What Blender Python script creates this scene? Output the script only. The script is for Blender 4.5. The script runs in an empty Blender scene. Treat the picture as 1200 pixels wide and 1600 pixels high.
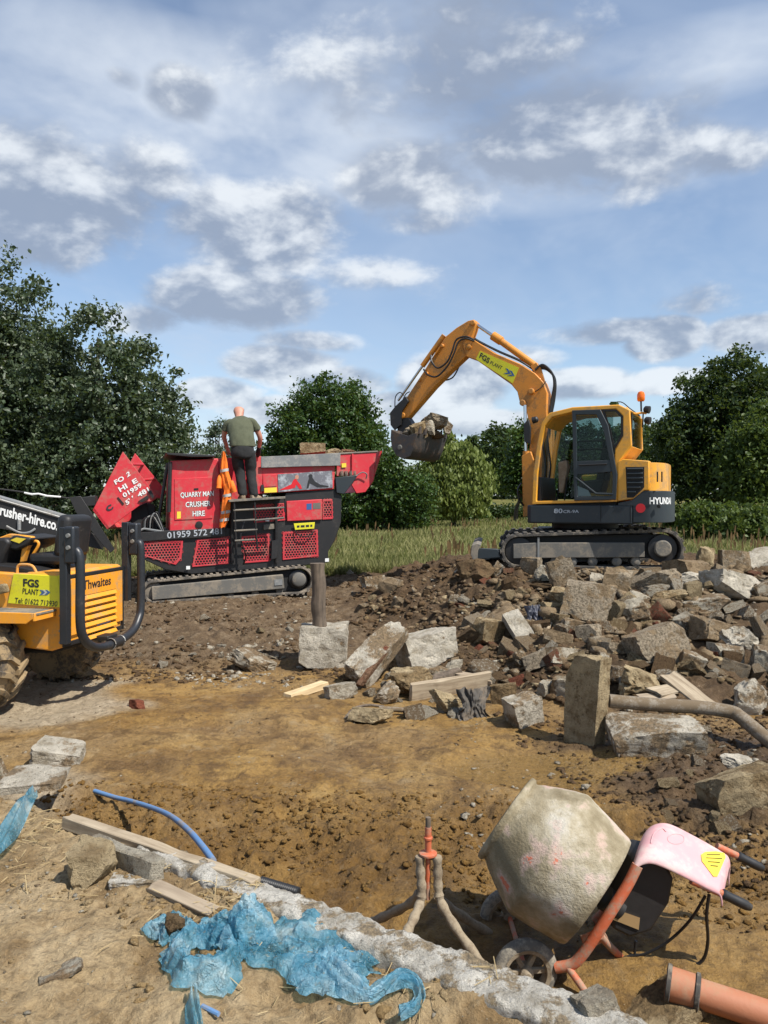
import bpy, bmesh, math, random
import numpy as np
from mathutils import Vector, Matrix, Euler, Quaternion

scene = bpy.context.scene
COL = scene.collection
R = math.radians

# ---------------------------------------------------------------- camera
CAMZ = 2.1
FPX = 1202.0                      # focal length in pixels of the 1200 x 1600 photograph
PITCH = math.atan(15.0 / FPX)     # horizon at row 785
cam_d = bpy.data.cameras.new('camera'); cam = bpy.data.objects.new('camera', cam_d); COL.objects.link(cam)
cam.location = (0, 0, CAMZ); cam.rotation_euler = (math.pi / 2 - PITCH, 0, 0)
cam_d.sensor_fit = 'VERTICAL'; cam_d.sensor_height = 36.0; cam_d.lens = FPX / 1600.0 * 36.0
cam_d.clip_start = 0.05; cam_d.clip_end = 6000
scene.camera = cam
scene.render.resolution_x = 768; scene.render.resolution_y = 1024

# ---------------------------------------------------------------- sun, sky, exposure
SUN_EL = R(53)
SUN_H = Vector((0.80, -0.60, 0)).normalized()
SUN = Vector((SUN_H.x * math.cos(SUN_EL), SUN_H.y * math.cos(SUN_EL), math.sin(SUN_EL)))
sd = bpy.data.lights.new('sun', 'SUN'); sd.energy = 5.0; sd.angle = R(0.55); sd.color = (1.0, 0.955, 0.88)
so = bpy.data.objects.new('sun', sd); COL.objects.link(so); so.rotation_euler = SUN.to_track_quat('Z', 'Y').to_euler()
so.location = (20, -15, 30)

world = bpy.data.worlds.new('World'); scene.world = world; world.use_nodes = True
world.cycles.sampling_method = 'MANUAL'; world.cycles.sample_map_resolution = 256
def build_sky():
    nt = world.node_tree; N = nt.nodes; L = nt.links; N.clear()
    def n(t, **k):
        o = N.new(t)
        for a, b in k.items(): setattr(o, a, b)
        return o
    def mth(op, a, b=None, c=None, clamp=False):
        o = n('ShaderNodeMath', operation=op, use_clamp=clamp)
        for i, v in enumerate((a, b, c)):
            if v is None: continue
            if isinstance(v, (int, float)): o.inputs[i].default_value = v
            else: L.new(v, o.inputs[i])
        return o.outputs[0]
    def sstep(v, a, b):
        o = n('ShaderNodeMapRange', interpolation_type='SMOOTHSTEP'); L.new(v, o.inputs[0])
        o.inputs[1].default_value = a; o.inputs[2].default_value = b
        return o.outputs[0]
    def noise(vec, scale, det, rough, dist=0.0):
        o = n('ShaderNodeTexNoise'); L.new(vec, o.inputs['Vector']); o.inputs['Scale'].default_value = scale
        o.inputs['Detail'].default_value = det; o.inputs['Roughness'].default_value = rough; o.inputs['Distortion'].default_value = dist
        return o.outputs['Fac']
    def mix(f, a, b):
        o = n('ShaderNodeMix', data_type='RGBA'); L.new(f, o.inputs[0])
        for i, v in ((6, a), (7, b)):
            if isinstance(v, tuple): o.inputs[i].default_value = (*v, 1)
            else: L.new(v, o.inputs[i])
        return o.outputs[2]
    out = n('ShaderNodeOutputWorld'); bg = n('ShaderNodeBackground'); bg.inputs['Strength'].default_value = 0.105
    L.new(bg.outputs[0], out.inputs[0])
    sky = n('ShaderNodeTexSky', sky_type='NISHITA'); sky.sun_disc = False; sky.sun_elevation = SUN_EL
    sky.sun_rotation = math.atan2(SUN.x, SUN.y); sky.air_density = 1.0; sky.dust_density = 0.3; sky.ozone_density = 1.6
    tc = n('ShaderNodeTexCoord'); d = tc.outputs['Generated']
    sep = n('ShaderNodeSeparateXYZ'); L.new(d, sep.inputs[0]); X, Y, Z = sep.outputs
    den = mth('ADD', mth('MAXIMUM', Z, 0.0), 0.16)
    px = mth('DIVIDE', X, den); py = mth('DIVIDE', Y, den)
    cv = n('ShaderNodeCombineXYZ'); L.new(px, cv.inputs[0]); L.new(py, cv.inputs[1]); P = cv.outputs[0]
    # direction-space vector, stretched so that clouds lie flat
    cv2 = n('ShaderNodeCombineXYZ'); L.new(X, cv2.inputs[0]); L.new(Y, cv2.inputs[1]); L.new(mth('MULTIPLY', Z, 1.7), cv2.inputs[2]); Q = cv2.outputs[0]
    # small bumpy detail and a copy of it displaced towards the sun, for the lit side of the clouds
    off = n('ShaderNodeVectorMath', operation='ADD'); L.new(Q, off.inputs[0]); off.inputs[1].default_value = (0.016, -0.004, 0.032)
    n1 = noise(Q, 9.0, 7, 0.60, 0.15); n1s = noise(off.outputs[0], 9.0, 4, 0.58, 0.15)
    n2 = noise(Q, 3.4, 3, 0.55)
    # thin high veil all over
    veil = noise(P, 0.75, 5, 0.62, 0.6)
    veil2 = noise(P, 2.2, 4, 0.65, 0.4)
    vf = mth('ADD', mth('MULTIPLY', sstep(veil, 0.36, 0.69), 0.48), mth('MULTIPLY', sstep(veil2, 0.44, 0.75), 0.26), clamp=True)
    blue = mix(mth('MULTIPLY', sstep(Z, 0.0, 0.5), 0.0), sky.outputs[0], (1, 1, 1))
    hs = n('ShaderNodeHueSaturation'); hs.inputs['Saturation'].default_value = 0.95; hs.inputs['Value'].default_value = 1.12; L.new(blue, hs.inputs['Color'])
    base = mix(vf, hs.outputs[0], (4.1, 4.85, 6.0))
    # cumulus placed by direction: azimuth tangent, elevation tangent, half sizes
    clouds = []
    def add(pxx, pyy, w, h, s=1.0):
        a = (pxx - 600) / FPX; b = (785 - pyy) / FPX; l = math.sqrt(1 + a * a + b * b)
        clouds.append((a / l, b / l, w / FPX / l, h / FPX / l, s * (1.0 if pyy < 480 else 1.3)))
    for c in ((85, 315, 155, 100, 1.0), (215, 270, 110, 55, .7), (410, 365, 150, 75, .95), (365, 465, 150, 52, 1.0), (560, 425, 120, 32, .6),
              (650, 285, 125, 62, .85), (640, 345, 90, 28, .7), (900, 215, 200, 80, 1.0), (1000, 245, 130, 60, .9), (1130, 245, 75, 35, .8),
              (285, 155, 55, 38, .85), (200, 130, 28, 16, .6), (700, 110, 260, 120, .55), (1035, 530, 62, 34, .95), (1185, 520, 80, 32, .9),
              (710, 600, 85, 55, 1.0), (440, 570, 90, 34, .85), (340, 615, 70, 25, .9), (640, 640, 120, 28, .9), (960, 520, 110, 24, .7),
              (1120, 470, 130, 30, .45), (520, 600, 90, 28, .7), (230, 500, 70, 30, .6), (900, 600, 90, 26, .75), (480, 535, 90, 20, .6),
              (760, 660, 90, 22, .8), (420, 640, 80, 22, .8), (1050, 595, 60, 22, .8), (830, 560, 60, 20, .5)):
        add(*c)
    # broad bright sheets of thin cloud
    for (pxx, pyy, w_, h_, k_) in ((330, 190, 420, 120, .75), (820, 285, 380, 55, .55), (1050, 110, 260, 60, .6), (140, 60, 240, 60, .45), (560, 45, 260, 60, .35), (600, 250, 200, 60, .4)):
        a_ = (pxx - 600) / FPX; b_ = (785 - pyy) / FPX; l_ = math.sqrt(1 + a_ * a_ + b_ * b_)
        ux = mth('MULTIPLY', mth('SUBTRACT', X, a_ / l_), FPX * l_ / w_); uz = mth('MULTIPLY', mth('SUBTRACT', Z, b_ / l_), FPX * l_ / h_)
        g_ = mth('MULTIPLY', mth('SUBTRACT', 1.0, mth('ADD', mth('MULTIPLY', ux, ux), mth('MULTIPLY', uz, uz)), clamp=True), mth('GREATER_THAN', Y, 0.0))
        g_ = mth('MULTIPLY', g_, mth('ADD', mth('MULTIPLY', veil2, 1.6), mth('SUBTRACT', n1, .75)), clamp=True)
        base = mix(mth('MULTIPLY', g_, k_ * 1.5, clamp=True), base, (5.4, 5.9, 6.6))
    mask = None; vert = None
    for (cx, cz, wx, wz, s) in clouds:
        ux = mth('MULTIPLY', mth('SUBTRACT', X, cx), 1 / wx); uz = mth('MULTIPLY', mth('SUBTRACT', Z, cz), 1 / wz)
        # flat underside: the lower half falls off faster
        r2 = mth('ADD', mth('MULTIPLY', ux, ux), mth('MULTIPLY', uz, uz))
        m = mth('MULTIPLY', mth('SUBTRACT', 1.0, mth('MULTIPLY', r2, 0.62)), s)
        fw = mth('MULTIPLY', m, mth('GREATER_THAN', Y, 0.0))
        if mask is None: mask = fw; vert = mth('MULTIPLY', uz, mth('MAXIMUM', fw, 0.0)); ws = mth('MAXIMUM', fw, 0.0)
        else:
            mask = mth('MAXIMUM', mask, fw); w_ = mth('MAXIMUM', fw, 0.0)
            vert = mth('ADD', vert, mth('MULTIPLY', uz, w_)); ws = mth('ADD', ws, w_)
    vert = mth('DIVIDE', vert, mth('ADD', ws, 0.05))
    # the rest of the sky: scattered cumulus of the same kind
    rest = mth('MULTIPLY', mth('SUBTRACT', n2, 0.50), 4.0)
    rest = mth('MULTIPLY', rest, mth('SUBTRACT', 1.0, mth('MULTIPLY', sstep(Y, 0.45, 0.7), 0.82)))
    dens = mth('ADD', mth('MULTIPLY', mth('MAXIMUM', mask, mth('MINIMUM', rest, 0.8)), 1.25), mth('MULTIPLY', mth('SUBTRACT', n1, 0.5), 2.0))
    cf = sstep(dens, 0.26, 0.88)
    lit = mth('ADD', mth('MULTIPLY', mth('SUBTRACT', n1, n1s), 4.4), mth('MULTIPLY', vert, 0.22))
    lit = mth('ADD', lit, mth('MULTIPLY', mth('SUBTRACT', n2, 0.5), 2.6))
    low = mth('SUBTRACT', 1.0, sstep(Z, 0.08, 0.30))
    lit = mth('ADD', lit, mth('MULTIPLY', low, 0.55))
    lf = sstep(lit, -0.35, 1.05)
    ccol = mix(lf, (2.25, 2.7, 3.55), (6.4, 6.7, 7.0))
    fin = mix(mth('MULTIPLY', cf, 0.82), base, ccol)
    hz = sstep(Z, 0.0, 0.16)
    fin = mix(mth('MULTIPLY', mth('SUBTRACT', 1.0, hz), 0.6), fin, (4.0, 4.6, 5.4))
    L.new(fin, bg.inputs['Color'])
build_sky()

scene.view_settings.view_transform = 'Standard'; scene.view_settings.look = 'None'
scene.view_settings.gamma = 1.0; scene.view_settings.use_curve_mapping = False
scene.view_settings.exposure = 0.42
scene.render.engine = 'CYCLES'
scene.cycles.max_bounces = 6; scene.cycles.transparent_max_bounces = 8; scene.cycles.use_denoising = True
scene.cycles.sample_clamp_indirect = 4.0

# ---------------------------------------------------------------- numpy noise
def _h(ix, iy, iz, seed):
    with np.errstate(over='ignore'):
        n = (ix.astype(np.int64) * 374761393 + iy.astype(np.int64) * 668265263 + iz.astype(np.int64) * 2147483647 + seed * 144665) & 0x7fffffff
        n = ((n ^ (n >> 13)) * 1274126177) & 0x7fffffff
        n = n ^ (n >> 16)
    return (n & 0xffff) / 65535.0
def vnoise(x, y, z=None, seed=0):
    x = np.asarray(x, float); y = np.asarray(y, float); z = np.zeros_like(x) if z is None else np.asarray(z, float)
    ix, iy, iz = np.floor(x), np.floor(y), np.floor(z); fx, fy, fz = x - ix, y - iy, z - iz
    fx = fx * fx * (3 - 2 * fx); fy = fy * fy * (3 - 2 * fy); fz = fz * fz * (3 - 2 * fz)
    def c(a, b, d): return _h(ix + a, iy + b, iz + d, seed)
    x00 = c(0,0,0) * (1-fx) + c(1,0,0) * fx; x10 = c(0,1,0) * (1-fx) + c(1,1,0) * fx
    r0 = x00 * (1-fy) + x10 * fy
    x01 = c(0,0,1) * (1-fx) + c(1,0,1) * fx; x11 = c(0,1,1) * (1-fx) + c(1,1,1) * fx
    r1 = x01 * (1-fy) + x11 * fy
    return (r0 * (1-fz) + r1 * fz) * 2 - 1
def fbm(x, y, z=None, o=4, seed=0, gain=0.5):
    s = 0; a = 1.0; f = 1.0; t = 0
    for i in range(o):
        s = s + a * vnoise(np.asarray(x) * f, np.asarray(y) * f, None if z is None else np.asarray(z) * f, seed + i * 17)
        t += a; a *= gain; f *= 2.03
    return s / t
def sm(v, a, b):
    t = np.clip((np.asarray(v, float) - a) / (b - a), 0, 1); return t * t * (3 - 2 * t)

# ---------------------------------------------------------------- where things stand
def ray(px, py):
    a = (px - 600) / FPX; b = (800 - py) / FPX
    f = Vector((0, math.cos(PITCH), -math.sin(PITCH))); u = Vector((0, math.sin(PITCH), math.cos(PITCH)))
    return f + Vector((a, 0, 0)) + u * b
def at(px, py, Y):
    d = ray(px, py); return Vector((0, 0, CAMZ)) + d * (Y / d.y)

KA = np.array((-1.66, 4.0)); KB = np.array((0.65, 2.46)); KD = (KB - KA) / np.linalg.norm(KB - KA); KN = np.array((KD[1], -KD[0]))
if KN[1] > 0: KN = -KN
BANK = 0.45
def kerb_s(x, y):        # signed distance from the edge of the bank, positive on the camera's side
    return (x - KA[0]) * KN[0] + (y - KA[1]) * KN[1]
def heapmask(x, y):
    w = fbm(x * .55, y * .55, o=3, seed=5) * .55
    front = 7.35 + np.clip(2.6 - x, 0, 6) * 0.95 + np.clip(x - 5, 0, 5) * -0.1 + w
    a = np.clip((y - front) / (11.5 - 7.4), 0, 1)
    left = sm(x, -0.9 + w, 1.9 + w)
    back = 1 - sm(y, 15.2, 17.2)
    return np.minimum(a, 1) * left * back
def puddle(x, y):
    w = fbm(x * 1.6, y * 1.6, o=3, seed=61) * .35
    return 1 - sm(((x - 1.35) / .95) ** 2 + ((y - 6.15) / .42) ** 2 + w, .55, 1.1)
def H(x, y, detail=True):
    x = np.asarray(x, float); y = np.asarray(y, float)
    z = 0.36 * sm(y, 9.2, 13.5) + 0.19 * sm(y, 14.8, 16.6)
    hm = heapmask(x, y)
    z = z + (0.98 - 0.36 * sm(y, 9.2, 13.5)) * hm
    s = kerb_s(x, y)
    sj = s + 0.05 * fbm(x * 2.2, y * 2.2, o=3, seed=11)
    bk = sm(sj, -0.16, 0.03)
    z = z * (1 - bk) + BANK * bk
    z = z - 0.10 * sm(s, -1.2, -0.4) * (1 - bk)            # the trench beside the footing
    # low mound of soil on the right and the churned band of clay
    rm = sm(x, 1.2, 2.2) * (1 - sm(x, 9, 11)) * sm(y, 4.4, 5.2) * (1 - sm(y, 6.6, 7.6))
    z = z + 0.07 * rm
    fieldm = sm(y, 16.2, 17.0)
    if detail:
        churn = np.exp(-((y - (4.75 + 0.22 * np.sin(x * 1.3) - .12 * x)) / 0.62) ** 2) * (1 - bk)
        pud = puddle(x, y)
        rough = (0.017 + 0.012 * sm(fbm(x * .9, y * .9, o=2, seed=91), -.1, .4)) * (1 - .9 * pud) + 0.055 * sm(hm, 0.0, 0.12) + 0.060 * churn + 0.05 * sm(y, 9.3, 10.8) + 0.035 * rm
        rough = rough * (1 - bk) + (0.024 + .040 * np.exp(-((s - .35) / .30) ** 2) * sm(x, -1.0, -.4)) * bk
        rough = rough * (1 - fieldm)
        z = z + rough * (fbm(x * 3.1, y * 3.1, o=5, seed=2, gain=.58) * 1.5)
        lump = 1 - np.abs(fbm(x * 7.5, y * 7.5, o=3, seed=9))
        z = z + rough * 0.9 * (lump - .75)
        z = z + churn * .034 * (.6 - np.abs(fbm(x * 6 + .5 * y, y * 12, o=4, seed=47, gain=.6)) * 2.4) + (1 - bk) * (1 - fieldm) * (1 - .9 * pud) * .010 * (.5 - np.abs(fbm(x * 5, y * 9, o=4, seed=49, gain=.62)) * 2.2)
        z = z + (1 - fieldm) * (0.05 * fbm(x * .8, y * .8, o=2, seed=31) * (1 - bk) + 0.035 * fbm(x * 1.1, y * 1.1, o=2, seed=37) * bk)
        z = z + bk * .016 * (.55 - np.abs(fbm(x * 9, y * 9, o=4, seed=45, gain=.6)) * 2.2)
        z = z + (1 - fieldm) * (0.009 * fbm(x * 21, y * 21, o=3, seed=41) - .006 * np.abs(fbm(x * 11, y * 11, o=2, seed=43))) * (1 - .9 * pud)
        z = z - .03 * pud
        # ruts left by wheels and tracks
        rut = np.sin((y + .35 * x + .15 * np.sin(x * .9)) * 5.2)
        z = z - 0.022 * np.clip(rut, 0, 1) * sm(y, 5.0, 5.6) * (1 - sm(y, 7.4, 8.6)) * (1 - sm(hm, 0, .1)) * (1 - bk)
        z = z - 0.05 * churn * np.clip(np.sin((y - .12 * x) * 11 + 2 * fbm(x * .8, y * .8, o=2, seed=77)), 0, 1) * (0.4 + 0.6 * (vnoise(x * 9, y * 3, seed=71) * .5 + .5))
    return z
def hz1(x, y): return float(H(np.array([x]), np.array([y]))[0])
def gnd(px, py):          # the point of the ground seen at a pixel
    d = ray(px, py); t = np.geomspace(1.2, 120, 1500)
    X = d.x * t; Y = d.y * t; Z = CAMZ + d.z * t
    h = H(X, Y, detail=False); below = np.nonzero(Z <= h)[0]
    i = below[0] if len(below) else len(t) - 1
    return Vector((X[i], Y[i], float(H(X[i:i+1], Y[i:i+1])[0])))
def pxm(Y): return FPX / Y        # photograph pixels per metre at a distance

# ---------------------------------------------------------------- materials
def nodes(name):
    m = bpy.data.materials.new(name); m.use_nodes = True
    nt = m.node_tree; b = nt.nodes['Principled BSDF']; return m, nt, nt.nodes, nt.links, b
def _noise(N, L, vec, scale, det=5, rough=.55):
    o = N.new('ShaderNodeTexNoise'); o.inputs['Scale'].default_value = scale; o.inputs['Detail'].default_value = det; o.inputs['Roughness'].default_value = rough
    L.new(vec, o.inputs['Vector']); return o.outputs['Fac']
def _ramp(N, L, f, stops):
    o = N.new('ShaderNodeValToRGB'); L.new(f, o.inputs[0]); e = o.color_ramp.elements
    while len(e) < len(stops): e.new(0.5)
    for el, (p, c) in zip(e, stops): el.position = p; el.color = (*c, 1) if len(c) == 3 else c
    return o.outputs[0]
def _mix(N, L, f, a, b, blend='MIX'):
    o = N.new('ShaderNodeMix'); o.data_type = 'RGBA'; o.blend_type = blend
    for i, v in ((0, f), (6, a), (7, b)):
        if isinstance(v, (int, float)): o.inputs[i].default_value = v
        elif isinstance(v, tuple): o.inputs[i].default_value = (*v, 1)
        else: L.new(v, o.inputs[i])
    return o.outputs[2]
def _math(N, L, op, a, b=None, clamp=False):
    o = N.new('ShaderNodeMath'); o.operation = op; o.use_clamp = clamp
    for i, v in enumerate((a, b)):
        if v is None: continue
        if isinstance(v, (int, float)): o.inputs[i].default_value = v
        else: L.new(v, o.inputs[i])
    return o.outputs[0]
def _bump(N, L, h, strength, dist, b):
    o = N.new('ShaderNodeBump'); o.inputs['Strength'].default_value = strength; o.inputs['Distance'].default_value = dist
    L.new(h, o.inputs['Height']); L.new(o.outputs[0], b.inputs['Normal'])
def _obj(N, L, offset=False):
    t = N.new('ShaderNodeTexCoord')
    if not offset: return t.outputs['Object']
    oi = N.new('ShaderNodeObjectInfo'); v = N.new('ShaderNodeVectorMath'); v.operation = 'ADD'
    c = N.new('ShaderNodeVectorMath'); c.operation = 'SCALE'; c.inputs[0].default_value = (37, 71, 53); L.new(oi.outputs['Random'], c.inputs['Scale'])
    L.new(t.outputs['Object'], v.inputs[0]); L.new(c.outputs[0], v.inputs[1]); return v.outputs[0]
def paint(name, col, rough=.4, dirt=(.22, .16, .10), amount=.3, scale=3.0, metal=0.0, bump=.15, coat=0.0):
    m, nt, N, L, b = nodes(name); o = _obj(N, L)
    f1 = _noise(N, L, o, scale, 8, .65); f2 = _noise(N, L, o, scale * 7, 6, .7)
    d = _math(N, L, 'ADD', _math(N, L, 'MULTIPLY', f1, .65), _math(N, L, 'MULTIPLY', f2, .35))
    p0 = .60 - amount * .22; fac = _ramp(N, L, d, [(p0 - .12, (.05, .05, .05)), (p0, (.18, .18, .18)), (p0 + .09, (1, 1, 1))])
    fac = _math(N, L, 'MULTIPLY', fac, min(.85, .30 + amount * .8))
    L.new(_mix(N, L, fac, col, dirt), b.inputs['Base Color'])
    r = _math(N, L, 'ADD', _math(N, L, 'MULTIPLY', fac, .5), rough); r = _math(N, L, 'ADD', r, _math(N, L, 'MULTIPLY', f2, .12)); L.new(r, b.inputs['Roughness'])
    b.inputs['Metallic'].default_value = metal; b.inputs['Coat Weight'].default_value = coat
    _bump(N, L, f2, bump, .006, b); return m
def concrete(name, c1, c2, c3, scale=7.0, bump=1.0, dirt=.0):
    m, nt, N, L, b = nodes(name); o = _obj(N, L, True); oi = N.new('ShaderNodeObjectInfo')
    f1 = _noise(N, L, o, scale, 10, .68); f2 = _noise(N, L, o, scale * 5, 8, .72); f3 = _noise(N, L, o, scale * .55, 10, .72); f4 = _noise(N, L, o, scale * 16, 4, .7)
    base = _ramp(N, L, f1, [(.36, c2), (.50, c1), (.64, tuple(min(1, v * 1.28) for v in c1))])
    dd = _math(N, L, 'ADD', f3, _math(N, L, 'MULTIPLY', _math(N, L, 'SUBTRACT', oi.outputs['Random'], .5), .16)); dd = _math(N, L, 'ADD', dd, dirt)
    base = _mix(N, L, _ramp(N, L, dd, [(.49, (0, 0, 0)), (.55, (.92, .92, .92))]), base, _mix(N, L, _ramp(N, L, f2, [(.4, (0, 0, 0)), (.6, (1, 1, 1))]), tuple(v * .5 for v in c3), tuple(v * 1.15 for v in c3)))
    base = _mix(N, L, _ramp(N, L, f2, [(.34, (.75, .75, .75)), (.44, (0, 0, 0))]), base, tuple(v * .42 for v in c2))
    base = _mix(N, L, _ramp(N, L, f4, [(.57, (0, 0, 0)), (.66, (.8, .8, .8))]), base, tuple(v * .40 for v in c2))
    L.new(base, b.inputs['Base Color']); b.inputs['Roughness'].default_value = .95; b.inputs['Specular IOR Level'].default_value = .2
    hh = _math(N, L, 'ADD', _math(N, L, 'MULTIPLY', f2, .9), _math(N, L, 'MULTIPLY', f4, .3)); hh = _math(N, L, 'ADD', hh, _math(N, L, 'MULTIPLY', f1, .9)); _bump(N, L, hh, bump, .035, b); return m
def wood(name, c1, c2, scale=(2, 30, 30), rough=.85):
    m, nt, N, L, b = nodes(name); o = _obj(N, L, True); mp = N.new('ShaderNodeMapping'); mp.inputs['Scale'].default_value = scale; L.new(o, mp.inputs[0])
    f = _noise(N, L, mp.outputs[0], 1.0, 8, .65); g = _noise(N, L, o, 5, 6, .6)
    c = _ramp(N, L, f, [(.3, c2), (.6, c1), (.8, tuple(min(1, v * 1.15) for v in c1))])
    c = _mix(N, L, _ramp(N, L, g, [(.52, (0, 0, 0)), (.75, (.8, .8, .8))]), c, tuple(v * .8 for v in c2)); L.new(c, b.inputs['Base Color'])
    b.inputs['Roughness'].default_value = rough; _bump(N, L, f, .6, .006, b); return m
def plain(name, col, rough=.6, metal=0.0, **k):
    m, nt, N, L, b = nodes(name); o = _obj(N, L); f = _noise(N, L, o, 14, 5, .6)
    L.new(_mix(N, L, _math(N, L, 'MULTIPLY', f, .5), col, tuple(v * .72 for v in col)), b.inputs['Base Color'])
    b.inputs['Roughness'].default_value = rough; b.inputs['Metallic'].default_value = metal
    for a, v in k.items(): b.inputs[a.replace('_', ' ')].default_value = v
    return m

M = {}
M['yellow'] = paint('machine_yellow', (.80, .355, .016), .36, (.30, .21, .11), .46, 2.5, coat=.2)
M['boom_shaded_yellow'] = paint('boom_shaded_yellow', (.62, .225, .012), .42, (.22, .13, .055), .50, 3.0, coat=.12)  # darker copy of the machine yellow: the boom's shaded side put into its colour
M['dumper_orange'] = paint('dumper_orange', (.82, .32, .012), .36, (.34, .24, .13), .46, 3.0, coat=.15)
M['navy'] = paint('dark_slate_paint', (.016, .024, .030), .42, (.12, .10, .08), .08, 3.0)
M['black'] = paint('black_paint', (.011, .011, .012), .45, (.11, .09, .07), .10, 4.0)
M['tube_black'] = paint('guard_tube_black', (.014, .017, .022), .34, (.13, .11, .09), .08, 5.0)
M['red'] = paint('crusher_red', (.58, .012, .030), .42, (.30, .16, .12), .46, 2.5, coat=.08)
M['mesh_red'] = paint('mesh_red', (.50, .016, .032), .5, (.30, .17, .13), .40, 3.0)
M['steel'] = paint('bare_steel', (.28, .28, .27), .42, (.22, .18, .13), .40, 4.0, metal=.6)
M['chrome'] = plain('chrome_rod', (.62, .63, .65), .14, 1.0)
M['track_dirty'] = paint('muddy_track', (.055, .050, .045), .75, (.30, .25, .19), .62, 6.0, bump=.5)
M['rubber'] = paint('rubber', (.030, .029, .028), .75, (.26, .22, .17), .48, 6.0, bump=.4)
M['plate_grey'] = paint('dusty_grey_plate', (.105, .103, .095), .7, (.25, .21, .16), .60, 4.0, bump=.3)
M['flap'] = paint('grey_rubber_flap', (.15, .16, .165), .7, (.33, .31, .28), .5, 5.0, bump=.4)
M['dark'] = plain('dark_recess', (.012, .012, .012), .8)
M['bucket'] = paint('bucket_steel', (.042, .042, .045), .5, (.14, .09, .055), .50, 6.0, metal=.2, bump=.4)
M['hose'] = plain('hydraulic_hose', (.014, .014, .015), .42)
M['white'] = plain('white_decal', (.78, .78, .76), .5)
M['decal_black'] = plain('black_decal', (.018, .018, .02), .5)
M['decal_blue'] = plain('blue_decal', (.03, .10, .28), .5)
M['lime'] = paint('lime_sign', (.66, .62, .015), .4, (.30, .22, .08), .20, 3.0)
M['sticker'] = plain('yellow_sticker', (.80, .62, .05), .5)
M['grey_decal'] = plain('grey_decal', (.42, .45, .48), .5)
M['picture_bg'] = paint('picture_print', (.40, .42, .45), .4, (.10, .10, .12), .85, 4.0)
M['skin'] = plain('skin', (.50, .235, .160), .55)
M['shirt'] = paint('olive_shirt', (.088, .095, .058), .9, (.060, .066, .040), .5, 9.0, bump=.5)
M['trousers'] = paint('black_trousers', (.013, .014, .015), .85, (.045, .043, .04), .3, 7.0, bump=.5)
M['boots'] = paint('dusty_boots', (.20, .14, .085), .8, (.33, .27, .20), .5, 8.0)
M['hivis'] = paint('hi_vis_orange', (.88, .19, .012), .7, (.42, .10, .02), .4, 6.0, bump=.4)
M['reflect'] = plain('reflective_tape', (.46, .46, .43), .45)
M['beacon'] = plain('amber_lens', (.85, .17, .01), .22)
M['red_decal'] = plain('red_decal', (.62, .012, .02), .4)
def glass_mat():
    m, nt, N, L, b = nodes('tinted_glass'); b.inputs['Base Color'].default_value = (.62, .72, .70, 1); b.inputs['Roughness'].default_value = .03
    out = [n for n in N if n.type == 'OUTPUT_MATERIAL'][0]
    tr = N.new('ShaderNodeBsdfTransparent'); tr.inputs[0].default_value = (.60, .68, .66, 1)
    gl = N.new('ShaderNodeBsdfGlossy'); gl.inputs['Roughness'].default_value = .03; gl.inputs[0].default_value = (.9, .95, 1, 1)
    fr = N.new('ShaderNodeFresnel'); fr.inputs[0].default_value = 1.45
    f = _math(N, L, 'ADD', _math(N, L, 'MULTIPLY', fr.outputs[0], .38), .0, True)
    mx = N.new('ShaderNodeMixShader'); L.new(f, mx.inputs[0]); L.new(tr.outputs[0], mx.inputs[1]); L.new(gl.outputs[0], mx.inputs[2]); L.new(mx.outputs[0], out.inputs[0]); return m
M['glass'] = glass_mat()
M['con_white'] = concrete('pale_concrete', (.41, .365, .285), (.25, .205, .14), (.21, .138, .072))
M['con_grey'] = concrete('grey_concrete', (.38, .34, .265), (.235, .195, .14), (.21, .14, .077))
M['con_brown'] = concrete('muddy_concrete', (.245, .178, .106), (.145, .098, .054), (.34, .28, .20))
M['con_tan'] = concrete('tan_concrete', (.36, .28, .165), (.225, .16, .085), (.22, .15, .075))
M['con_clean'] = concrete('clean_white_concrete', (.46, .415, .335), (.30, .255, .185), (.24, .165, .09), 6.0, 1.0, -.05)
M['clod'] = concrete('soil_clod', (.125, .078, .040), (.072, .044, .023), (.18, .12, .062))
M['brick'] = concrete('broken_brick', (.21, .068, .038), (.12, .040, .024), (.20, .12, .07))
M['rubble_edge'] = concrete('aggregate_concrete', (.66, .62, .54), (.42, .375, .30), (.36, .27, .16), 11.0, 1.0, -.06)
M['timber_grey'] = wood('weathered_timber', (.40, .325, .225), (.20, .145, .09))
M['timber_pale'] = wood('pale_softwood', (.62, .48, .28), (.44, .31, .16))
M['board_grey'] = wood('grey_board', (.34, .27, .19), (.20, .15, .10))
M['post'] = wood('old_post', (.16, .12, .085), (.05, .037, .026), (26, 26, 2.2))

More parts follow.
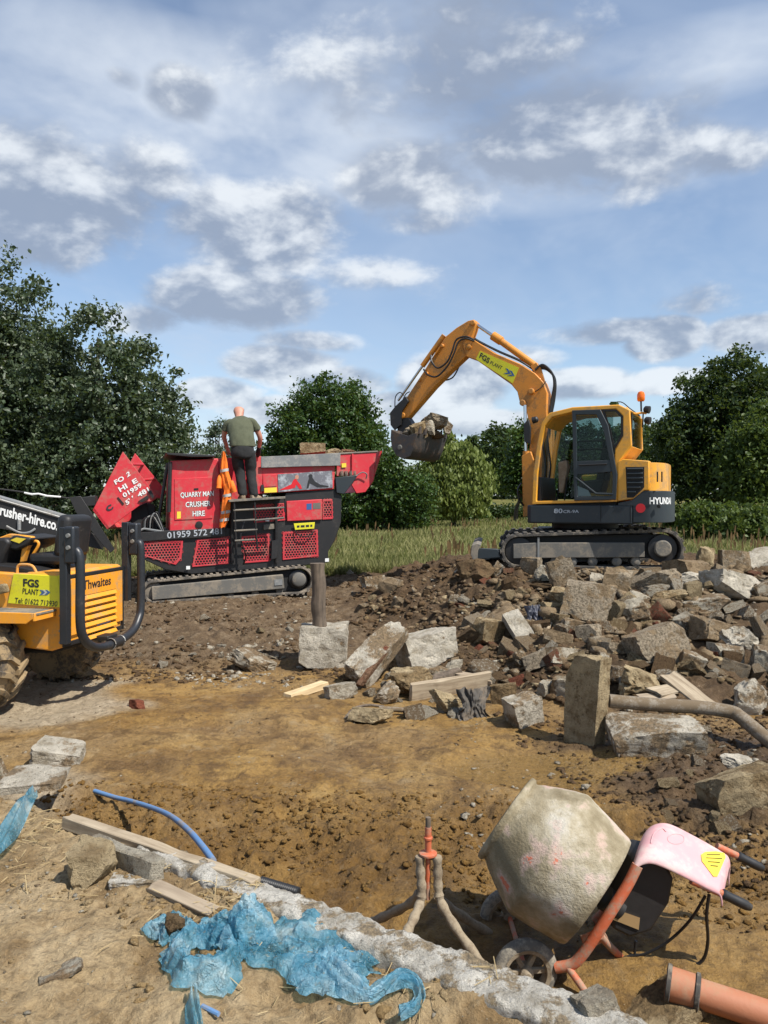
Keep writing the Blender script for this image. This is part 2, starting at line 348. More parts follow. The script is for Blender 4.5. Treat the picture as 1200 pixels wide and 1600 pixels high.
# ---------------------------------------------------------------- mesh builder
class MB:
    def __init__(s): s.v = []; s.f = []
    def add(s, vs, fs):
        k = len(s.v); s.v.extend([tuple(v) for v in vs]); s.f.extend([tuple(i + k for i in f) for f in fs]); return s
    def prism(s, pts, y0, y1, bulge=None):      # outline in (x, z), extruded along local y
        n = len(pts); vs = [(p[0], y0, p[-1]) for p in pts] + [(p[0], y1, p[-1]) for p in pts]
        fs = [tuple(range(n)), tuple(range(2 * n - 1, n - 1, -1))] + [((i + 1) % n, i, n + i, n + (i + 1) % n) for i in range(n)]
        return s.add(vs, fs)
    def poly3(s, a, b):                         # two matching outlines in 3-D, joined
        n = len(a); return s.add(list(a) + list(b), [tuple(range(n)), tuple(range(2 * n - 1, n - 1, -1))] + [((i + 1) % n, i, n + i, n + (i + 1) % n) for i in range(n)])
    def ring(s, outer, inner, y0, y1):          # frame with an opening; same number of points inside and out
        n = len(outer); vs = []
        for y in (y0, y1): vs += [(p[0], y, p[-1]) for p in outer] + [(p[0], y, p[-1]) for p in inner]
        fs = []
        for i in range(n):
            j = (i + 1) % n
            fs += [(i, n + i, n + j, j), (2*n + i, 2*n + j, 3*n + j, 3*n + i), (i, j, 2*n + j, 2*n + i), (n + i, 3*n + i, 3*n + j, n + j)]
        return s.add(vs, fs)
    def box(s, x0, x1, y0, y1, z0, z1):
        return s.prism([(x0, z0), (x1, z0), (x1, z1), (x0, z1)], y0, y1)
    def obox(s, c, size, rot=(0, 0, 0)):
        m = Euler(rot).to_matrix(); h = [v / 2 for v in size]; c = Vector(c)
        vs = [c + m @ Vector((sx * h[0], sy * h[1], sz * h[2])) for sx in (-1, 1) for sy in (-1, 1) for sz in (-1, 1)]
        return s.add(vs, [(0, 1, 3, 2), (4, 6, 7, 5), (0, 4, 5, 1), (2, 3, 7, 6), (0, 2, 6, 4), (1, 5, 7, 3)])
    def tube(s, path, r, n=10, cap=True, closed=False):
        P = [Vector(p) for p in path]; m = len(P); rr = list(r) if isinstance(r, (list, tuple)) else [r] * m
        T = []
        for i in range(m):
            a = P[(i - 1) % m] if (i or closed) else P[0]; b = P[(i + 1) % m] if (i < m - 1 or closed) else P[-1]
            t = (b - a); T.append(t.normalized() if t.length > 1e-9 else Vector((0, 0, 1)))
        u = T[0].orthogonal().normalized(); vs = []; fs = []
        for i in range(m):
            if i:
                q = T[i - 1].rotation_difference(T[i]); u = q @ u
            w = T[i].cross(u)
            for k in range(n):
                a = 2 * math.pi * k / n; vs.append(P[i] + (u * math.cos(a) + w * math.sin(a)) * rr[i])
        for i in range(m - 1 + (1 if closed else 0)):
            for k in range(n):
                a = i * n + k; b = i * n + (k + 1) % n; c = ((i + 1) % m) * n
                fs.append((a, b, c + (k + 1) % n, c + k))
        if cap and not closed: fs += [tuple(range(n - 1, -1, -1)), tuple((m - 1) * n + k for k in range(n))]
        return s.add(vs, fs)
    def cyl(s, a, b, r0, r1=None, n=14): return s.tube([a, b], [r0, r0 if r1 is None else r1], n)
    def lathe(s, prof, c, axis, n=32, closed=True):     # prof: (distance along the axis, radius)
        c = Vector(c); ax = Vector(axis).normalized(); u = ax.orthogonal().normalized(); w = ax.cross(u); vs = []; fs = []
        for (t, r) in prof:
            for k in range(n):
                a = 2 * math.pi * k / n; vs.append(c + ax * t + (u * math.cos(a) + w * math.sin(a)) * r)
        for i in range(len(prof) - 1):
            for k in range(n): fs.append((i*n + k, i*n + (k+1) % n, (i+1)*n + (k+1) % n, (i+1)*n + k))
        if closed: fs += [tuple(range(n - 1, -1, -1)), tuple((len(prof) - 1) * n + k for k in range(n))]
        return s.add(vs, fs)
    def build(s, name, mat, parent=None, frame=None, bevel=0.0, seg=2, angle=35, label=None):
        me = bpy.data.meshes.new(name); me.from_pydata(s.v, [], s.f); me.validate()
        bm = bmesh.new(); bm.from_mesh(me); bmesh.ops.recalc_face_normals(bm, faces=bm.faces); bm.to_mesh(me); bm.free()
        return link(name, me, mat, parent, frame, bevel, seg, angle, label)
MATS = {}            # world matrix of every thing or part that parents something
def link(name, me, mat, parent=None, frame=None, bevel=0.0, seg=2, angle=35, label=None):
    o = bpy.data.objects.new(name, me); COL.objects.link(o)
    if mat is not None: me.materials.append(M[mat] if isinstance(mat, str) else mat)
    if angle:
        me.polygons.foreach_set('use_smooth', [True] * len(me.polygons)); me.set_sharp_from_angle(angle=R(angle))
    if bevel:
        b = o.modifiers.new('bevel', 'BEVEL'); b.width = bevel; b.segments = seg; b.limit_method = 'ANGLE'; b.angle_limit = R(40); b.harden_normals = False
    W = frame.m if frame is not None else (MATS.get(parent.name, Matrix()) if parent else Matrix())
    if parent is not None:
        o.parent = parent; o.matrix_local = MATS[parent.name].inverted() @ W
    else: o.matrix_world = W
    MATS[o.name] = W
    if label: o['label'] = label
    return o
def tag(o, label, cat, group=None, kind=None):
    if label: o['label'] = label
    if cat: o['category'] = cat
    if group: o['group'] = group
    if kind or cat: o['kind'] = kind or 'thing'
    return o
def thing(name, label, cat, frame, group=None):
    o = bpy.data.objects.new(name, None); COL.objects.link(o); o.empty_display_size = .2
    o.matrix_world = frame.m; MATS[o.name] = frame.m.copy(); return tag(o, label, cat, group)
class Frame:                # local axes: x to the right of the thing's side, y into its depth, z up
    def __init__(s, loc, yaw=0.0, tilt=0.0):
        s.m = Matrix.Translation(Vector(loc)) @ Euler((0, R(tilt), R(yaw)), 'XYZ').to_matrix().to_4x4(); s.i = s.m.inverted()
    def p(s, px, py, y=0.0):            # point of the local plane y = const seen at a pixel
        o = s.i @ Vector((0, 0, CAMZ)); d = (s.i.to_3x3() @ ray(px, py)); t = (y - o.y) / d.y; return o + d * t
    def P(s, pts, y=0.0): return [tuple(s.p(a, b, y)) for a, b in pts]
    def sc(s, px, py, n, y=0.0):        # n photograph pixels in metres there
        a = s.m @ s.p(px, py, y); return n * (a.y) / FPX
def smooth_path(pts, k=6, closed=False):
    P = [Vector(p) for p in pts]; n = len(P); out = []
    rng = range(n) if closed else range(n - 1)
    for i in rng:
        p0 = P[(i-1) % n] if (i or closed) else P[0]; p1 = P[i]; p2 = P[(i+1) % n]; p3 = P[(i+2) % n] if (i + 2 < n or closed) else P[-1]
        for j in range(k):
            t = j / k; out.append(0.5 * ((2*p1) + (p2-p0)*t + (2*p0-5*p1+4*p2-p3)*t*t + (3*p1-p0-3*p2+p3)*t*t*t))
    if not closed: out.append(P[-1])
    return out
def lettering(s, O, U, V, parent, mat, frame=None, name='lettering', bold=.0, shear=0.0, thick=.0):
    cu = bpy.data.curves.new('t', 'FONT'); cu.body = s; cu.offset = bold; cu.shear = shear; cu.resolution_u = 3
    o = bpy.data.objects.new('t', cu); COL.objects.link(o); dg = bpy.context.evaluated_depsgraph_get()
    me = bpy.data.meshes.new_from_object(o.evaluated_get(dg)); bpy.data.objects.remove(o); bpy.data.curves.remove(cu)
    c = np.zeros(len(me.vertices) * 3); me.vertices.foreach_get('co', c); c = c.reshape(-1, 3)
    lo = c.min(0); hi = c.max(0); uv = (c - lo) / np.maximum(hi - lo, 1e-6)
    O = np.array(O); U = np.array(U); V = np.array(V)
    me.vertices.foreach_set('co', (O + uv[:, :1] * U + uv[:, 1:2] * V).ravel()); me.materials.clear(); me.update()
    return link(name, me, mat, parent, frame, angle=0)
def sign_text(fr, s, bl, br, tl, y, parent, mat, **k):     # pixel corners on the local plane y
    O = Vector(fr.p(*bl, y)); U = Vector(fr.p(*br, y)) - O; V = Vector(fr.p(*tl, y)) - O
    return lettering(s, O, U, V, parent, mat, fr, **k)
def np_mesh(name, verts, faces_flat, nper):
    me = bpy.data.meshes.new(name); nf = len(faces_flat) // nper
    me.vertices.add(len(verts)); me.vertices.foreach_set('co', np.asarray(verts, np.float32).ravel())
    me.loops.add(nf * nper); me.loops.foreach_set('vertex_index', np.asarray(faces_flat, np.int32))
    me.polygons.add(nf); me.polygons.foreach_set('loop_start', np.arange(0, nf * nper, nper, dtype=np.int32))
    me.update(calc_edges=True); return me

# ================================================================ GROUND
def point_attr(me, name, arr):
    a = me.attributes.new(name, 'FLOAT', 'POINT'); a.data.foreach_set('value', np.asarray(arr, np.float32))
def ground_material():
    m, nt, N, L, b = nodes('site_soil'); g = N.new('ShaderNodeNewGeometry'); P = g.outputs['Position']
    def att(n):
        a = N.new('ShaderNodeAttribute'); a.attribute_name = n; return a.outputs['Fac']
    f1 = _noise(N, L, P, 1.3, 8, .62); f2 = _noise(N, L, P, 7, 8, .65); f3 = _noise(N, L, P, 42, 6, .7); f4 = _noise(N, L, P, 120, 4, .7); f6 = _noise(N, L, P, 18, 8, .72); f7 = _noise(N, L, P, 2.7, 8, .7); f5 = _noise(N, L, P, .55, 5, .55)
    mp = N.new('ShaderNodeMapping'); mp.inputs['Scale'].default_value = (.7, 2.6, 1); mp.inputs['Rotation'].default_value = (0, 0, .2); L.new(P, mp.inputs[0])
    fs = _noise(N, L, mp.outputs[0], 1.6, 7, .6)
    clay = _ramp(N, L, _math(N, L, 'ADD', _math(N, L, 'MULTIPLY', f1, .6), _math(N, L, 'MULTIPLY', fs, .4)), [(.36, (.145, .075, .020)), (.47, (.275, .156, .042)), (.56, (.355, .212, .064)), (.72, (.43, .29, .115))])
    clay = _mix(N, L, _ramp(N, L, f5, [(.45, (0, 0, 0)), (.66, (.75, .75, .75))]), clay, _mix(N, L, f2, (.225, .15, .075), (.36, .248, .122)))
    clay = _mix(N, L, _ramp(N, L, f7, [(.40, (.85, .85, .85)), (.49, (0, 0, 0))]), clay, (.150, .086, .030))
    clay = _mix(N, L, _ramp(N, L, f7, [(.56, (0, 0, 0)), (.66, (.6, .6, .6))]), clay, (.36, .265, .145))
    soil = _ramp(N, L, f2, [(.28, (.042, .026, .014)), (.5, (.092, .058, .030)), (.7, (.15, .098, .055))])
    soil = _mix(N, L, _ramp(N, L, f1, [(.5, (0, 0, 0)), (.72, (.6, .6, .6))]), soil, (.15, .090, .042))
    bank = _ramp(N, L, f1, [(.3, (.27, .18, .085)), (.52, (.42, .305, .165)), (.72, (.56, .44, .275))])
    bank = _mix(N, L, _ramp(N, L, f2, [(.52, (0, 0, 0)), (.75, (.8, .8, .8))]), bank, (.30, .195, .088))
    bank = _mix(N, L, _ramp(N, L, f7, [(.38, (.8, .8, .8)), (.48, (0, 0, 0))]), bank, (.235, .15, .066))
    far = _ramp(N, L, f2, [(.3, (.070, .045, .025)), (.5, (.135, .090, .050)), (.72, (.25, .185, .115))])
    c = _mix(N, L, att('far'), clay, far)
    c = _mix(N, L, att('churn'), c, _mix(N, L, f2, (.115, .058, .014), (.27, .152, .042)))
    c = _mix(N, L, att('heap'), c, soil)
    c = _mix(N, L, att('dry'), c, _mix(N, L, f2, (.32, .245, .155), (.52, .43, .30)))
    c = _mix(N, L, att('puddle'), c, _mix(N, L, f1, (.20, .115, .035), (.34, .215, .075)))
    c = _mix(N, L, att('bank'), c, bank)
    c = _mix(N, L, _ramp(N, L, f3, [(.40, (.42, .42, .42)), (.56, (0, 0, 0))]), c, _mix(N, L, .55, c, (.05, .03, .015)))
    c = _mix(N, L, _ramp(N, L, f6, [(.36, (.75, .75, .75)), (.50, (0, 0, 0))]), c, _mix(N, L, .62, c, (.045, .026, .012)))
    c = _mix(N, L, _ramp(N, L, f6, [(.58, (0, 0, 0)), (.72, (.45, .45, .45))]), c, _mix(N, L, .5, c, (.55, .45, .30)))
    grit = _ramp(N, L, f4, [(.66, (0, 0, 0)), (.74, (.75, .75, .75))])
    c = _mix(N, L, grit, c, (.52, .46, .36))
    L.new(c, b.inputs['Base Color'])
    wet = att('wet'); pu = att('puddle'); r = _math(N, L, 'SUBTRACT', .95, _math(N, L, 'MULTIPLY', wet, _ramp(N, L, f1, [(.4, (.62, .62, .62)), (.62, (.1, .1, .1))]))); r = _math(N, L, 'SUBTRACT', r, _math(N, L, 'MULTIPLY', pu, .45), True); L.new(r, b.inputs['Roughness'])
    b.inputs['Specular IOR Level'].default_value = .3
    h = _math(N, L, 'ADD', _math(N, L, 'MULTIPLY', f3, .8), _math(N, L, 'MULTIPLY', f4, .35)); h = _math(N, L, 'ADD', h, f2); h = _math(N, L, 'ADD', h, _math(N, L, 'MULTIPLY', f6, 1.2))
    _bump(N, L, h, .9, .03, b); return m
M['soil'] = ground_material()
def make_ground():
    nr, nc = 640, 600
    y = np.geomspace(1.15, 17.6, nr); u = np.linspace(-1, 1, nc)
    Y = np.repeat(y, nc).reshape(nr, nc); X = u[None, :] * (0.80 * y + 1.3)[:, None]
    x = X.ravel(); y = Y.ravel(); z = H(x, y)
    i = np.arange(nr * nc).reshape(nr, nc); q = np.stack([i[:-1, :-1], i[:-1, 1:], i[1:, 1:], i[1:, :-1]], -1).reshape(-1)
    me = np_mesh('ground', np.stack([x, y, z], 1), q, 4)
    s = kerb_s(x, y) + .05 * fbm(x * 2.2, y * 2.2, o=3, seed=11); bk = sm(s, -.10, .06)
    hm = heapmask(x, y); nz = fbm(x * 1.4, y * 1.4, o=3, seed=21)
    rm = sm(x + nz * .4, 1.25, 1.7) * sm(y + nz * .4, 4.5, 5.0) * (1 - sm(y + nz * .3, 6.4, 7.3)) * sm(x * .9 + y * .25 + nz * .3, 2.7, 3.1)
    point_attr(me, 'bank', bk); point_attr(me, 'heap', np.clip(sm(hm + nz * .05, .0, .08) + rm, 0, 1) * (1 - bk))
    point_attr(me, 'far', sm(y + nz * .7 - .25 * np.clip(x + 4.2, -3, 0) * 2, 9.3, 10.3) * (1 - bk))
    dry = sm(-x + nz * .8, 2.55, 3.1) * sm(y + nz * .5, 6.9, 7.3) * (1 - sm(y + nz * .5, 8.9, 9.6)) + sm(-x + nz * .4, 2.1, 2.5) * sm(y + nz * .4, 5.2, 5.5) * (1 - sm(y + nz * .3, 5.85, 6.1))
    point_attr(me, 'dry', np.clip(dry, 0, 1) * (1 - bk)); point_attr(me, 'wet', (1 - bk) * (1 - sm(hm, 0, .1)) * (1 - sm(y, 8.5, 9.5)))
    point_attr(me, 'churn', np.clip(np.exp(-((y - (4.75 + 0.22 * np.sin(x * 1.3) - .12 * x)) / 0.62) ** 2) * (.85 + .6 * nz), 0, 1) * (1 - bk))
    point_attr(me, 'puddle', puddle(x, y) * (1 - bk))
    o = link('ground', me, 'soil', angle=0); me.polygons.foreach_set('use_smooth', [True] * len(me.polygons)); tag(o, None, None, kind='structure')
make_ground()

def field_z(x, y):
    return .545 + .25 * sm(y, 18, 70) + .032 * np.clip(np.asarray(y) - 72, 0, 80) + .05 * fbm(np.asarray(x) * .15, np.asarray(y) * .15, o=3, seed=4)
def field_material():
    m, nt, N, L, b = nodes('meadow'); g = N.new('ShaderNodeNewGeometry'); P = g.outputs['Position']
    f = _noise(N, L, P, .25, 6, .6); f2 = _noise(N, L, P, 3, 6, .65)
    c = _ramp(N, L, f, [(.35, (.085, .092, .026)), (.52, (.15, .138, .045)), (.7, (.215, .175, .075))])
    c = _mix(N, L, _ramp(N, L, f2, [(.35, (.6, .6, .6)), (.6, (0, 0, 0))]), c, (.06, .065, .02)); L.new(c, b.inputs['Base Color']); b.inputs['Roughness'].default_value = 1; b.inputs['Specular IOR Level'].default_value = .1; return m
M['meadow'] = field_material()
def make_field():
    ya = np.concatenate([np.linspace(-60, 16, 12), np.linspace(16.7, 40, 60), np.geomspace(41, 1500, 60)]); xa = np.concatenate([-np.geomspace(1500, 40, 20), np.linspace(-38, 38, 60), np.geomspace(40, 1500, 20)])
    X, Y = np.meshgrid(xa, ya); x = X.ravel(); y = Y.ravel(); z = np.where(y > 16.5, field_z(x, y), -.6)
    nr, nc = len(ya), len(xa); i = np.arange(nr * nc).reshape(nr, nc); q = np.stack([i[:-1, :-1], i[:-1, 1:], i[1:, 1:], i[1:, :-1]], -1).reshape(-1)
    me = np_mesh('field', np.stack([x, y, z], 1), q, 4); o = link('field', me, 'meadow', angle=0); tag(o, None, None, kind='structure')
make_field()

# ================================================================ LEAVES AND GRASS
def leaf_material(name, c1, c2, trans=.35, rough=.5, gloss=.3):
    m, nt, N, L, b = nodes(name); a = N.new('ShaderNodeAttribute'); a.attribute_name = 'rnd'
    col = _mix(N, L, a.outputs['Fac'], c1, c2); L.new(col, b.inputs['Base Color']); b.inputs['Roughness'].default_value = rough; b.inputs['Specular IOR Level'].default_value = gloss
    t = N.new('ShaderNodeBsdfTranslucent'); L.new(_mix(N, L, .5, col, (.20, .26, .03)), t.inputs[0])
    out = [n for n in N if n.type == 'OUTPUT_MATERIAL'][0]; mx = N.new('ShaderNodeMixShader'); mx.inputs[0].default_value = trans
    L.new(b.outputs[0], mx.inputs[1]); L.new(t.outputs[0], mx.inputs[2]); L.new(mx.outputs[0], out.inputs[0]); return m
M['leaf_poplar'] = leaf_material('poplar_leaf', (.026, .050, .020), (.105, .130, .075), .22, .42, .38)
M['leaf_oak'] = leaf_material('oak_leaf', (.018, .042, .010), (.060, .112, .022), .25, .45, .35)
M['leaf_willow'] = leaf_material('willow_leaf', (.115, .155, .034), (.26, .30, .088), .40)
M['leaf_dark'] = leaf_material('dark_leaf', (.014, .030, .010), (.048, .078, .022), .24, .5, .25)
M['leaf_hedge'] = leaf_material('hedge_leaf', (.030, .060, .012), (.110, .150, .035), .3)
M['leaf_silver'] = leaf_material('silver_leaf', (.055, .085, .055), (.16, .19, .135), .25)
M['grass'] = leaf_material('grass_blade', (.115, .135, .042), (.31, .285, .135), .35, .8, .1)
M['weed'] = leaf_material('dock_stalk', (.060, .042, .022), (.15, .095, .045), .1, .8, .1)
M['straw'] = leaf_material('straw', (.30, .22, .11), (.46, .36, .20), .1, .8, .1)
M['bark'] = paint('bark', (.085, .068, .050), .9, (.045, .036, .026), .6, 5.0, bump=.8)

def leaf_mesh(name, C, size, rng, upbias=.35, aspect=.62, sway=None):
    n = len(C); d = rng.normal(size=(n, 3)); d /= np.linalg.norm(d, axis=1)[:, None] + 1e-9
    nrm = rng.normal(size=(n, 3)); nrm[:, 2] += upbias * 2; nrm /= np.linalg.norm(nrm, axis=1)[:, None] + 1e-9
    if sway is not None: d = d * .5 + np.array(sway); d /= np.linalg.norm(d, axis=1)[:, None]
    w = np.cross(nrm, d); w /= np.linalg.norm(w, axis=1)[:, None] + 1e-9
    s = size * rng.uniform(.45, 1.6, size=(n, 1)); a = d * s * .5; b = w * s * .5 * aspect
    nf = np.cross(d, w) * s * .12
    V = np.stack([C - a, C + b + nf, C + a, C - b + nf], 1).reshape(-1, 3)
    k = np.arange(n) * 4; F = np.stack([k, k + 1, k + 2, k, k + 2, k + 3], 1).reshape(-1)
    return np_mesh(name, V, F, 3)
def set_rnd(me, vals, per):
    a = me.attributes.new('rnd', 'FLOAT', 'FACE'); a.data.foreach_set('value', np.repeat(np.clip(vals, 0, 1), per).astype(np.float32))
def crown_points(lobes, nclump, per, crad, rng, inner=.45, squash=.8):
    vol = np.array([(l[3] * l[4] * l[5]) ** .667 for l in lobes]); k = rng.choice(len(lobes), nclump, p=vol / vol.sum())
    L = np.array(lobes)[k]; d = rng.normal(size=(nclump, 3)); d /= np.linalg.norm(d, axis=1)[:, None]
    r = rng.uniform(inner, 1, size=(nclump, 1)) ** .55 * np.where(rng.uniform(0, 1, (nclump, 1)) < .16, rng.uniform(1.0, 1.16, (nclump, 1)), 1); C = L[:, :3] + d * r * L[:, 3:6]
    cr = crad * rng.uniform(.55, 1.5, size=(nclump, 1))
    pts = np.repeat(C, per, 0) + rng.normal(size=(nclump * per, 3)) * np.repeat(cr, per, 0) * np.array([.62, .62, .62 * squash])
    tone = np.repeat(rng.uniform(0, 1, nclump), per) * .55 + rng.uniform(0, 1, nclump * per) * .45
    return C, pts, tone
def tree(name, label, cat, base, lobes, leaf, size, nclump, per, crad, seed, trunk=.22, group=None, sway=None, limbs=10, inner=.45, upbias=.35, split=.30):
    rng = np.random.default_rng(seed); fr = Frame(base); t = thing(name, label, cat, fr, group)
    C, pts, tone = crown_points(lobes, nclump, per, crad, rng, inner)
    ok = pts[:, 2] > .05; pts = pts[ok]; tone = tone[ok]
    me = leaf_mesh('crown', pts, size, rng, upbias, sway=sway); set_rnd(me, tone, 2); link('crown', me, leaf, t, angle=0)
    top = max(l[2] + l[5] * .55 for l in lobes); mb = MB(); fork = top * split
    mid = np.average(np.array(lobes)[:, :2], 0, weights=[l[3] for l in lobes])
    mb.tube(smooth_path([(0, 0, -.3), (.03, .02, fork * .5), (mid[0] * .4, mid[1] * .4, fork), (mid[0] * .8, mid[1] * .8, top * .7), (mid[0], mid[1], top)], 3), [trunk * 1.35] + [trunk * (1 - i / 12.5) for i in range(12)], 9)
    for i in range(limbs):
        c = C[rng.integers(len(C))]; f = rng.uniform(.8, 1.6) * fork; s0 = np.array([mid[0] * .5, mid[1] * .5, min(f, c[2] * .8)]); m_ = (s0 + c) / 2 + np.array([0, 0, .12 * np.linalg.norm(c - s0)])
        mb.tube(smooth_path([s0, m_, c], 3), [trunk * .42 * (1 - j / 7.5) + .012 for j in range(7)], 6)
    mb.build('trunk', 'bark', t, angle=60); return t
def gbase(px, Y): 
    x = (px - 600) / FPX * Y; return (x, Y, float(field_z(np.array([x]), np.array([Y]))[0]))
def zt(py, Y, b): return CAMZ + (785 - py) / FPX * Y - b[2]      # height above a base of the thing that reaches a row
# poplars on the left
b = gbase(-45, 31); h = zt(388, 31, b)
tree('poplar_tree', 'tallest dark leafy tree cut off by the left edge of the photograph', 'tree', b, [(0, 0, h*.45, 3.2, 3.0, h*.40), (.8, -.3, h*.72, 2.4, 2.3, h*.27), (-1.4, 0, h*.6, 2.6, 2.4, h*.3), (1.6, -.4, h*.28, 2.4, 2.2, h*.24), (1.3, 0, h*.60, 1.6, 1.6, h*.2)], 'leaf_poplar', .17, 680, 64, .37, 1, .3, 'trees along the edge of the field', upbias=.2)
b = gbase(150, 29); h = zt(470, 29, b)
tree('poplar_tree', 'broad dark tree with pale flickering leaves behind the red chute', 'tree', b, [(-.2, 0, h*.66, 2.5, 2.2, h*.33), (-1.5, 0, h*.52, 1.9, 1.9, h*.34), (1.2, 0, h*.52, 2.0, 1.9, h*.33), (2.2, -.1, h*.42, 1.35, 1.6, h*.24), (.2, -.5, h*.30, 3.2, 2.2, h*.29), (-1.8, -.4, h*.22, 2.2, 2.0, h*.22), (2.2, 0, h*.18, 1.7, 1.6, h*.18)], 'leaf_poplar', .155, 860, 62, .33, 2, .28, 'trees along the edge of the field', upbias=.2)
b = gbase(45, 33); h = zt(500, 33, b)
tree('poplar_tree', 'shaded tree filling the gap between the two big left-hand trees', 'tree', b, [(0, 0, h*.55, 2.6, 2.2, h*.42), (0, -.4, h*.25, 3.0, 2.2, h*.25)], 'leaf_poplar', .18, 330, 65, .46, 3, .25, 'trees along the edge of the field', upbias=.2)
b = gbase(-140, 27); h = zt(520, 27, b)
tree('poplar_tree', 'low dark tree beyond the left edge, over the conveyor', 'tree', b, [(0, 0, h*.5, 3.4, 2.2, h*.46)], 'leaf_poplar', .17, 260, 60, .45, 33, .25, 'trees along the edge of the field', upbias=.2)
b = gbase(262, 33); h = zt(640, 33, b)
tree('poplar_tree', 'lower shrubby tree just left of the engine box of the crusher', 'tree', b, [(0, 0, h*.5, 1.5, 1.4, h*.48), (.9, 0, h*.3, 1.1, 1.2, h*.3)], 'leaf_poplar', .16, 210, 60, .38, 34, .14, 'trees along the edge of the field', upbias=.2)
b = gbase(338, 40); h = zt(652, 40, b)
tree('young_tree', 'small silvery green tree seen just left of the man', 'tree', b, [(0, 0, h*.62, .75, .8, h*.38), (-.5, 0, h*.40, .95, .9, h*.33), (.7, 0, h*.38, .9, .9, h*.3)], 'leaf_silver', .17, 170, 55, .34, 4, .1)
b = gbase(512, 44); h = zt(588, 44, b)
tree('oak_tree', 'round bright green oak behind the crusher hopper', 'tree', b, [(0, 0, h*.70, 2.4, 2.3, h*.31), (-1.5, 0, h*.58, 1.9, 2.0, h*.28), (1.4, 0, h*.56, 2.1, 2.0, h*.30), (2.2, 0, h*.40, 1.5, 1.6, h*.26), (-1.8, 0, h*.38, 1.8, 1.7, h*.26), (.3, -.6, h*.36, 2.9, 2.2, h*.30), (-3.0, 0, h*.40, 1.2, 1.3, h*.2), (0, -.4, h*.16, 3.0, 2.0, h*.16)], 'leaf_oak', .20, 950, 56, .38, 5, .3)
b = gbase(598, 40); h = zt(698, 40, b)
tree('shrub_tree', 'bushy green shrub below the raised bucket', 'tree', b, [(0, 0, h*.5, 1.5, 1.4, h*.5), (-1.1, 0, h*.36, 1.4, 1.3, h*.36), (1.3, 0, h*.36, 1.3, 1.2, h*.38), (-2.4, 0, h*.26, 1.2, 1.1, h*.26)], 'leaf_oak', .17, 420, 55, .36, 6, .14)
b = gbase(648, 43); h = zt(725, 43, b)
tree('shrub_tree', 'greyish shrub between the bucket and the willow', 'tree', b, [(0, 0, h*.48, 1.2, 1.1, h*.5), (-.9, 0, h*.3, 1.1, 1.1, h*.3)], 'leaf_hedge', .17, 200, 50, .34, 61, .12)
b = gbase(708, 46); h = zt(676, 46, b)
tree('willow_tree', 'pale green drooping willow below the excavator arm', 'tree', b, [(0, 0, h*.72, 1.0, 1.1, h*.28), (-.7, 0, h*.55, 1.1, 1.2, h*.30), (.9, 0, h*.52, 1.2, 1.2, h*.30), (1.5, 0, h*.40, .8, .9, h*.26), (-1.3, 0, h*.42, .7, .9, h*.24), (0, -.5, h*.36, 1.5, 1.0, h*.26)], 'leaf_willow', .24, 520, 55, .32, 7, .16, sway=(0, 0, -1.1))
b = gbase(806, 52); h = zt(655, 52, b)
tree('field_tree', 'mid green tree half hidden by the excavator boom foot', 'tree', b, [(.6, 0, h*.66, 1.1, 1.1, h*.33), (.1, 0, h*.48, 1.0, 1.0, h*.2), (1.4, 0, h*.5, 1.2, 1.2, h*.34)], 'leaf_oak', .24, 230, 55, .42, 8, .16)
# the big trees on the right
b = gbase(1138, 43); h = zt(556, 43, b)
tree('oak_tree', 'large dark oak to the right of the excavator cab', 'tree', b, [(.4, 0, h*.78, 2.0, 2.0, h*.24), (-1.2, 0, h*.66, 2.0, 2.0, h*.25), (1.9, 0, h*.68, 1.9, 2.0, h*.26), (-2.3, 0, h*.48, 1.9, 1.9, h*.24), (2.7, 0, h*.48, 2.2, 2.0, h*.26), (.3, -.6, h*.46, 2.9, 2.2, h*.26), (-1.4, -.3, h*.28, 2.6, 1.7, h*.16)], 'leaf_dark', .21, 840, 56, .38, 9, .30, limbs=18)
b = gbase(1196, 37); h = zt(630, 37, b)
tree('ash_tree', 'lighter olive green tree at the right edge before the oak', 'tree', b, [(0, 0, h*.62, 1.5, 1.4, h*.36), (-.8, 0, h*.50, 1.3, 1.3, h*.33), (1.5, 0, h*.5, 1.5, 1.4, h*.36)], 'leaf_hedge', .18, 420, 55, .38, 10, .15)
b = gbase(1290, 42); h = zt(580, 42, b)
tree('oak_tree', 'dark oak beyond the right edge of the photograph', 'tree', b, [(0, 0, h*.6, 3.0, 2.6, h*.4)], 'leaf_dark', .22, 330, 55, .5, 11, .28)
# hedge bushes at the far side of the meadow
for i, (px, py, Y, w, lf, lab) in enumerate((
    (545, 772, 52, 1.9, 'leaf_hedge', 'low hedge bush right of the crusher hopper foot'), (590, 778, 54, 1.7, 'leaf_oak', 'low dark hedge bush under the bushy shrub'),
    (632, 772, 50, 1.5, 'leaf_hedge', 'rounded hedge bush left of the willow trunk'), (676, 776, 55, 1.6, 'leaf_hedge', 'light green hedge bush at the foot of the willow'),
    (728, 788, 58, 1.4, 'leaf_oak', 'hedge bush just right of the willow trunk'), (765, 792, 60, 1.3, 'leaf_dark', 'small dark hedge bush in front of the far pale field'),
    (800, 791, 60, 1.3, 'leaf_dark', 'dark hedge bush left of the boom foot'))):
    b = gbase(px, Y); h = zt(py, Y, b)
    tree('hedge_bush', lab, 'bush', b, [(0, 0, h*.45, w, 1.0, h*.5), (-w*.5, 0, h*.35, w*.6, .9, h*.4), (w*.6, 0, h*.3, w*.6, .9, h*.35)], lf, .22, 90, 45, .34, 200 + i, .06, 'hedge along the far side of the meadow', limbs=3)
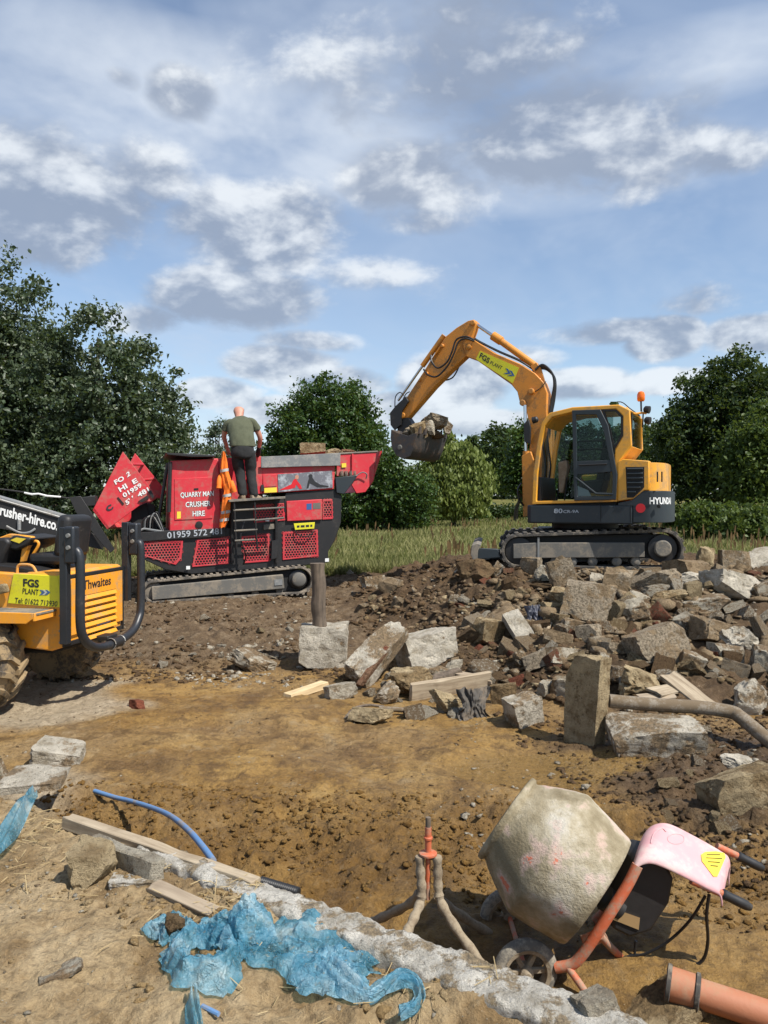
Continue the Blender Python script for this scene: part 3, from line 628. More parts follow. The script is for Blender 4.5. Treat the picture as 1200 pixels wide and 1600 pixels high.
for i, (px, py, Y, w, lf, lab) in enumerate((
    (1108, 782, 31, 1.15, 'leaf_hedge', 'rounded light green bush behind the excavator track'), (1175, 792, 29, 1.2, 'leaf_hedge', 'rough dark bush at the right edge above the rubble'),
    (1062, 792, 42, 1.0, 'leaf_hedge', 'small bush seen beside the excavator counterweight'))):
    b = gbase(px, Y); h = zt(py, Y, b)
    tree('bush', lab, 'bush', b, [(0, 0, h*.45, w, .9, h*.5), (w*.5, 0, h*.35, w*.7, .8, h*.4)], lf, .15, 170, 45, .26, 230 + i, .05, None, limbs=3)
def far_wood():
    rng = np.random.default_rng(77); lobes = []
    for px in range(690, 1100, 22):
        Y = 136 + rng.uniform(-8, 8); b = gbase(px, Y); h = zt(668 + rng.uniform(-6, 10) + (22 if px < 735 else 0), Y, b)
        lobes += [(b[0], Y, b[2] + h * .68, 2.8, 2.6, h * .34), (b[0] + rng.uniform(-1, 1), Y - 1, b[2] + h * .32, 3.2, 2.8, h * .36)]
    for px in range(300, 430, 24):
        Y = 140 + rng.uniform(-8, 8); b = gbase(px, Y); h = zt(738, Y, b); lobes += [(b[0], Y, b[2] + h * .5, 2.6, 2, h * .5)]
    C, pts, tone = crown_points(lobes, 1900, 34, .85, rng); me = leaf_mesh('far_wood', pts, .60, rng); set_rnd(me, tone, 2)
    o = link('far_wood', me, 'leaf_dark', angle=0); tag(o, 'dark distant wood seen between the willow and the cab', 'wood', kind='stuff')
far_wood()

def make_grass():
    rng = np.random.default_rng(12); n = 210000
    # denser near, thinner far; only where the ground is meadow
    Y = 16.5 + 50 * rng.uniform(0, 1, n) ** 2.0; X = rng.uniform(-.72, .72, n) * Y
    pat = fbm(X * .5, Y * .5, o=3, seed=51); keep = rng.uniform(0, 1, n) < .75 + pat * .5; X, Y = X[keep], Y[keep]; n = len(X)
    Z = field_z(X, Y); hgt = (.10 + .11 * rng.uniform(0, 1, n) + .12 * fbm(X * .4, Y * .4, o=2, seed=52)) * np.where(rng.uniform(0, 1, n) < .12, 1.7, 1)
    ang = rng.uniform(0, 2 * np.pi, n); w = .005 + .00045 * Y; lean = rng.normal(0, .11, (n, 2)); dx = np.cos(ang) * w; dy = np.sin(ang) * w
    B = np.stack([X, Y, Z - .05], 1); a = B + np.stack([dx, dy, 0 * dx], 1); c = B - np.stack([dx, dy, 0 * dx], 1)
    t = B + np.stack([lean[:, 0], lean[:, 1], hgt + .05], 1); mleft = (a + t) / 2 + np.stack([dx * .4, dy * .4, hgt * .1], 1); mr = (c + t) / 2 + np.stack([-dx * .4, -dy * .4, hgt * .1], 1)
    V = np.stack([a, c, mr, t, mleft], 1).reshape(-1, 3); k = np.arange(n) * 5
    F = np.stack([k, k+1, k+2, k, k+2, k+4, k+4, k+2, k+3], 1).reshape(-1); me = np_mesh('meadow_grass', V, F, 3)
    set_rnd(me, .5 + .5 * pat[keep] + rng.normal(0, .22, n), 3); o = link('meadow_grass', me, 'grass', angle=0); tag(o, 'long yellow green meadow grass behind the machines', 'grass', kind='stuff')
    # tall brown dock stalks standing in it
    n = 1500; Y = 17 + 26 * rng.uniform(0, 1, n) ** 1.3; X = rng.uniform(-.62, .62, n) * Y; keep = fbm(X * .35, Y * .35, o=2, seed=61) > -.05; X, Y = X[keep], Y[keep]; Z = field_z(X, Y); V = []; F = []; tone = []
    for x, y, z in zip(X, Y, Z):
        h = rng.uniform(.35, .75); k = len(V); lx, ly = rng.normal(0, .06, 2); w = .010
        for (s, t, ww) in ((0, 0, w), (.5, .5, w), (.72, .72, w * 3.2), (.9, .9, w * 2.6), (1, 1, w * .4)):
            V += [(x + lx * t - ww, y + ly * t, z + h * s), (x + lx * t + ww, y + ly * t + ww * .5, z + h * s)]
        for j in range(4): F += [k + 2*j, k + 2*j + 1, k + 2*j + 3, k + 2*j, k + 2*j + 3, k + 2*j + 2]; tone += [rng.uniform(0, 1)] * 2
    me = np_mesh('meadow_weeds', np.array(V), F, 3); a = me.attributes.new('rnd', 'FLOAT', 'FACE'); a.data.foreach_set('value', np.array(tone, np.float32))
    o = link('meadow_weeds', me, 'weed', angle=0); tag(o, 'tall brown dock stalks standing in the meadow grass', 'weeds', kind='stuff')
make_grass()

# ================================================================ EXCAVATOR
def plate(fr, pts, y0, y1, name, mat, parent, bevel=0.0, **k):
    return MB().prism(fr.P(pts, y0), y0, y1).build(name, mat, parent, fr, bevel, **k)
def stadium(c0, r0, c1, r1, n=12):      # hull of two circles in pixels, left one first
    p = [(c0[0] + r0 * math.cos(a), c0[1] + r0 * math.sin(a)) for a in np.linspace(math.pi * .5, math.pi * 1.5, n)]
    return p + [(c1[0] + r1 * math.cos(a), c1[1] + r1 * math.sin(a)) for a in np.linspace(-math.pi * .5, math.pi * .5, n)]
def track_unit(fr, y0, w, c0, r0, c1, r1, parent, mat, lug, nlug, thick, sag=None):
    """one crawler: belt with raised lugs, sprocket, idler, frame plate and rollers"""
    out = [Vector(p) for p in fr.P(stadium(c0, r0, c1, r1), 0)]
    cen = sum(out, Vector()) / len(out); inn = []
    n = len(out)
    for i, p in enumerate(out):
        t = (out[(i + 1) % n] - out[i - 1]).normalized(); nn = Vector((t.z, 0, -t.x));
        if nn.dot(cen - p) < 0: nn = -nn
        inn.append(p + nn * thick)
    mb = MB().ring([(p.x, p.z) for p in out], [(p.x, p.z) for p in inn], y0, y0 + w)
    # lugs spaced evenly round the belt
    seg = [(out[(i + 1) % n] - out[i]).length for i in range(n)]; tot = sum(seg)
    for k in range(nlug):
        d = tot * k / nlug; i = 0
        while d > seg[i]: d -= seg[i]; i += 1
        t = (out[(i + 1) % n] - out[i]).normalized(); p = out[i] + t * d; nn = Vector((t.z, 0, -t.x))
        if nn.dot(cen - p) > 0: nn = -nn
        a = math.atan2(t.z, t.x); c = p + nn * lug * .4
        mb.obox((c.x, y0 + w / 2, c.z), (tot / nlug * .5, w * .99, lug), (0, -a, 0))
    return mb.build('track_belt', mat, parent, fr, .006, 1)
def excavator():
    yaw = -28.0; C = Vector((3.42, 13.1, 1.05)); t = R(yaw); Yd = Vector((-math.sin(t), math.cos(t), 0))
    U = Frame(C - Yd * 1.08, yaw); tl = R(-8); LO = Frame(C - Vector((-math.sin(tl), math.cos(tl), 0)) * 1.12, -8)
    e = thing('excavator', 'yellow tracked excavator standing on the rubble heap with its loaded bucket raised', 'excavator', Frame(C, yaw))
    # crawlers: near one and far one
    for y0 in (0.0, 1.80):
        track_unit(LO, y0, .44, (810, 861), 26.5, (1037, 859), 32, e, 'rubber', .028, 46, .045)
        k = y0 + .05
        mb = MB().lathe([(0, .09), (.02, .22), (.30, .22), (.32, .09)], LO.p(811, 861, 0) + Vector((0, k, 0)), (0, 1, 0), 24); mb.build('idler_wheel', 'black', e, LO, .008)
        c = LO.p(1036.5, 857.5, 0); s = MB().lathe([(0, .11), (.015, .13), (.02, .22), (.30, .22)], c + Vector((0, k - .01, 0)), (0, 1, 0), 28).build('sprocket', 'black', e, LO, .006)
        MB().lathe([(-.02, .115), (.0, .13), (.03, .13)], c + Vector((0, k - .02, 0)), (0, 1, 0), 28).build('sprocket_hub', 'plate_grey', s, LO, .006)
        MB().prism(LO.P([(802, 850), (841, 848), (1008, 848), (1008, 871), (880, 872), (802, 873)], 0), y0 + .03, y0 + .36).build('track_frame', 'plate_grey', e, LO, .01)
        MB().box(*[LO.p(840, 860, 0).x, LO.p(843, 860, 0).x], y0 + .018, y0 + .03, LO.p(842, 876, 0).z, LO.p(842, 840, 0).z).build('track_frame_rib', 'steel', e, LO)
        MB().prism(LO.P([(815, 836), (1030, 836), (1036, 872), (815, 884)], 0), y0 + .12, y0 + .30).build('track_frame_core', 'dark', e, LO)
        for px in (868, 895, 927, 965, 995):
            c = LO.p(px, 878, 0); MB().lathe([(0, .045), (.02, .075), (.3, .075)], c + Vector((0, y0 + .05, 0)), (0, 1, 0), 16).build('track_roller', 'plate_grey', e, LO, .004)
    MB().box(LO.p(850, 850, 0).x, LO.p(990, 850, 0).x, .4, 1.85, .28, .62).build('undercarriage_frame', 'black', e, LO, .03)
    sl = C - (C - Yd * 1.08); MB().lathe([(.50, .55), (.74, .55)], (0, 1.08, 0), (0, 0, 1), 32).build('slew_ring', 'black', e, U, .01)
    # dozer blade at the front of the undercarriage
    bl = plate(LO, [(737, 852), (745, 849), (752, 851), (747, 860), (746, 876), (739, 876), (735, 866)], -.02, 2.25, 'dozer_blade', 'plate_grey', e, .01)
    for y in (.5, 1.6): plate(LO, [(746, 862), (790, 858), (795, 872), (748, 876)], y, y + .12, 'blade_arm', 'navy', e, .01)
    plate(LO, [(744, 857), (778, 858), (782, 871), (744, 874)], .02, .14, 'blade_side', 'navy', e, .008)
    # deck, counterweight and hood, rounded at the rear in plan
    z0 = U.p(870, 818).z; z1 = U.p(870, 789).z; zc = U.p(1030, 767).z; zh = U.p(1030, 722).z
    rear = smooth_path([(1.08, .0, 0), (1.26, .02, 0), (1.40, .16, 0), (1.47, .5, 0), (1.44, 1.08, 0), (1.36, 1.6, 0), (1.15, 2.0, 0), (.9, 2.14, 0)], 6)
    def slab(name, mat, plan, za, zb, bev): return MB().poly3([(p[0], p[1], za) for p in plan], [(p[0], p[1], zb) for p in plan]).build(name, mat, e, U, bev, 3)
    front = U.p(820, 800).x
    slab('deck_skirt', 'navy', [(front + .02, .06), (front + .1, .0), (.98, 0), (.98, 2.14), (front + .3, 2.14), (front + .1, 2.0)], z0, z1, .025)
    cwp = [(p.x, p.y) for p in rear]
    cw = slab('counterweight', 'navy', [(.985, 0.003), *cwp, (.985, 2.137)], z0 + .03, zc, .03)
    plate(U, [(966, 786), (990, 781), (1009, 766.5), (1016, 768), (1016, 790), (966, 790)], -.002, .05, 'skirt_step', 'navy', e)
    hood = slab('engine_hood', 'yellow', [(.94, .02), *[(p[0] * .955, p[1] * .96 + .04) for p in cwp], (.94, 2.08)], zc + .003, zh, .05)
    MB().prism(U.P([(965, 783), (989, 779.5), (1007, 766), (1014, 766), (1014, 720), (973, 717), (965, 722)], -.008), -.008, .16).build('side_cover', 'yellow', e, U, .012)
    plate(U, [(977.5, 729.5), (1006.5, 729.5), (1006.5, 761.5), (990, 777.5), (979.5, 777.5)], -.014, -.004, 'vent_surround', 'dark', e)
    for k in range(6):
        y = 733 + k * 7.2; xr = 1004.5 if y < 758 else 1004.5 - (y - 758) * 1.0
        a = U.p(980, y, -.016); b2 = U.p(xr, y + .4, -.016)
        MB().obox((a + b2) / 2, ((b2 - a).length, .03, .035), (R(38), 0, 0)).build('vent_louvre', 'grey_decal' if False else 'navy', e, U, .003)
    for px in (1026, 1033): plate(U, [(px, 737), (px + 2, 737), (px + 2, 753), (px, 753)], .005, .03, 'hood_slot', 'dark', e)
    # right-hand body behind the boom
    MB().box(-.15, .96, 1.35, 2.12, z1 + .003, zh - .12).build('tank_cover', 'yellow', e, U, .06, 3)
    # cab shell
    co = [(831, 788), (833, 739), (839, 694), (846, 660), (858, 645), (894, 636), (967, 632), (984, 640), (987, 697), (968, 721), (965, 784)]
    ci = [(838, 783), (840, 741), (845.5, 697), (852, 664), (863, 651.5), (894, 644), (962, 639), (973, 650), (973, 680), (961, 701), (958, 780)]
    for y in (0.0, .96):
        O_ = U.P(co, 0); I_ = U.P(ci, 0)
        MB().ring(O_, I_, y, y + .065).build('cab_side_frame', 'yellow', e, U, .016, 3)
    MB().prism(U.P(co[3:8] + [(978, 648), (962, 641), (894, 645), (863, 653), (850, 668)], 0), .066, .958).build('cab_roof', 'yellow', e, U, .012)
    MB().prism(U.P([(987, 697), (968, 722), (966, 784), (950, 784), (953, 716), (972, 694)], 0), .066, .958).build('cab_rear_wall', 'yellow', e, U, .01)
    xr = U.p(986, 660).x
    MB().box(xr - .03, xr - .012, .066, .958, U.p(986, 697).z, U.p(984, 645).z).build('rear_window', 'glass', e, U)
    MB().box(xr - .05, xr + .004, .066, .11, U.p(986, 697).z, U.p(984, 645).z).build('rear_window_seal', 'dark', e, U)
    MB().box(xr - .05, xr + .006, .925, .958, U.p(986, 697).z, U.p(984, 645).z).build('rear_window_post', 'yellow', e, U)
    MB().box(U.p(836, 785).x, U.p(962, 785).x, .07, .95, z1 + .002, z1 + .06).build('cab_floor', 'dark', e, U)
    MB().prism(U.P([(833, 785), (836, 745), (842, 745), (845, 785)], 0), .07, .95).build('cab_front_panel', 'black', e, U, .01)
    plate(U, [(943, 641), (962, 641), (972, 651), (972, 680), (960, 700), (953, 672)], .02, .03, 'quarter_window', 'glass', e)
    MB().ring(U.P([(940, 639.5), (963, 639.5), (973.5, 650), (973.5, 681), (960, 703), (951, 672)], 0), U.P([(945, 643), (961, 643), (970, 652), (970, 679), (960, 697), (955, 672)], 0), -.006, .012).build('quarter_window_seal', 'dark', e, U)
    plate(U, [(865, 653), (958, 641), (958, 778), (845, 778), (848, 697)], .985, .992, 'far_side_window', 'glass', e)
    # the door, dark framed
    do = [(893.5, 641), (938, 639.5), (950, 664), (964.5, 742), (962, 781), (897, 782.5)]; di = [(900, 648), (931.5, 648), (942, 670), (957, 742), (956, 775), (902, 776)]
    d = MB().ring(U.P(do, -.05), U.P(di, -.05), -.05, -.012).build('door', 'navy', e, U, .01, 3)
    plate(U, [(900, 720.5), (953.5, 719), (958, 737), (900, 742)], -.046, -.016, 'door_rail', 'navy', d, .006)
    plate(U, [(901, 649), (931, 649), (941.5, 671), (953, 719), (901, 720)], -.034, -.028, 'door_window', 'glass', d)
    plate(U, [(901, 742), (957, 738), (956, 775), (902, 776)], -.034, -.028, 'door_lower_window', 'glass', d)
    MB().tube([U.p(899, 746, -.04), U.p(931, 771, -.04), U.p(958, 772, -.04)], .016, 8).build('door_brace', 'navy', d, U)
    MB().tube([U.p(904, 727, -.06), U.p(948, 725, -.06)], .012, 8).build('door_handle', 'black', d, U)
    plate(U, [(902, 759), (919, 766), (924, 775), (903, 775)], -.03, -.02, 'door_notice', 'grey_decal', d)
    for y in (690, 703): MB().tube([U.p(903, y, .02), U.p(951, y - 2, .02)], .012, 6).build('guard_bar', 'black', e, U)
    # seat and controls
    s = plate(U, [(905, 770), (938, 770), (944, 748), (903, 752)], .28, .74, 'seat', 'black', e, .03)
    MB().prism(U.P([(930, 752), (944, 752), (956, 690), (949, 684), (942, 690)], .3), .3, .72).build('seat_back', 'trousers', s, U, .03)
    MB().tube([U.p(882, 782, .35), U.p(886, 748, .35), U.p(880, 736, .35)], .012, 8).build('control_lever', 'black', e, U)
    MB().tube([U.p(870, 782, .6), U.p(876, 740, .6)], .014, 8).build('control_lever', 'black', e, U)
    plate(U, [(872, 722), (885, 719), (887, 730), (880, 770), (873, 770)], .30, .46, 'armrest_console', 'boots', e, .015)
    plate(U, [(907, 745), (940, 741), (945, 765), (928, 770)], .50, .60, 'folded_vest', 'lime', e, .03)
    # roof fittings
    MB().tube([U.p(1002, 643, .45), U.p(1001.5, 626, .45)], .014, 8).build('beacon_pole', 'black', e, U)
    MB().lathe([(0, .045), (.02, .058), (.10, .06), (.14, .045), (.155, .02)], U.p(1001.5, 627, .45), (0, 0, 1), 18).build('beacon', 'beacon', e, U)
    MB().tube(smooth_path([U.p(978, 637, .35), U.p(990, 646, .4), U.p(1004, 645, .45), U.p(1010, 646, .45)], 4), .018, 8).build('lamp_bracket', 'yellow', e, U)
    for (px, py) in ((1011, 640), (1012, 657)):
        MB().lathe([(-.05, .03), (-.03, .055), (.04, .06), (.045, .04)], U.p(px, py, .45), (1, -.2, -.2), 14).build('work_lamp', 'black', e, U)
    MB().tube([U.p(1005, 645, .45), U.p(1004, 668, .45)], .012, 6).build('mirror_bracket', 'black', e, U)
    MB().tube(smooth_path([U.p(952, 631, .2), U.p(970, 628, .3), U.p(984, 638, .4), U.p(1000, 650, .45)], 4), .008, 6).build('roof_cable', 'hose', e, U)
    plate(U, [(952, 632), (963, 632), (963, 627.5), (954, 627.5)], .1, .3, 'roof_sensor', 'leaf_hedge', e)
    MB().lathe([(-.05, .03), (-.03, .05), (.04, .055)], U.p(836, 656, -.05), (-1, 0, -.2), 12).build('cab_lamp', 'black', e, U)
    # boom swing bracket and boom
    plate(U, [(815, 712), (829, 705), (838, 730), (838, 804), (817, 808)], .92, 1.0, 'swing_bracket', 'boom_shaded_yellow', e, .012)
    plate(U, [(815, 712), (829, 705), (838, 730), (838, 804), (817, 808)], 1.30, 1.38, 'swing_bracket', 'boom_shaded_yellow', e, .012)
    bo = [(722.5, 538), (728, 524), (741, 531), (772, 551), (812, 568), (836, 583), (849, 597), (855, 614), (854, 640), (857, 690), (855, 740), (850, 790), (823, 790), (823, 740), (828, 693), (825, 655), (821, 634), (812, 629), (808, 612), (799, 601), (745, 563), (728, 557)]
    boom = MB().prism(U.P(bo, 1.02), 1.02, 1.28).build('boom', 'boom_shaded_yellow', e, U, .014)
    def pin(px, py, y0, y1, r, nm, mt, par): return MB().lathe([(0, r * .7), (.012, r), (y1 - y0 - .012, r), (y1 - y0, r * .7)], U.p(px, py, y0), (0, 1, 0), 18).build(nm, mt, par, U)
    pin(731, 541, .98, 1.32, .06, 'boom_pin', 'boom_shaded_yellow', boom); pin(829, 611, .955, 1.03, .055, 'boom_pin', 'boom_shaded_yellow', boom); pin(838, 784, .90, 1.40, .07, 'boom_pin', 'steel', boom)
    pin(816, 629, .96, 1.34, .055, 'boom_pin', 'boom_shaded_yellow', boom)
    sg = plate(U, [(750, 548), (811, 574.5), (801, 599), (743.5, 561)], 1.013, 1.019, 'sign_plate', 'lime', boom)
    sign_text(U, 'FGS', (748.5, 558.8), (763, 568.4), (751.5, 550.5), 1.011, sg, 'decal_black', bold=.03)
    sign_text(U, 'PLANT', (765.5, 568.6), (783.5, 577.5), (767.5, 563.6), 1.011, sg, 'decal_black', bold=.012)
    for k in range(2):
        x = 790 + k * 6; y = 575 + k * 3.2; plate(U, [(x, y), (x + 4, y + 1.6), (x + 8, y + 9), (x + 1, y + 9.5), (x - 3, y + 8), (x + 4, y + 7)], 1.0105, 1.0125, 'chevron', 'decal_blue', sg)
    # boom cylinder
    MB().cyl(U.p(820.5, 633, .98), U.p(822, 712, .98), .030).build('boom_cylinder_rod', 'chrome', e, U)
    MB().cyl(U.p(822, 705, .98), U.p(826, 800, .98), .058).build('boom_cylinder', 'boom_shaded_yellow', e, U)
    plate(U, [(818, 662), (826, 655), (829, 668), (828, 694), (819, 690)], .90, .96, 'boom_lamp', 'black', boom, .01)
    # arm with its cylinder
    ar = [(740.5, 499), (731, 501), (713, 512), (697, 525), (684, 544), (662.7, 579), (635, 621), (625, 643), (625, 656), (636, 654.5), (678.7, 605), (713, 571), (728, 557), (735, 533), (741.5, 515), (744, 505)]
    arm = MB().prism(U.P(ar, 1.06), 1.06, 1.24).build('arm', 'boom_shaded_yellow', e, U, .014)
    for (px, py, r) in ((738, 504, .05), (690, 540, .035), (666, 583, .03), (629, 649, .055), (655, 594, .025)): pin(px, py, 1.02, 1.28, r, 'arm_pin', 'boom_shaded_yellow', arm)
    plate(U, [(688, 541), (681, 549), (677, 558), (684, 549)], 1.0, 1.05, 'arm_bracket', 'boom_shaded_yellow', arm)
    MB().cyl(U.p(742, 505.5, 1.15), U.p(774, 527.5, 1.15), .030).build('arm_cylinder_rod', 'chrome', e, U)
    MB().tube([U.p(770, 524.5, 1.15), U.p(783, 533, 1.15), U.p(784, 534, 1.15), U.p(838, 573, 1.15)], [.080, .080, .062, .062], 16).build('arm_cylinder', 'boom_shaded_yellow', e, U)
    plate(U, [(828, 572), (838, 566), (846, 578), (852, 598), (838, 586)], 1.06, 1.10, 'cylinder_bracket', 'boom_shaded_yellow', e, .008); plate(U, [(828, 572), (838, 566), (846, 578), (852, 598), (838, 586)], 1.20, 1.24, 'cylinder_bracket', 'boom_shaded_yellow', e, .008)
    # bucket cylinder along the back of the arm
    MB().cyl(U.p(694, 524, 1.15), U.p(660, 572, 1.15), .05).build('bucket_cylinder', 'boom_shaded_yellow', e, U); MB().cyl(U.p(660, 572, 1.15), U.p(622, 626, 1.15), .025).build('bucket_cylinder_rod', 'chrome', e, U)
    def hose(pts, r=.014): MB().tube(smooth_path([U.p(*p) for p in pts], 7), r, 7).build('hydraulic_hose', 'hose', e, U)
    hose([(741, 531, 1.0), (728, 526, .97), (713, 531, .95), (706, 550, .94), (698, 566, .94), (684, 575, .95), (675, 566, .99), (673, 555, 1.03)], .017)
    hose([(741, 533, 1.0), (727, 529, .96), (716, 535, .93), (709, 553, .92), (699, 572, .92), (683, 588, .93), (669, 586, .97), (662, 577, 1.03)], .017)
    hose([(720, 562, 1.28), (717, 573, 1.32), (708, 589, 1.34), (696, 594, 1.32), (692, 590, 1.26)]); hose([(631, 618, 1.05), (625, 613, 1.0), (618, 620, 1.0), (617, 636, 1.05)], .010); hose([(640, 612, 1.2), (634, 616, 1.2), (628, 628, 1.2)], .010)
    for k in range(3): hose([(836 - k * 2, 578 + k, 1.04 + k * .05), (848 + k, 570 + k * 3, 1.06 + k * .05), (862 + k, 582 + k * 2, 1.08 + k * .05), (866 + k, 600, 1.1 + k * .05), (862 + k * 2, 625, 1.12 + k * .05), (858 + k, 660, 1.1 + k * .05), (856, 720, 1.1), (850, 775, 1.1)], .020)
    for k in range(2): hose([(742, 530 - k, 1.05 + k * .1), (752, 536 - k, 1.05 + k * .1), (780, 550 - k, 1.05 + k * .12), (812, 564 - k, 1.05 + k * .12), (834, 578, 1.1 + k * .1)], .016)
    hose([(836, 612, 1.0), (845, 606, .99), (853, 596, 1.0)], .008); hose([(818, 790, .9), (811, 780, .85), (809, 765, .85), (815, 755, .9)], .016); hose([(852, 655, 1.0), (848, 690, .95), (852, 730, .95), (848, 770, .95)], .016); hose([(858, 655, 1.0), (856, 690, .95), (860, 730, .95), (853, 770, .95)], .016)
    MB().cyl(U.p(862, 664, 1.35), U.p(862, 735, 1.35), .05).build('boom_cylinder', 'boom_shaded_yellow', e, U); MB().cyl(U.p(862, 735, 1.35), U.p(860, 785, 1.35), .03).build('boom_cylinder_rod', 'chrome', e, U)
    # bucket link and bucket
    for y in (1.0, 1.26): plate(U, [(634, 619), (638, 627), (628, 642), (626, 664), (616, 672), (610, 664), (609, 645), (618, 634)], y, y + .05, 'bucket_link', 'black', e, .008)
    plate(U, [(623, 655), (637, 652), (645, 664), (650, 678), (634, 680), (620, 676)], 1.05, 1.25, 'bucket_hinge', 'black', e, .01)
    y0, y1 = .58, 1.92; prof = [(611, 671), (610, 684), (612, 699), (619, 712), (630, 717), (640, 713), (646, 698), (649, 688), (652, 676)]
    P2 = [Vector(p) for p in U.P(prof, y0)]; top = [Vector(p) for p in U.P([(645, 678), (637, 681), (622, 676.5)], y0)]
    bk = MB()
    bk.prism([(p.x, p.z) for p in P2 + top], y0, y0 + .03)
    bucket = bk.build('bucket', 'bucket', e, U, .006)
    MB().prism([(p.x, p.z) for p in P2 + top], y1 - .03, y1).build('bucket_cheek', 'bucket', bucket, U, .006)
    cen = sum(P2, Vector()) / len(P2); inn = [p + (cen - p).normalized() * .03 for p in P2]; n = len(P2)
    vs = [(p.x, y, p.z) for y in (y0 + .03, y1 - .03) for p in P2 + inn]; m_ = 2 * n; fs = []
    for i in range(n - 1): fs += [(i, i + 1, m_ + i + 1, m_ + i), (n + i, m_ + n + i, m_ + n + i + 1, n + i + 1)]
    fs += [(n - 1, 2 * n - 1, m_ + 2 * n - 1, m_ + n - 1), (0, m_, m_ + n, n)]
    MB().add(vs, fs).build('bucket_shell', 'bucket', bucket, U, angle=50)
    pin(624, 699, y0 - .02, y0 + .01, .05, 'bucket_boss', 'plate_grey', bucket)
    dr = (P2[-1] - P2[-2]).normalized()
    for k in range(6):
        y = y0 + .08 + k * (y1 - y0 - .16) / 5; c = P2[-1] + dr * .06; MB().poly3([(P2[-1].x - .03, y - .04, P2[-1].z - .02), (P2[-1].x + .03, y - .04, P2[-1].z - .02), (P2[-1].x + .03, y + .04, P2[-1].z - .02), (P2[-1].x - .03, y + .04, P2[-1].z - .02)], [(c.x - .008 + dr.x * .06, y - .025, c.z + .06), (c.x + .008 + dr.x * .06, y - .025, c.z + .06), (c.x + .008 + dr.x * .06, y + .025, c.z + .06), (c.x - .008 + dr.x * .06, y + .025, c.z + .06)]).build('bucket_tooth', 'bucket', bucket, U, .004)
    # writing
    sign_text(U, '80', (865.5, 802), (879, 801.8), (865.5, 794.8), -.004, e, 'grey_decal', bold=.02); sign_text(U, 'CR-9A', (880, 801.8), (904.5, 801.4), (880, 797), -.004, e, 'grey_decal', bold=.02)
    ln = lettering('HYUNDAI', (0, 0, 0), (.52, 0, 0), (0, 0, .105), e, 'white', U, bold=.035)
    pl = [Vector((1.22, .002, 0))] + [Vector((p.x, p.y, 0)) for p in rear if p.x > 1.24 and p.y < 1.2]; ac = [0]
    for i in range(1, len(pl)): ac.append(ac[-1] + (pl[i] - pl[i-1]).length)
    zt0 = U.p(1036, 788, 0).z
    for v in ln.data.vertices:
        u = v.co.x; i = 1
        while i < len(ac) - 1 and ac[i] < u: i += 1
        q = pl[i-1].lerp(pl[i], (u - ac[i-1]) / (ac[i] - ac[i-1])); tt = (pl[i] - pl[i-1]).normalized(); nn = Vector((tt.y, -tt.x, 0)); q += nn * .006; v.co = (q.x, q.y, zt0 + v.co.z)
    c = U.p(1001, 794, 0); MB().lathe([(0, .07), (.004, .07)], (c.x, -.006, c.z), (0, 1, 0), 28).build('red_disc', 'red_decal', e, U)
    c = U.p(1029, 791, 0); MB().lathe([(0, .025), (.03, .03)], (c.x, -.004, c.z), (0, 1, 0), 16).build('tow_eye', 'dark', e, U)
    for px in (938, 985): plate(U, [(px, 789), (px + 1.2, 789), (px + 1.2, 815), (px, 815)], -.003, .01, 'panel_joint', 'dark', e)
    return U
UPF = excavator()

# ================================================================ CRUSHER
def inside(p, poly):
    x, z = p; r = False; n = len(poly)
    for i in range(n):
        x1, z1 = poly[i]; x2, z2 = poly[i - 1]
        if (z1 > z) != (z2 > z) and x < (x2 - x1) * (z - z1) / (z2 - z1) + x1: r = not r
    return r
def hex_panel(fr, pts, y, parent, cell=.030, hole=.74):
    """perforated guard: a border and hexagonal webs with open holes, and a dark backing behind"""
    P = [Vector(p) for p in fr.P(pts, y)]; q = [(p.x, p.z) for p in P]; cen = sum(P, Vector()) / len(P)
    inn = [p + (cen - p).normalized() * .045 for p in P]; qi = [(p.x, p.z) for p in inn]
    pan = MB().ring(q, qi, y - .012, y + .004).build('mesh_panel', 'mesh_red', parent, fr, .004)
    mb = MB(); x0 = min(a for a, b in q); x1 = max(a for a, b in q); z0 = min(b for a, b in q); z1 = max(b for a, b in q)
    dx = cell * math.sqrt(3); dz = cell * 1.5; r = 0; z = z0
    while z < z1:
        x = x0 + (dx / 2 if r % 2 else 0)
        while x < x1:
            if inside((x, z), q):
                o = [(x + cell * math.cos(a), y - .006, z + cell * math.sin(a)) for a in [math.pi / 6 + k * math.pi / 3 for k in range(6)]]
                i_ = [(x + cell * hole * math.cos(a), y - .006, z + cell * hole * math.sin(a)) for a in [math.pi / 6 + k * math.pi / 3 for k in range(6)]]
                mb.add(o + i_, [(k, (k + 1) % 6, 6 + (k + 1) % 6, 6 + k) for k in range(6)])
            x += dx
        z += dz; r += 1
    w = mb.build('perforated_sheet', 'mesh_red', pan, fr, angle=0); w['kind'] = 'stuff'
    return pan
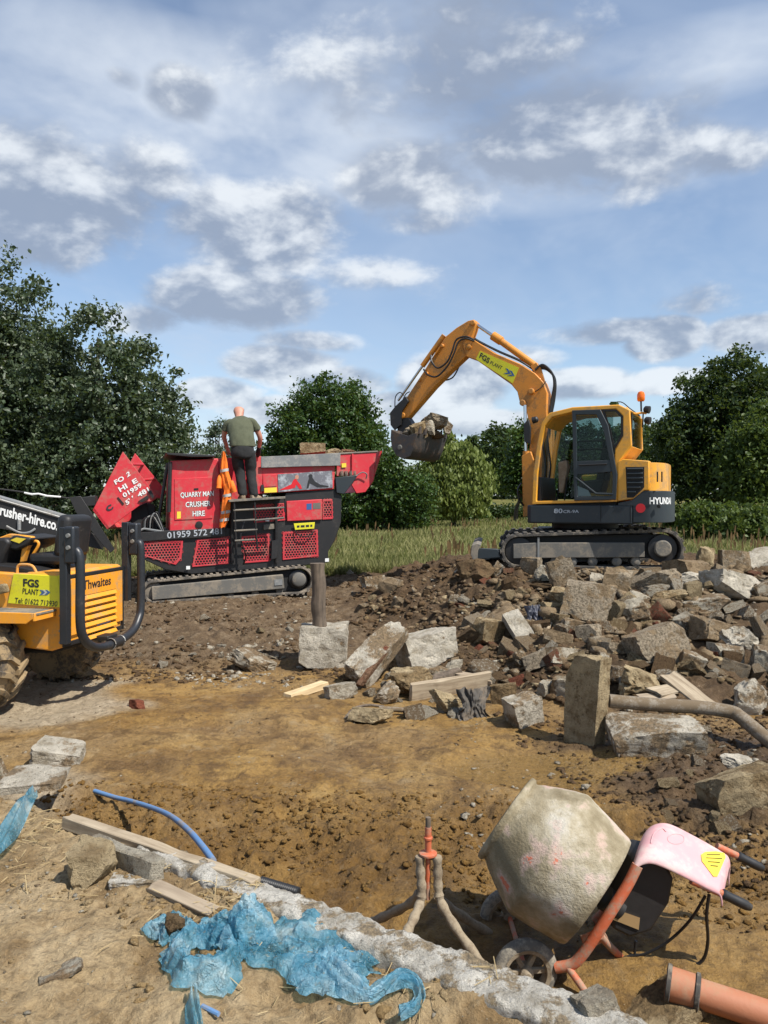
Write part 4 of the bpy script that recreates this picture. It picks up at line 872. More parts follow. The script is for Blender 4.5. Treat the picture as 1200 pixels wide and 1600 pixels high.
def crusher():
    c0 = at(355, 940, 13.75); F = Frame(c0, 18, -1.6)
    e = thing('crusher', 'red and black tracked mobile crusher with folded conveyor behind the dumper', 'crusher', F)
    pl = lambda pts, y0, y1, nm, mt, par=e, bev=.0, **k: plate(F, pts, y0, y1, nm, mt, par, bev, **k)
    # crawlers
    for y0 in (-.06, 1.45):
        track_unit(F, y0, .36, (240, 924), 17.5, (467, 906), 21.5, e, 'track_dirty', .030, 62, .04)
        MB().prism(F.P([(236.5, 916), (441, 897), (443.5, 919), (237.5, 937)], 0), y0 - .02, y0 + .3).build('track_frame', 'plate_grey', e, F, .012)
        MB().prism(F.P([(238, 908), (466, 890), (470, 922), (240, 938)], 0), y0 + .1, y0 + .26).build('track_frame_core', 'dark', e, F)
        c = F.p(466, 905, 0); s = MB().lathe([(0, .12), (.03, .18), (.25, .18)], c + Vector((0, y0 + .04, 0)), (0, 1, 0), 24).build('sprocket', 'black', e, F, .006)
        MB().lathe([(-.05, .10), (-.03, .13), (.05, .13)], c + Vector((0, y0 + .0, 0)), (0, 1, 0), 20).build('sprocket_hub', 'plate_grey', s, F, .006)
        c = F.p(240, 924, 0); MB().lathe([(0, .06), (.03, .16), (.25, .16)], c + Vector((0, y0 + .04, 0)), (0, 1, 0), 24).build('idler_wheel', 'plate_grey', e, F, .006)
        for px, py in ((285, 938), (323, 934.5), (361, 931), (399, 927.5), (437, 923)):
            MB().lathe([(0, .03), (.02, .065), (.26, .065)], F.p(px, py, 0) + Vector((0, y0 + .05, 0)), (0, 1, 0), 14).build('track_roller', 'plate_grey', e, F, .004)
    pl([(428.5, 906), (441, 905), (441.5, 914), (429, 915)], -.092, -.082, 'cover_plate', 'flap')
    # black chassis
    pl([(200, 835), (262, 829), (362, 825), (362, 783), (445, 776), (447, 770), (522, 764), (534, 775), (533, 816), (523, 845), (513, 862), (513, 879), (470, 884), (300, 897), (258, 890), (224, 874), (200, 860)], .03, 1.75, 'chassis', 'black', e, .012)
    pl([(200, 834), (262, 829), (352, 825), (353, 838), (262, 843), (200, 848)], -.02, .029, 'side_rail', 'black', e, .006)
    for (px, py) in ((212, 838), (294, 887), (511, 875), (418, 812)): pl([(px - 3, py - 2.5), (px + 3, py - 2.8), (px + 3, py + 2.5), (px - 3, py + 2.8)], -.024, -.021, 'white_label', 'white')
    for pts in ([(203, 850), (286, 844.5), (283.5, 872), (275, 882.5), (224, 868.5)], [(308, 843), (357, 839.5), (357.5, 881), (300, 886)], [(377, 838), (420.5, 835), (421, 877), (382, 880)], [(442, 832), (496, 827.5), (497.5, 869), (441.5, 875)], [(396, 790), (445, 786), (445, 813), (397, 817)], [(503.8, 780.5), (519, 779.5), (520, 811), (503.8, 812)]):
        hex_panel(F, pts, .022, e)
    pl([(447.8, 783), (503.3, 780), (503.3, 812), (448.5, 814.5)], -.02, .028, 'side_door', 'red', e, .01)
    pl([(479, 787), (487, 786.5), (487, 796), (479, 796.5)], -.0235, -.0215, 'blue_sticker', 'decal_blue'); pl([(489, 786), (501, 785.5), (501, 795), (489, 795.5)], -.0235, -.0215, 'dark_sticker', 'plate_grey')
    yp = pl([(459, 818), (492, 816), (491, 826), (461, 828)], -.03, -.02, 'number_plate', 'lime', e, .004)
    for (a, w_) in ((464, 4), (470, 6), (478, 5), (485, 3)): pl([(a, 824.4 - (a - 464) * .06), (a + w_, 824.1 - (a - 464) * .06), (a + w_, 820.8 - (a - 464) * .06), (a, 821.1 - (a - 464) * .06)], -.0335, -.0305, 'plate_mark', 'decal_black', yp)
    MB().tube(smooth_path([F.p(461, 828, -.02), F.p(466, 836, -.06), F.p(480, 838, -.07), F.p(489, 832, -.05), F.p(491, 827, -.02)], 4), .009, 6).build('hanging_cable', 'hose', e, F)
    # engine box
    box = pl([(266, 720), (341, 716), (347, 833), (264.5, 831)], 0, 1.55, 'engine_box', 'red', e, .018)
    dr = pl([(272.5, 748), (331, 745), (332, 810), (272.8, 813)], -.012, -.001, 'engine_door', 'red', box, .005)
    pl([(303, 763), (310, 762.6), (310, 765.5), (303, 766)], -.018, -.012, 'door_latch', 'dark', dr)
    MB().tube([F.p(266, 722, -.03), F.p(264, 800, -.03)], .035, 8).build('box_corner_post', 'black', box, F)
    c = F.p(311, 820, 0); MB().lathe([(-.02, .04), (-.015, .065), (.0, .065)], c, (0, 1, 0), 18).build('vent_port', 'dark', box, F)
    pl([(276.5, 799.5), (282.5, 799.2), (282.5, 810), (276.5, 810.5)], -.016, -.0125, 'warning_sticker', 'sticker', dr)
    MB().prism(F.P([(259, 707), (262, 710.5), (300, 714), (337, 713.8), (337, 711), (300, 709.5)], -.15), -.15, 1.5).build('box_canopy', 'black', e, F, .006)
    for (s, a, b2, c_, bo) in (('QUARRY MAN', (282, 779), (334, 776.2), (282, 769.5), .02), ('CRUSHER', (290, 792.8), (329, 790.8), (290, 784.2), .02), ('HIRE', (301, 807), (320, 806), (301, 798.6), .02)):
        sign_text(F, s, a, b2, c_, -.0145, dr, 'decal_black', bold=bo + .055); sign_text(F, s, a, b2, c_, -.0165, dr, 'white', bold=bo)
    sign_text(F, '01959 572 481', (261.5, 841.5), (347, 834.5), (261, 831.5), -.024, e, 'grey_decal', bold=.012)
    # recess, upper hopper side, flap and picture
    pl([(341, 716), (409, 713), (411, 781), (345, 784)], .55, 1.55, 'recess_wall', 'red', e, .01)
    pl([(398, 731), (410, 730), (410, 771), (402, 772)], -.0, .55, 'recess_cheek', 'red', e, .006)
    up = pl([(409, 728), (524, 723), (522, 764.5), (411, 771)], 0, 1.75, 'hopper_base', 'red', e, .015)
    pl([(408, 713.5), (470, 711), (532, 707.5), (532, 727.5), (470, 729), (408, 731)], -.07, -.035, 'rubber_flap', 'flap', e, .006)
    pl([(411, 742), (432, 741), (432, 760), (411, 761)], -.01, -.001, 'hopper_door', 'red', up, .004)
    st = pl([(413, 762.5), (432.5, 761.5), (432.5, 769), (413, 770)], -.013, -.0105, 'yellow_notice', 'sticker', up)
    pic = pl([(434, 741), (519, 735.5), (520, 762), (435, 769)], -.012, -.001, 'picture_panel', 'picture_bg', up, .003)
    def fig(pts, mt): pl(pts, -.0155, -.0125, 'picture_shape', mt, pic)
    fig([(436, 766), (446, 761), (455, 757), (459, 749), (463, 748), (465, 752), (470, 758), (472, 763.5), (468, 764), (463, 757), (461, 762), (452, 764.5)], 'red_decal'); fig([(461, 744), (464, 741.5), (467, 744), (466, 749), (461, 749)], 'skin')
    fig([(479, 763), (481, 753), (483, 747), (488, 746), (492, 752), (500, 757), (514, 759.5), (512, 761.5), (496, 761.5), (488, 757), (484, 755), (482, 763)], 'decal_black'); fig([(482, 743), (485, 740.5), (488, 742), (488, 746.5), (483, 747)], 'decal_black')
    pl([(408, 758), (412, 757), (413, 767), (408, 768)], -.03, .0, 'hinge', 'black', up)
    # feed hopper with flared sides
    hs = [(526, 709), (588, 706.5), (586, 724), (584, 751), (571, 769), (557, 771), (541, 744), (526, 744)]
    h0 = pl(hs, .02, .06, 'hopper_side', 'red', e, .008); pl(hs, 1.66, 1.70, 'hopper_side', 'red', e, .008)
    a = F.p(588, 706.5, .02); b2 = F.p(584, 751, .02); c = F.p(571, 769, .02)
    MB().poly3([(a.x + .10, -.04, a.z + .02), (a.x + .10, 1.74, a.z + .02), (b2.x, 1.66, b2.z), (b2.x, .06, b2.z)], [(a.x + .06, -.04, a.z + .02), (a.x + .06, 1.74, a.z + .02), (b2.x - .04, 1.66, b2.z), (b2.x - .04, .06, b2.z)]).build('hopper_end', 'red', e, F)
    MB().poly3([(b2.x - .002, .06, b2.z), (b2.x - .002, 1.66, b2.z), (c.x, 1.66, c.z), (c.x, .06, c.z)], [(b2.x - .042, .06, b2.z), (b2.x - .042, 1.66, b2.z), (c.x - .05, 1.66, c.z), (c.x - .05, .06, c.z)]).build('hopper_end', 'red', e, F)
    MB().tube([F.p(531, 709, .02), F.p(590, 705.5, .02)], .018, 8).build('hopper_rim', 'plate_grey', e, F); pl([(550, 709), (552.5, 709), (552.5, 742), (550, 742)], -.02, .02, 'hopper_rib', 'red', e)
    pl([(530, 713), (541, 712.5), (541, 727), (530, 728)], .012, .018, 'hopper_stiffener', 'red'); pl([(534, 724), (541, 723.5), (541, 730), (534, 730.5)], -.004, .0, 'yellow_label', 'sticker')
    for px in (534, 541, 548, 554):
        p = F.p(px, 744, .0); hx = [(p.x + .028 * math.cos(t), .0 + .028 * math.sin(t), p.z + .095 * t / (2 * math.pi * 4)) for t in np.linspace(0, 8 * math.pi, 49)]; MB().tube(hx, .008, 6).build('spring', 'plate_grey', e, F)
    pl([(524, 746), (559, 742.5), (556, 748), (538, 772), (526, 770)], -.03, .10, 'spring_bracket', 'navy', e, .008)
    MB().tube(smooth_path([F.p(556, 744, -.03), F.p(566, 738, -.06), F.p(573, 741, -.06), F.p(572, 748, -.02)], 4), .012, 6).build('hose', 'flap', e, F)
    # platform and ladder
    pl([(358, 780.5), (446, 775.5), (446, 779), (358, 784.5)], -.42, .5, 'walkway', 'plate_grey', e, .005)
    for px, q in ((366, 381), (398, 404)): MB().tube([F.p(px, 784, -.38), F.p(px + 2, 830, -.38), F.p(px + 4, 858, -.36)], .016, 8).build('ladder_rail', 'black', e, F)
    MB().tube([F.p(445, 778, -.38), F.p(445, 800, -.38)], .014, 8).build('ladder_rail', 'black', e, F)
    for (x0, y0, x1, y1) in ((365, 797.5, 444, 793), (365, 814, 398, 812), (366, 829.5, 402, 827.5), (367, 845, 398, 843), (398, 813, 444, 809)):
        MB().tube([F.p(x0, y0, -.38), F.p(x1, y1, -.38)], .017, 8).build('ladder_rung', 'plate_grey', e, F)
    for px in (362, 431): MB().tube([F.p(px, 786, -.05), F.p(px + 1, 880, .0)], .028, 8).build('support_post', 'black', e, F)
    pl([(425, 845), (436, 843), (432, 872), (424, 874)], -.06, .02, 'support_gusset', 'black', e)
    MB().tube(smooth_path([F.p(382, 815, -.2), F.p(376, 840, -.25), F.p(384, 868, -.2), F.p(380, 882, -.1)], 4), .014, 6).build('hose', 'hose', e, F)
    pl([(412, 820), (433, 818), (433, 826), (412, 828)], -.03, .02, 'valve_block', 'plate_grey', e, .006)
    # discharge conveyor, folded, running out to the left
    cv = pl([(-160, 733), (0, 780), (118, 815), (166, 848), (160, 859), (60, 837), (0, 826), (-160, 785)], .45, .52, 'conveyor_side', 'black', e, .006); pl([(-160, 733), (0, 780), (118, 815), (166, 848), (160, 859), (60, 837), (0, 826), (-160, 785)], 1.25, 1.32, 'conveyor_side', 'black', e, .006)
    MB().prism(F.P([(-160, 731), (0, 777), (118, 811.5), (118, 815), (0, 780.5), (-160, 734)], .43), .43, 1.34).build('conveyor_belt', 'flap', e, F)
    MB().tube([F.p(-160, 735, .43), F.p(0, 781, .43), F.p(118, 815.5, .43)], .02, 6).build('conveyor_edge', 'steel', e, F)
    sign_text(F, 'crusher-hire.co.uk', (-8, 803), (106, 834), (-6, 786), .442, cv, 'white', bold=.03)
    MB().tube(smooth_path([F.p(10, 822, .4), F.p(30, 832, .38), F.p(45, 832, .38), F.p(55, 826, .42)], 4), .02, 6).build('conveyor_bracket', 'flap', e, F); MB().tube([F.p(30, 812, .42), F.p(30, 828, .40)], .03, 8).build('conveyor_bracket', 'flap', e, F)
    for y in (.25, 1.4): pl([(108, 777), (126, 775), (150, 812), (179, 858), (173, 864), (161, 852), (118, 800)], y, y + .07, 'conveyor_strut', 'black', e, .006)
    pl([(120, 778), (149, 774), (150, 790), (128, 792)], .4, 1.3, 'tail_roller_guard', 'black', e, .01)
    MB().tube([F.p(-100, 752, .5), F.p(0, 764, .5), F.p(60, 772, .5), F.p(112, 779, .5)], .012, 6).build('stay_cable', 'black', e, F)
    MB().tube([F.p(38, 770, .47), F.p(50, 772.5, .45), F.p(60, 771.5, .45), F.p(74, 775, .45), F.p(95, 776.5, .47)], .016, 6).build('white_rope', 'white', e, F)
    # raised red chute
    n0 = F.P([(192, 705.5), (243, 773), (237, 783.5), (226, 784), (168, 827), (145, 797)], .30); n1 = F.P([(192, 705.5), (243, 773), (237, 783.5), (226, 784), (168, 827), (145, 797)], .335)
    ch = MB().poly3(n0, [(p[0], .335, p[2]) for p in n0]).build('chute_side', 'red', e, F, .006)
    f0 = F.P([(211, 708), (260, 768), (254, 778), (244, 779), (188, 826), (164, 799)], 1.35); MB().poly3(f0, [(p[0], 1.385, p[2]) for p in f0]).build('chute_side', 'red', e, F, .006)
    MB().poly3([n0[4], n0[5], (f0[5][0], 1.35, f0[5][2]), (f0[4][0], 1.35, f0[4][2])], [(n0[4][0] + .03, n0[4][1], n0[4][2] + .03), (n0[5][0] + .03, n0[5][1], n0[5][2] + .03), (f0[5][0] + .03, 1.35, f0[5][2] + .03), (f0[4][0] + .03, 1.35, f0[4][2] + .03)]).build('chute_floor', 'red', e, F)
    for (i, s) in ((0, .25), (1, .62)):
        a = Vector(n0[0]).lerp(Vector(n0[1]), s); b2 = Vector(f0[0]).lerp(Vector(f0[1]), s); MB().tube([a + Vector((0, .03, -.03)), b2 + Vector((0, 0, -.03))], .025, 6).build('chute_cross_bar', 'red', e, F)
    sh = .29
    for (s, bl, br, tl) in (('FO', (181, 757.5), (195, 749.5), (177.5, 751)), ('2', (199, 746), (204, 742.5), (197, 739)), ('HI', (188, 769), (200, 762), (184, 762)), ('E', (209, 757), (216, 753), (205.5, 750.5)), ('01959', (194, 778), (222.5, 760.5), (190.5, 771.5)), ("5'", (198.5, 789.5), (205, 784.5), (195, 783)), ("'", (206, 778), (208, 776.5), (205.5, 775.5)), ('481', (217, 777.5), (234, 767.5), (213.5, 771))):
        sign_text(F, s, bl, br, tl, sh, ch, 'white', bold=.03)
    sign_text(F, 'C', (169, 800), (178, 794), (164, 793), sh, ch, 'navy', bold=.05)
    pl([(183, 777.5), (185, 776.5), (194, 787), (192, 789)], .285, .30, 'chute_slot', 'dark', ch); pl([(216, 783), (230, 774), (233, 778), (222, 785)], .27, .30, 'chute_bracket', 'black', ch); pl([(231, 768), (236, 766), (241, 776), (238, 779)], .27, .30, 'chute_bracket', 'black', ch)
    pl([(205, 795), (230, 785), (236, 822), (205, 830)], .5, 1.2, 'hydraulic_box', 'dark', e, .02); pl([(232, 785), (243, 790), (243, 800), (250, 832), (203, 835), (203, 812)], .75, 1.3, 'engine_bay', 'black', e, .02)
    for k in range(5):
        o = k * 4; MB().tube(smooth_path([F.p(222 + o, 826, .1), F.p(224 + o, 812 - k, .05), F.p(236 + o * .6, 808 - k * 2, .05), F.p(245 + o * .5, 818, .08), F.p(252 + o * .3, 830, .1)], 4), .012, 6).build('hose', 'flap' if k % 2 else 'hose', e, F)
    MB().tube([F.p(203, 836, .0), F.p(225, 826, .05), F.p(262, 832, .0)], .02, 6).build('hose', 'flap', e, F)
    MB().tube([F.p(246, 822, .3), F.p(262, 724, .3)], .03, 6).build('engine_post', 'black', e, F)
    return F
CRF = crusher()

# ================================================================ THE MAN ON THE CRUSHER
def skin(name, verts, edges, radii, root, mat, parent, frame, sub=2):
    me = bpy.data.meshes.new(name); me.from_pydata([tuple(v) for v in verts], edges, [])
    o = link(name, me, mat, parent, frame, angle=0); s = o.modifiers.new('skin', 'SKIN'); s.use_smooth_shade = True
    for i, r in enumerate(radii):
        sv = me.skin_vertices[0].data[i]; sv.radius = r if isinstance(r, tuple) else (r, r); sv.use_root = (i == root)
    if sub:
        q = o.modifiers.new('sub', 'SUBSURF'); q.levels = sub; q.render_levels = sub
    return o
def loft(name, secs, mat, parent, frame, n=20, cap=True, mb=None):
    """secs: centre, half width, half depth, optional tilt axis; closed rings joined"""
    own = mb is None; mb = mb or MB(); vs = []; fs = []
    for (c, a, b, *t) in secs:
        up = Vector(t[0]).normalized() if t else Vector((0, 0, 1)); x = Vector((1, 0, 0)); x = (x - up * x.dot(up)).normalized(); y = up.cross(x)
        for k in range(n):
            g = 2 * math.pi * k / n; vs.append(Vector(c) + x * (a * math.cos(g)) + y * (b * math.sin(g)))
    for i in range(len(secs) - 1):
        for k in range(n): fs.append((i*n + k, i*n + (k+1) % n, (i+1)*n + (k+1) % n, (i+1)*n + k))
    if cap: fs += [tuple(range(n - 1, -1, -1)), tuple((len(secs) - 1) * n + k for k in range(n))]
    mb.add(vs, fs)
    return mb.build(name, mat, parent, frame, angle=60) if own else mb
def folds(o, strength, size):
    """creases in cloth"""
    q = o.modifiers.new('sub', 'SUBSURF'); q.levels = 2; q.render_levels = 2
    tx = bpy.data.textures.new('creases', 'CLOUDS'); tx.noise_scale = size; tx.noise_depth = 2; d = o.modifiers.new('creases', 'DISPLACE'); d.texture = tx; d.strength = strength; d.mid_level = .5
def man():
    g = CRF.m @ CRF.p(388, 779.5, -.12); F = Frame(g, 8)
    t = thing('person', 'bald person in olive T-shirt and black trousers bending over the crusher, seen from behind', 'person', F)
    p = lambda a, b, y: F.p(a, b, y)
    hd = p(373, 642.5, .44); nk = p(374, 653, .36); ch = p(374, 668, .26); wa = p(378, 692, .08); pv = p(379, 702, .05)
    J = dict(sl=p(354, 661, .32), sr=p(396, 659, .32), el=p(349.5, 683, .40), er=p(407, 684, .38), wl=p(356, 703, .56), wr=p(404, 704, .55), hl=p(370, 706, .05), hr=p(389, 706, .05), kl=p(375, 739, .12), kr=p(392, 739, .12), al=p(379, 772, .0), ar=p(396.5, 772, .0), fl=p(376, 777.5, .14), frt=p(404, 778, .10))
    V = [pv, wa, ch, nk, hd + Vector((0, -.01, -.05)), hd + Vector((0, .01, .040)), J['sl'], J['el'], J['wl'], J['sr'], J['er'], J['wr'], J['hl'], J['kl'], J['al'], J['fl'], J['hr'], J['kr'], J['ar'], J['frt']]
    E = [(0,1),(1,2),(2,3),(3,4),(4,5),(2,6),(6,7),(7,8),(2,9),(9,10),(10,11),(0,12),(12,13),(13,14),(14,15),(0,16),(16,17),(17,18),(18,19)]
    Rr = [.12, .12, .13, .068, .092, .097, .065, .048, .032, .065, .05, .033, .08, .055, .04, .035, .08, .055, .04, .035]
    V += [hd + Vector((0, .012, .088))]; E += [(5, 20)]; Rr += [.062]
    V += [hd + Vector((-.088, .01, 0)), hd + Vector((.088, .01, 0)), hd + Vector((0, .115, -.01))]; E += [(4, 21), (4, 22), (4, 23)]; Rr += [.016, .016, .016]
    for (w, el, sx) in ((8, 'el', -1), (11, 'er', 1)):     # palms with five fingers, resting on the rim
        d = (V[w] - J[el]).normalized(); pm = V[w] + d * .06; V.append(pm); k = len(V) - 1; E.append((w, k)); Rr.append((.038, .02))
        for j in range(4):
            b = pm + Vector((sx * (.030 - j * .02), .03, -.01)); m_ = b + Vector((0, .035, -.015)); en = m_ + Vector((0, .015 + .004 * (j % 2), -.025))
            V += [b, m_, en]; n = len(V); E += [(k, n - 3), (n - 3, n - 2), (n - 2, n - 1)]; Rr += [.010, .009, .008]
        b = pm + Vector((-sx * .045, .0, -.01)); en = b + Vector((-sx * .01, .04, -.02)); V += [b, en]; n = len(V); E += [(k, n - 2), (n - 2, n - 1)]; Rr += [.011, .009]
    skin('body', V, E, Rr, 0, 'skin', t, F, 2)
    # T-shirt: torso and two short sleeves in one mesh, loose at the waist
    mb = MB(); dv = (ch - wa).normalized()
    loft('', [(p(379, 699, .07), .232, .155), (p(379, 697, .08), .235, .16), (p(378.5, 690, .10), .228, .155, dv), (p(377, 680, .17), .225, .15, dv), (p(375.5, 670, .24), .238, .15, dv), (p(375, 663, .29), .240, .14, dv), (p(375, 658.5, .33), .215, .12, dv), (p(374.5, 655, .36), .15, .095, dv), (p(374, 652, .38), .078, .075, dv)], None, t, F, 24, True, mb)
    for (s, q, sx) in ((J['sl'], J['el'], -1), (J['sr'], J['er'], 1)):
        a = s + Vector((-sx * .11, -.01, .012)); b = s.lerp(q, .55); mb.tube(smooth_path([a, s + Vector((-sx * .035, 0, -.012)), s.lerp(q, .25) + Vector((-sx * .012, 0, 0)), b], 4), list(np.interp(np.linspace(0, 1, 13), [0, .33, .66, 1], [.07, .082, .084, .084])), 14)
    folds(mb.build('shirt', 'shirt', t, F, angle=70), .022, .11)
    # trousers: seat and two legs
    mb = MB(); loft('', [(p(379, 693, .07), .185, .125), (p(379, 699, .06), .205, .145), (p(379.5, 708, .05), .215, .155), (p(379.5, 715, .05), .20, .145), (p(380, 718, .05), .12, .10)], None, t, F, 20, True, mb)
    for h, k, a, o in (('hl', 'kl', 'al', -1), ('hr', 'kr', 'ar', 1)):
        H_, K_, A_ = J[h], J[k], J[a]; pts = smooth_path([H_ + Vector((0, 0, .03)), H_.lerp(K_, .5) + Vector((o * .012, .01, 0)), K_, K_.lerp(A_, .5) + Vector((0, -.012, 0)), A_ + Vector((0, 0, .02)), A_ + Vector((0, 0, -.015))], 3)
        rr = np.interp(np.linspace(0, 1, len(pts)), [0, .25, .45, .7, .92, 1], [.118, .105, .090, .086, .078, .070]); rr = [r * (1 + .05 * math.sin(i * 2.1)) for i, r in enumerate(rr)]
        mb.tube(pts, rr, 14)
    folds(mb.build('trousers', 'trousers', t, F, angle=70), .020, .10)
    for a, f, o in (('al', 'fl', -1), ('ar', 'frt', 1)):
        A_, T_ = J[a].copy(), J[f].copy(); d = Vector((T_.x - A_.x, T_.y - A_.y, 0)).normalized(); h = A_ - d * .06; z = p(388, 779.5, 0).z
        q = d.cross(Vector((0, 0, 1))); mb = MB(); sec = []
        for (u, w, hh) in ((-.07, .028, .085), (-.05, .042, .10), (.0, .046, .105), (.06, .046, .085), (.12, .050, .06), (.17, .044, .05), (.20, .022, .035)):
            c = Vector((A_.x, A_.y, 0)) + d * u; sec.append([Vector((c.x, c.y, z)) + q * w, Vector((c.x, c.y, z + hh * .6)) + q * w, Vector((c.x, c.y, z + hh)) + q * w * .5, Vector((c.x, c.y, z + hh)) - q * w * .5, Vector((c.x, c.y, z + hh * .6)) - q * w, Vector((c.x, c.y, z)) - q * w])
        vs = [v for s in sec for v in s]; fs = [(i*6 + k, i*6 + (k+1) % 6, (i+1)*6 + (k+1) % 6, (i+1)*6 + k) for i in range(len(sec) - 1) for k in range(6)] + [tuple(range(5, -1, -1)), tuple((len(sec) - 1) * 6 + k for k in range(6))]
        mb.add(vs, fs).build('boot', 'boots', t, F, .006, angle=70)
    # dark glove on the right hand
    d = (J['wr'] - J['er']).normalized(); MB().tube([J['er'].lerp(J['wr'], .72), J['wr'], J['wr'] + d * .07 + Vector((0, .02, 0)), J['wr'] + d * .12 + Vector((0, .06, 0))], [.044, .045, .05, .03], 12).build('glove', 'trousers', t, F, angle=70)
man()

def jacket():
    # hi-vis jacket hanging by its hood from the corner of the engine box
    F = CRF; secs = [(706, 349, 2.2), (712, 349.5, 4), (722, 350, 6), (735, 350.5, 7.5), (748, 353, 9.5), (757, 355, 10.5), (764, 357, 9.8), (768, 356, 7.5), (785, 353.5, 8.2), (800, 352.5, 8.6), (812, 350.5, 8), (820, 348, 6.6), (824, 347, 5)]
    n = 26; vs = []; fs = []; rows = []
    for i, (py, px, w) in enumerate(secs): rows.append((Vector(F.p(px, py, -.16)), F.sc(px, py, w * .82, -.16)))
    path = smooth_path([r[0] for r in rows], 4); ws = np.interp(np.linspace(0, 1, len(path)), np.linspace(0, 1, len(rows)), [r[1] for r in rows])
    for i, (c, w) in enumerate(zip(path, ws)):
        for k in range(n):
            g = 2 * math.pi * k / n; fold = 1 + .22 * math.sin(5 * g + i * .12) * min(1, i / 10) + .1 * math.sin(9 * g - i * .2)
            vs.append(c + Vector((math.cos(g) * w * (1 + .06 * math.sin(3 * g + i * .3)), math.sin(g) * .075 * fold, .01 * math.sin(4 * g))))
    for i in range(len(path) - 1):
        for k in range(n): fs.append((i*n + k, i*n + (k+1) % n, (i+1)*n + (k+1) % n, (i+1)*n + k))
    fs += [tuple(range(n - 1, -1, -1)), tuple((len(path) - 1) * n + k for k in range(n))]
    t = thing('jacket', 'orange hi-vis jacket with grey bands hanging from the crusher beside the man', 'jacket', Frame(F.m @ F.p(349, 824, -.16), 18))
    body = MB().add(vs, fs).build('jacket_body', 'hivis', t, F, angle=70)
    for (py, px, w) in ((735, 350.5, 7.9), (774, 355, 8.4), (800, 352.5, 9.0), (812, 350.5, 8.6)):      # reflective bands wrapped round
        c = F.p(px, py, -.16); w = F.sc(px, py, w * .82, -.16); ring = []
        for dz in (-.025, .025):
            ring.append([c + Vector((math.cos(2*math.pi*k/n) * w * 1.03, math.sin(2*math.pi*k/n) * .088, dz + math.cos(2*math.pi*k/n) * .012)) for k in range(n)])
        MB().add(ring[0] + ring[1], [(k, (k+1) % n, n + (k+1) % n, n + k) for k in range(n)]).build('reflective_band', 'reflect', t, F, angle=60)
    sl = smooth_path([F.p(344.5, 742, -.14), F.p(342.5, 752, -.18), F.p(342, 763, -.2)], 4); MB().tube(sl, [.03, .035, .04, .045, .045, .048, .045, .048, .05][:len(sl)], 10).build('sleeve', 'hivis', t, F, angle=70)
    sl = smooth_path([F.p(361, 752, -.2), F.p(364, 762, -.22), F.p(366, 769, -.22)], 4); MB().tube(sl, [.04, .045, .045, .05, .05, .05, .05, .05, .05][:len(sl)], 10).build('sleeve', 'hivis', t, F, angle=70)
jacket()

# ================================================================ DUMPER
def arc_chevron(fr, cx, cy, s, y, parent, mat):
    for k in range(3):
        o = k * 4.2 * s; plate(fr, [(cx + o, cy - 4 * s), (cx + o + 3 * s, cy - 3.2 * s), (cx + o + 7 * s, cy), (cx + o + 3 * s, cy + 3.6 * s), (cx + o - 1 * s, cy + 4.4 * s), (cx + o + 3.6 * s, cy + .3 * s)], y, y + .002, 'chevron', mat[k % len(mat)], parent)
def wheel(fr, c, rad, w, parent, nlug=18):
    c = Vector(c); pr = [(-w/2, rad * .55), (-w/2 - .01, rad * .72), (-w/2 + .02, rad * .9), (-w/2 + .07, rad * .955), (w/2 - .07, rad * .955), (w/2 - .02, rad * .9), (w/2 + .01, rad * .72), (w/2, rad * .55)]
    wh = MB().lathe(pr, c, (0, 1, 0), 40).build('wheel', 'rubber_mud', parent, fr, angle=40)
    for k in range(nlug):
        for s in (-1, 1):
            a = 2 * math.pi * (k + (.5 if s > 0 else 0)) / nlug; r = rad * .965; mb = MB()
            for (yy, da) in ((s * w * .02, 0.0),): pass
            p0 = (s * .0, a); p1 = (s * w * .30, a + .16); p2 = (s * w * .52, a + .20)
            pts = []
            for (yy, aa) in (p0, p1, p2): pts.append(c + Vector((math.cos(aa) * r, yy, math.sin(aa) * r)))
            vs = []
            for (q, aa, rr) in ((pts[0], p0[1], 1.0), (pts[1], p1[1], .985), (pts[2], p2[1], .90)):
                n_ = Vector((math.cos(aa), 0, math.sin(aa))); t_ = Vector((-math.sin(aa), 0, math.cos(aa))); base = Vector((c.x, q.y, c.z)) + n_ * rad * .93 * rr
                vs += [base - t_ * .035, base + t_ * .035, base + n_ * .06 + t_ * .026, base + n_ * .06 - t_ * .026]
            fs = [(0, 1, 2, 3), (8, 11, 10, 9)] + [(i*4 + k2, i*4 + (k2+1) % 4, (i+1)*4 + (k2+1) % 4, (i+1)*4 + k2) for i in range(2) for k2 in range(4)]
            mb.add(vs, fs).build('tyre_lug', 'rubber_mud', wh, fr, angle=40)
    MB().lathe([(-w/2 + .06, .05), (-w/2 + .02, .09), (-w/2 + .03, .16), (-w/2 + .09, rad * .45), (-w/2 + .0, rad * .56), (w/2, rad * .56)], c, (0, 1, 0), 28).build('rim', 'dumper_orange', wh, fr, angle=40)
    return wh
M['rubber_mud'] = paint('muddy_tyre', (.045, .042, .040), .8, (.31, .22, .115), .75, 5.0, bump=.5)
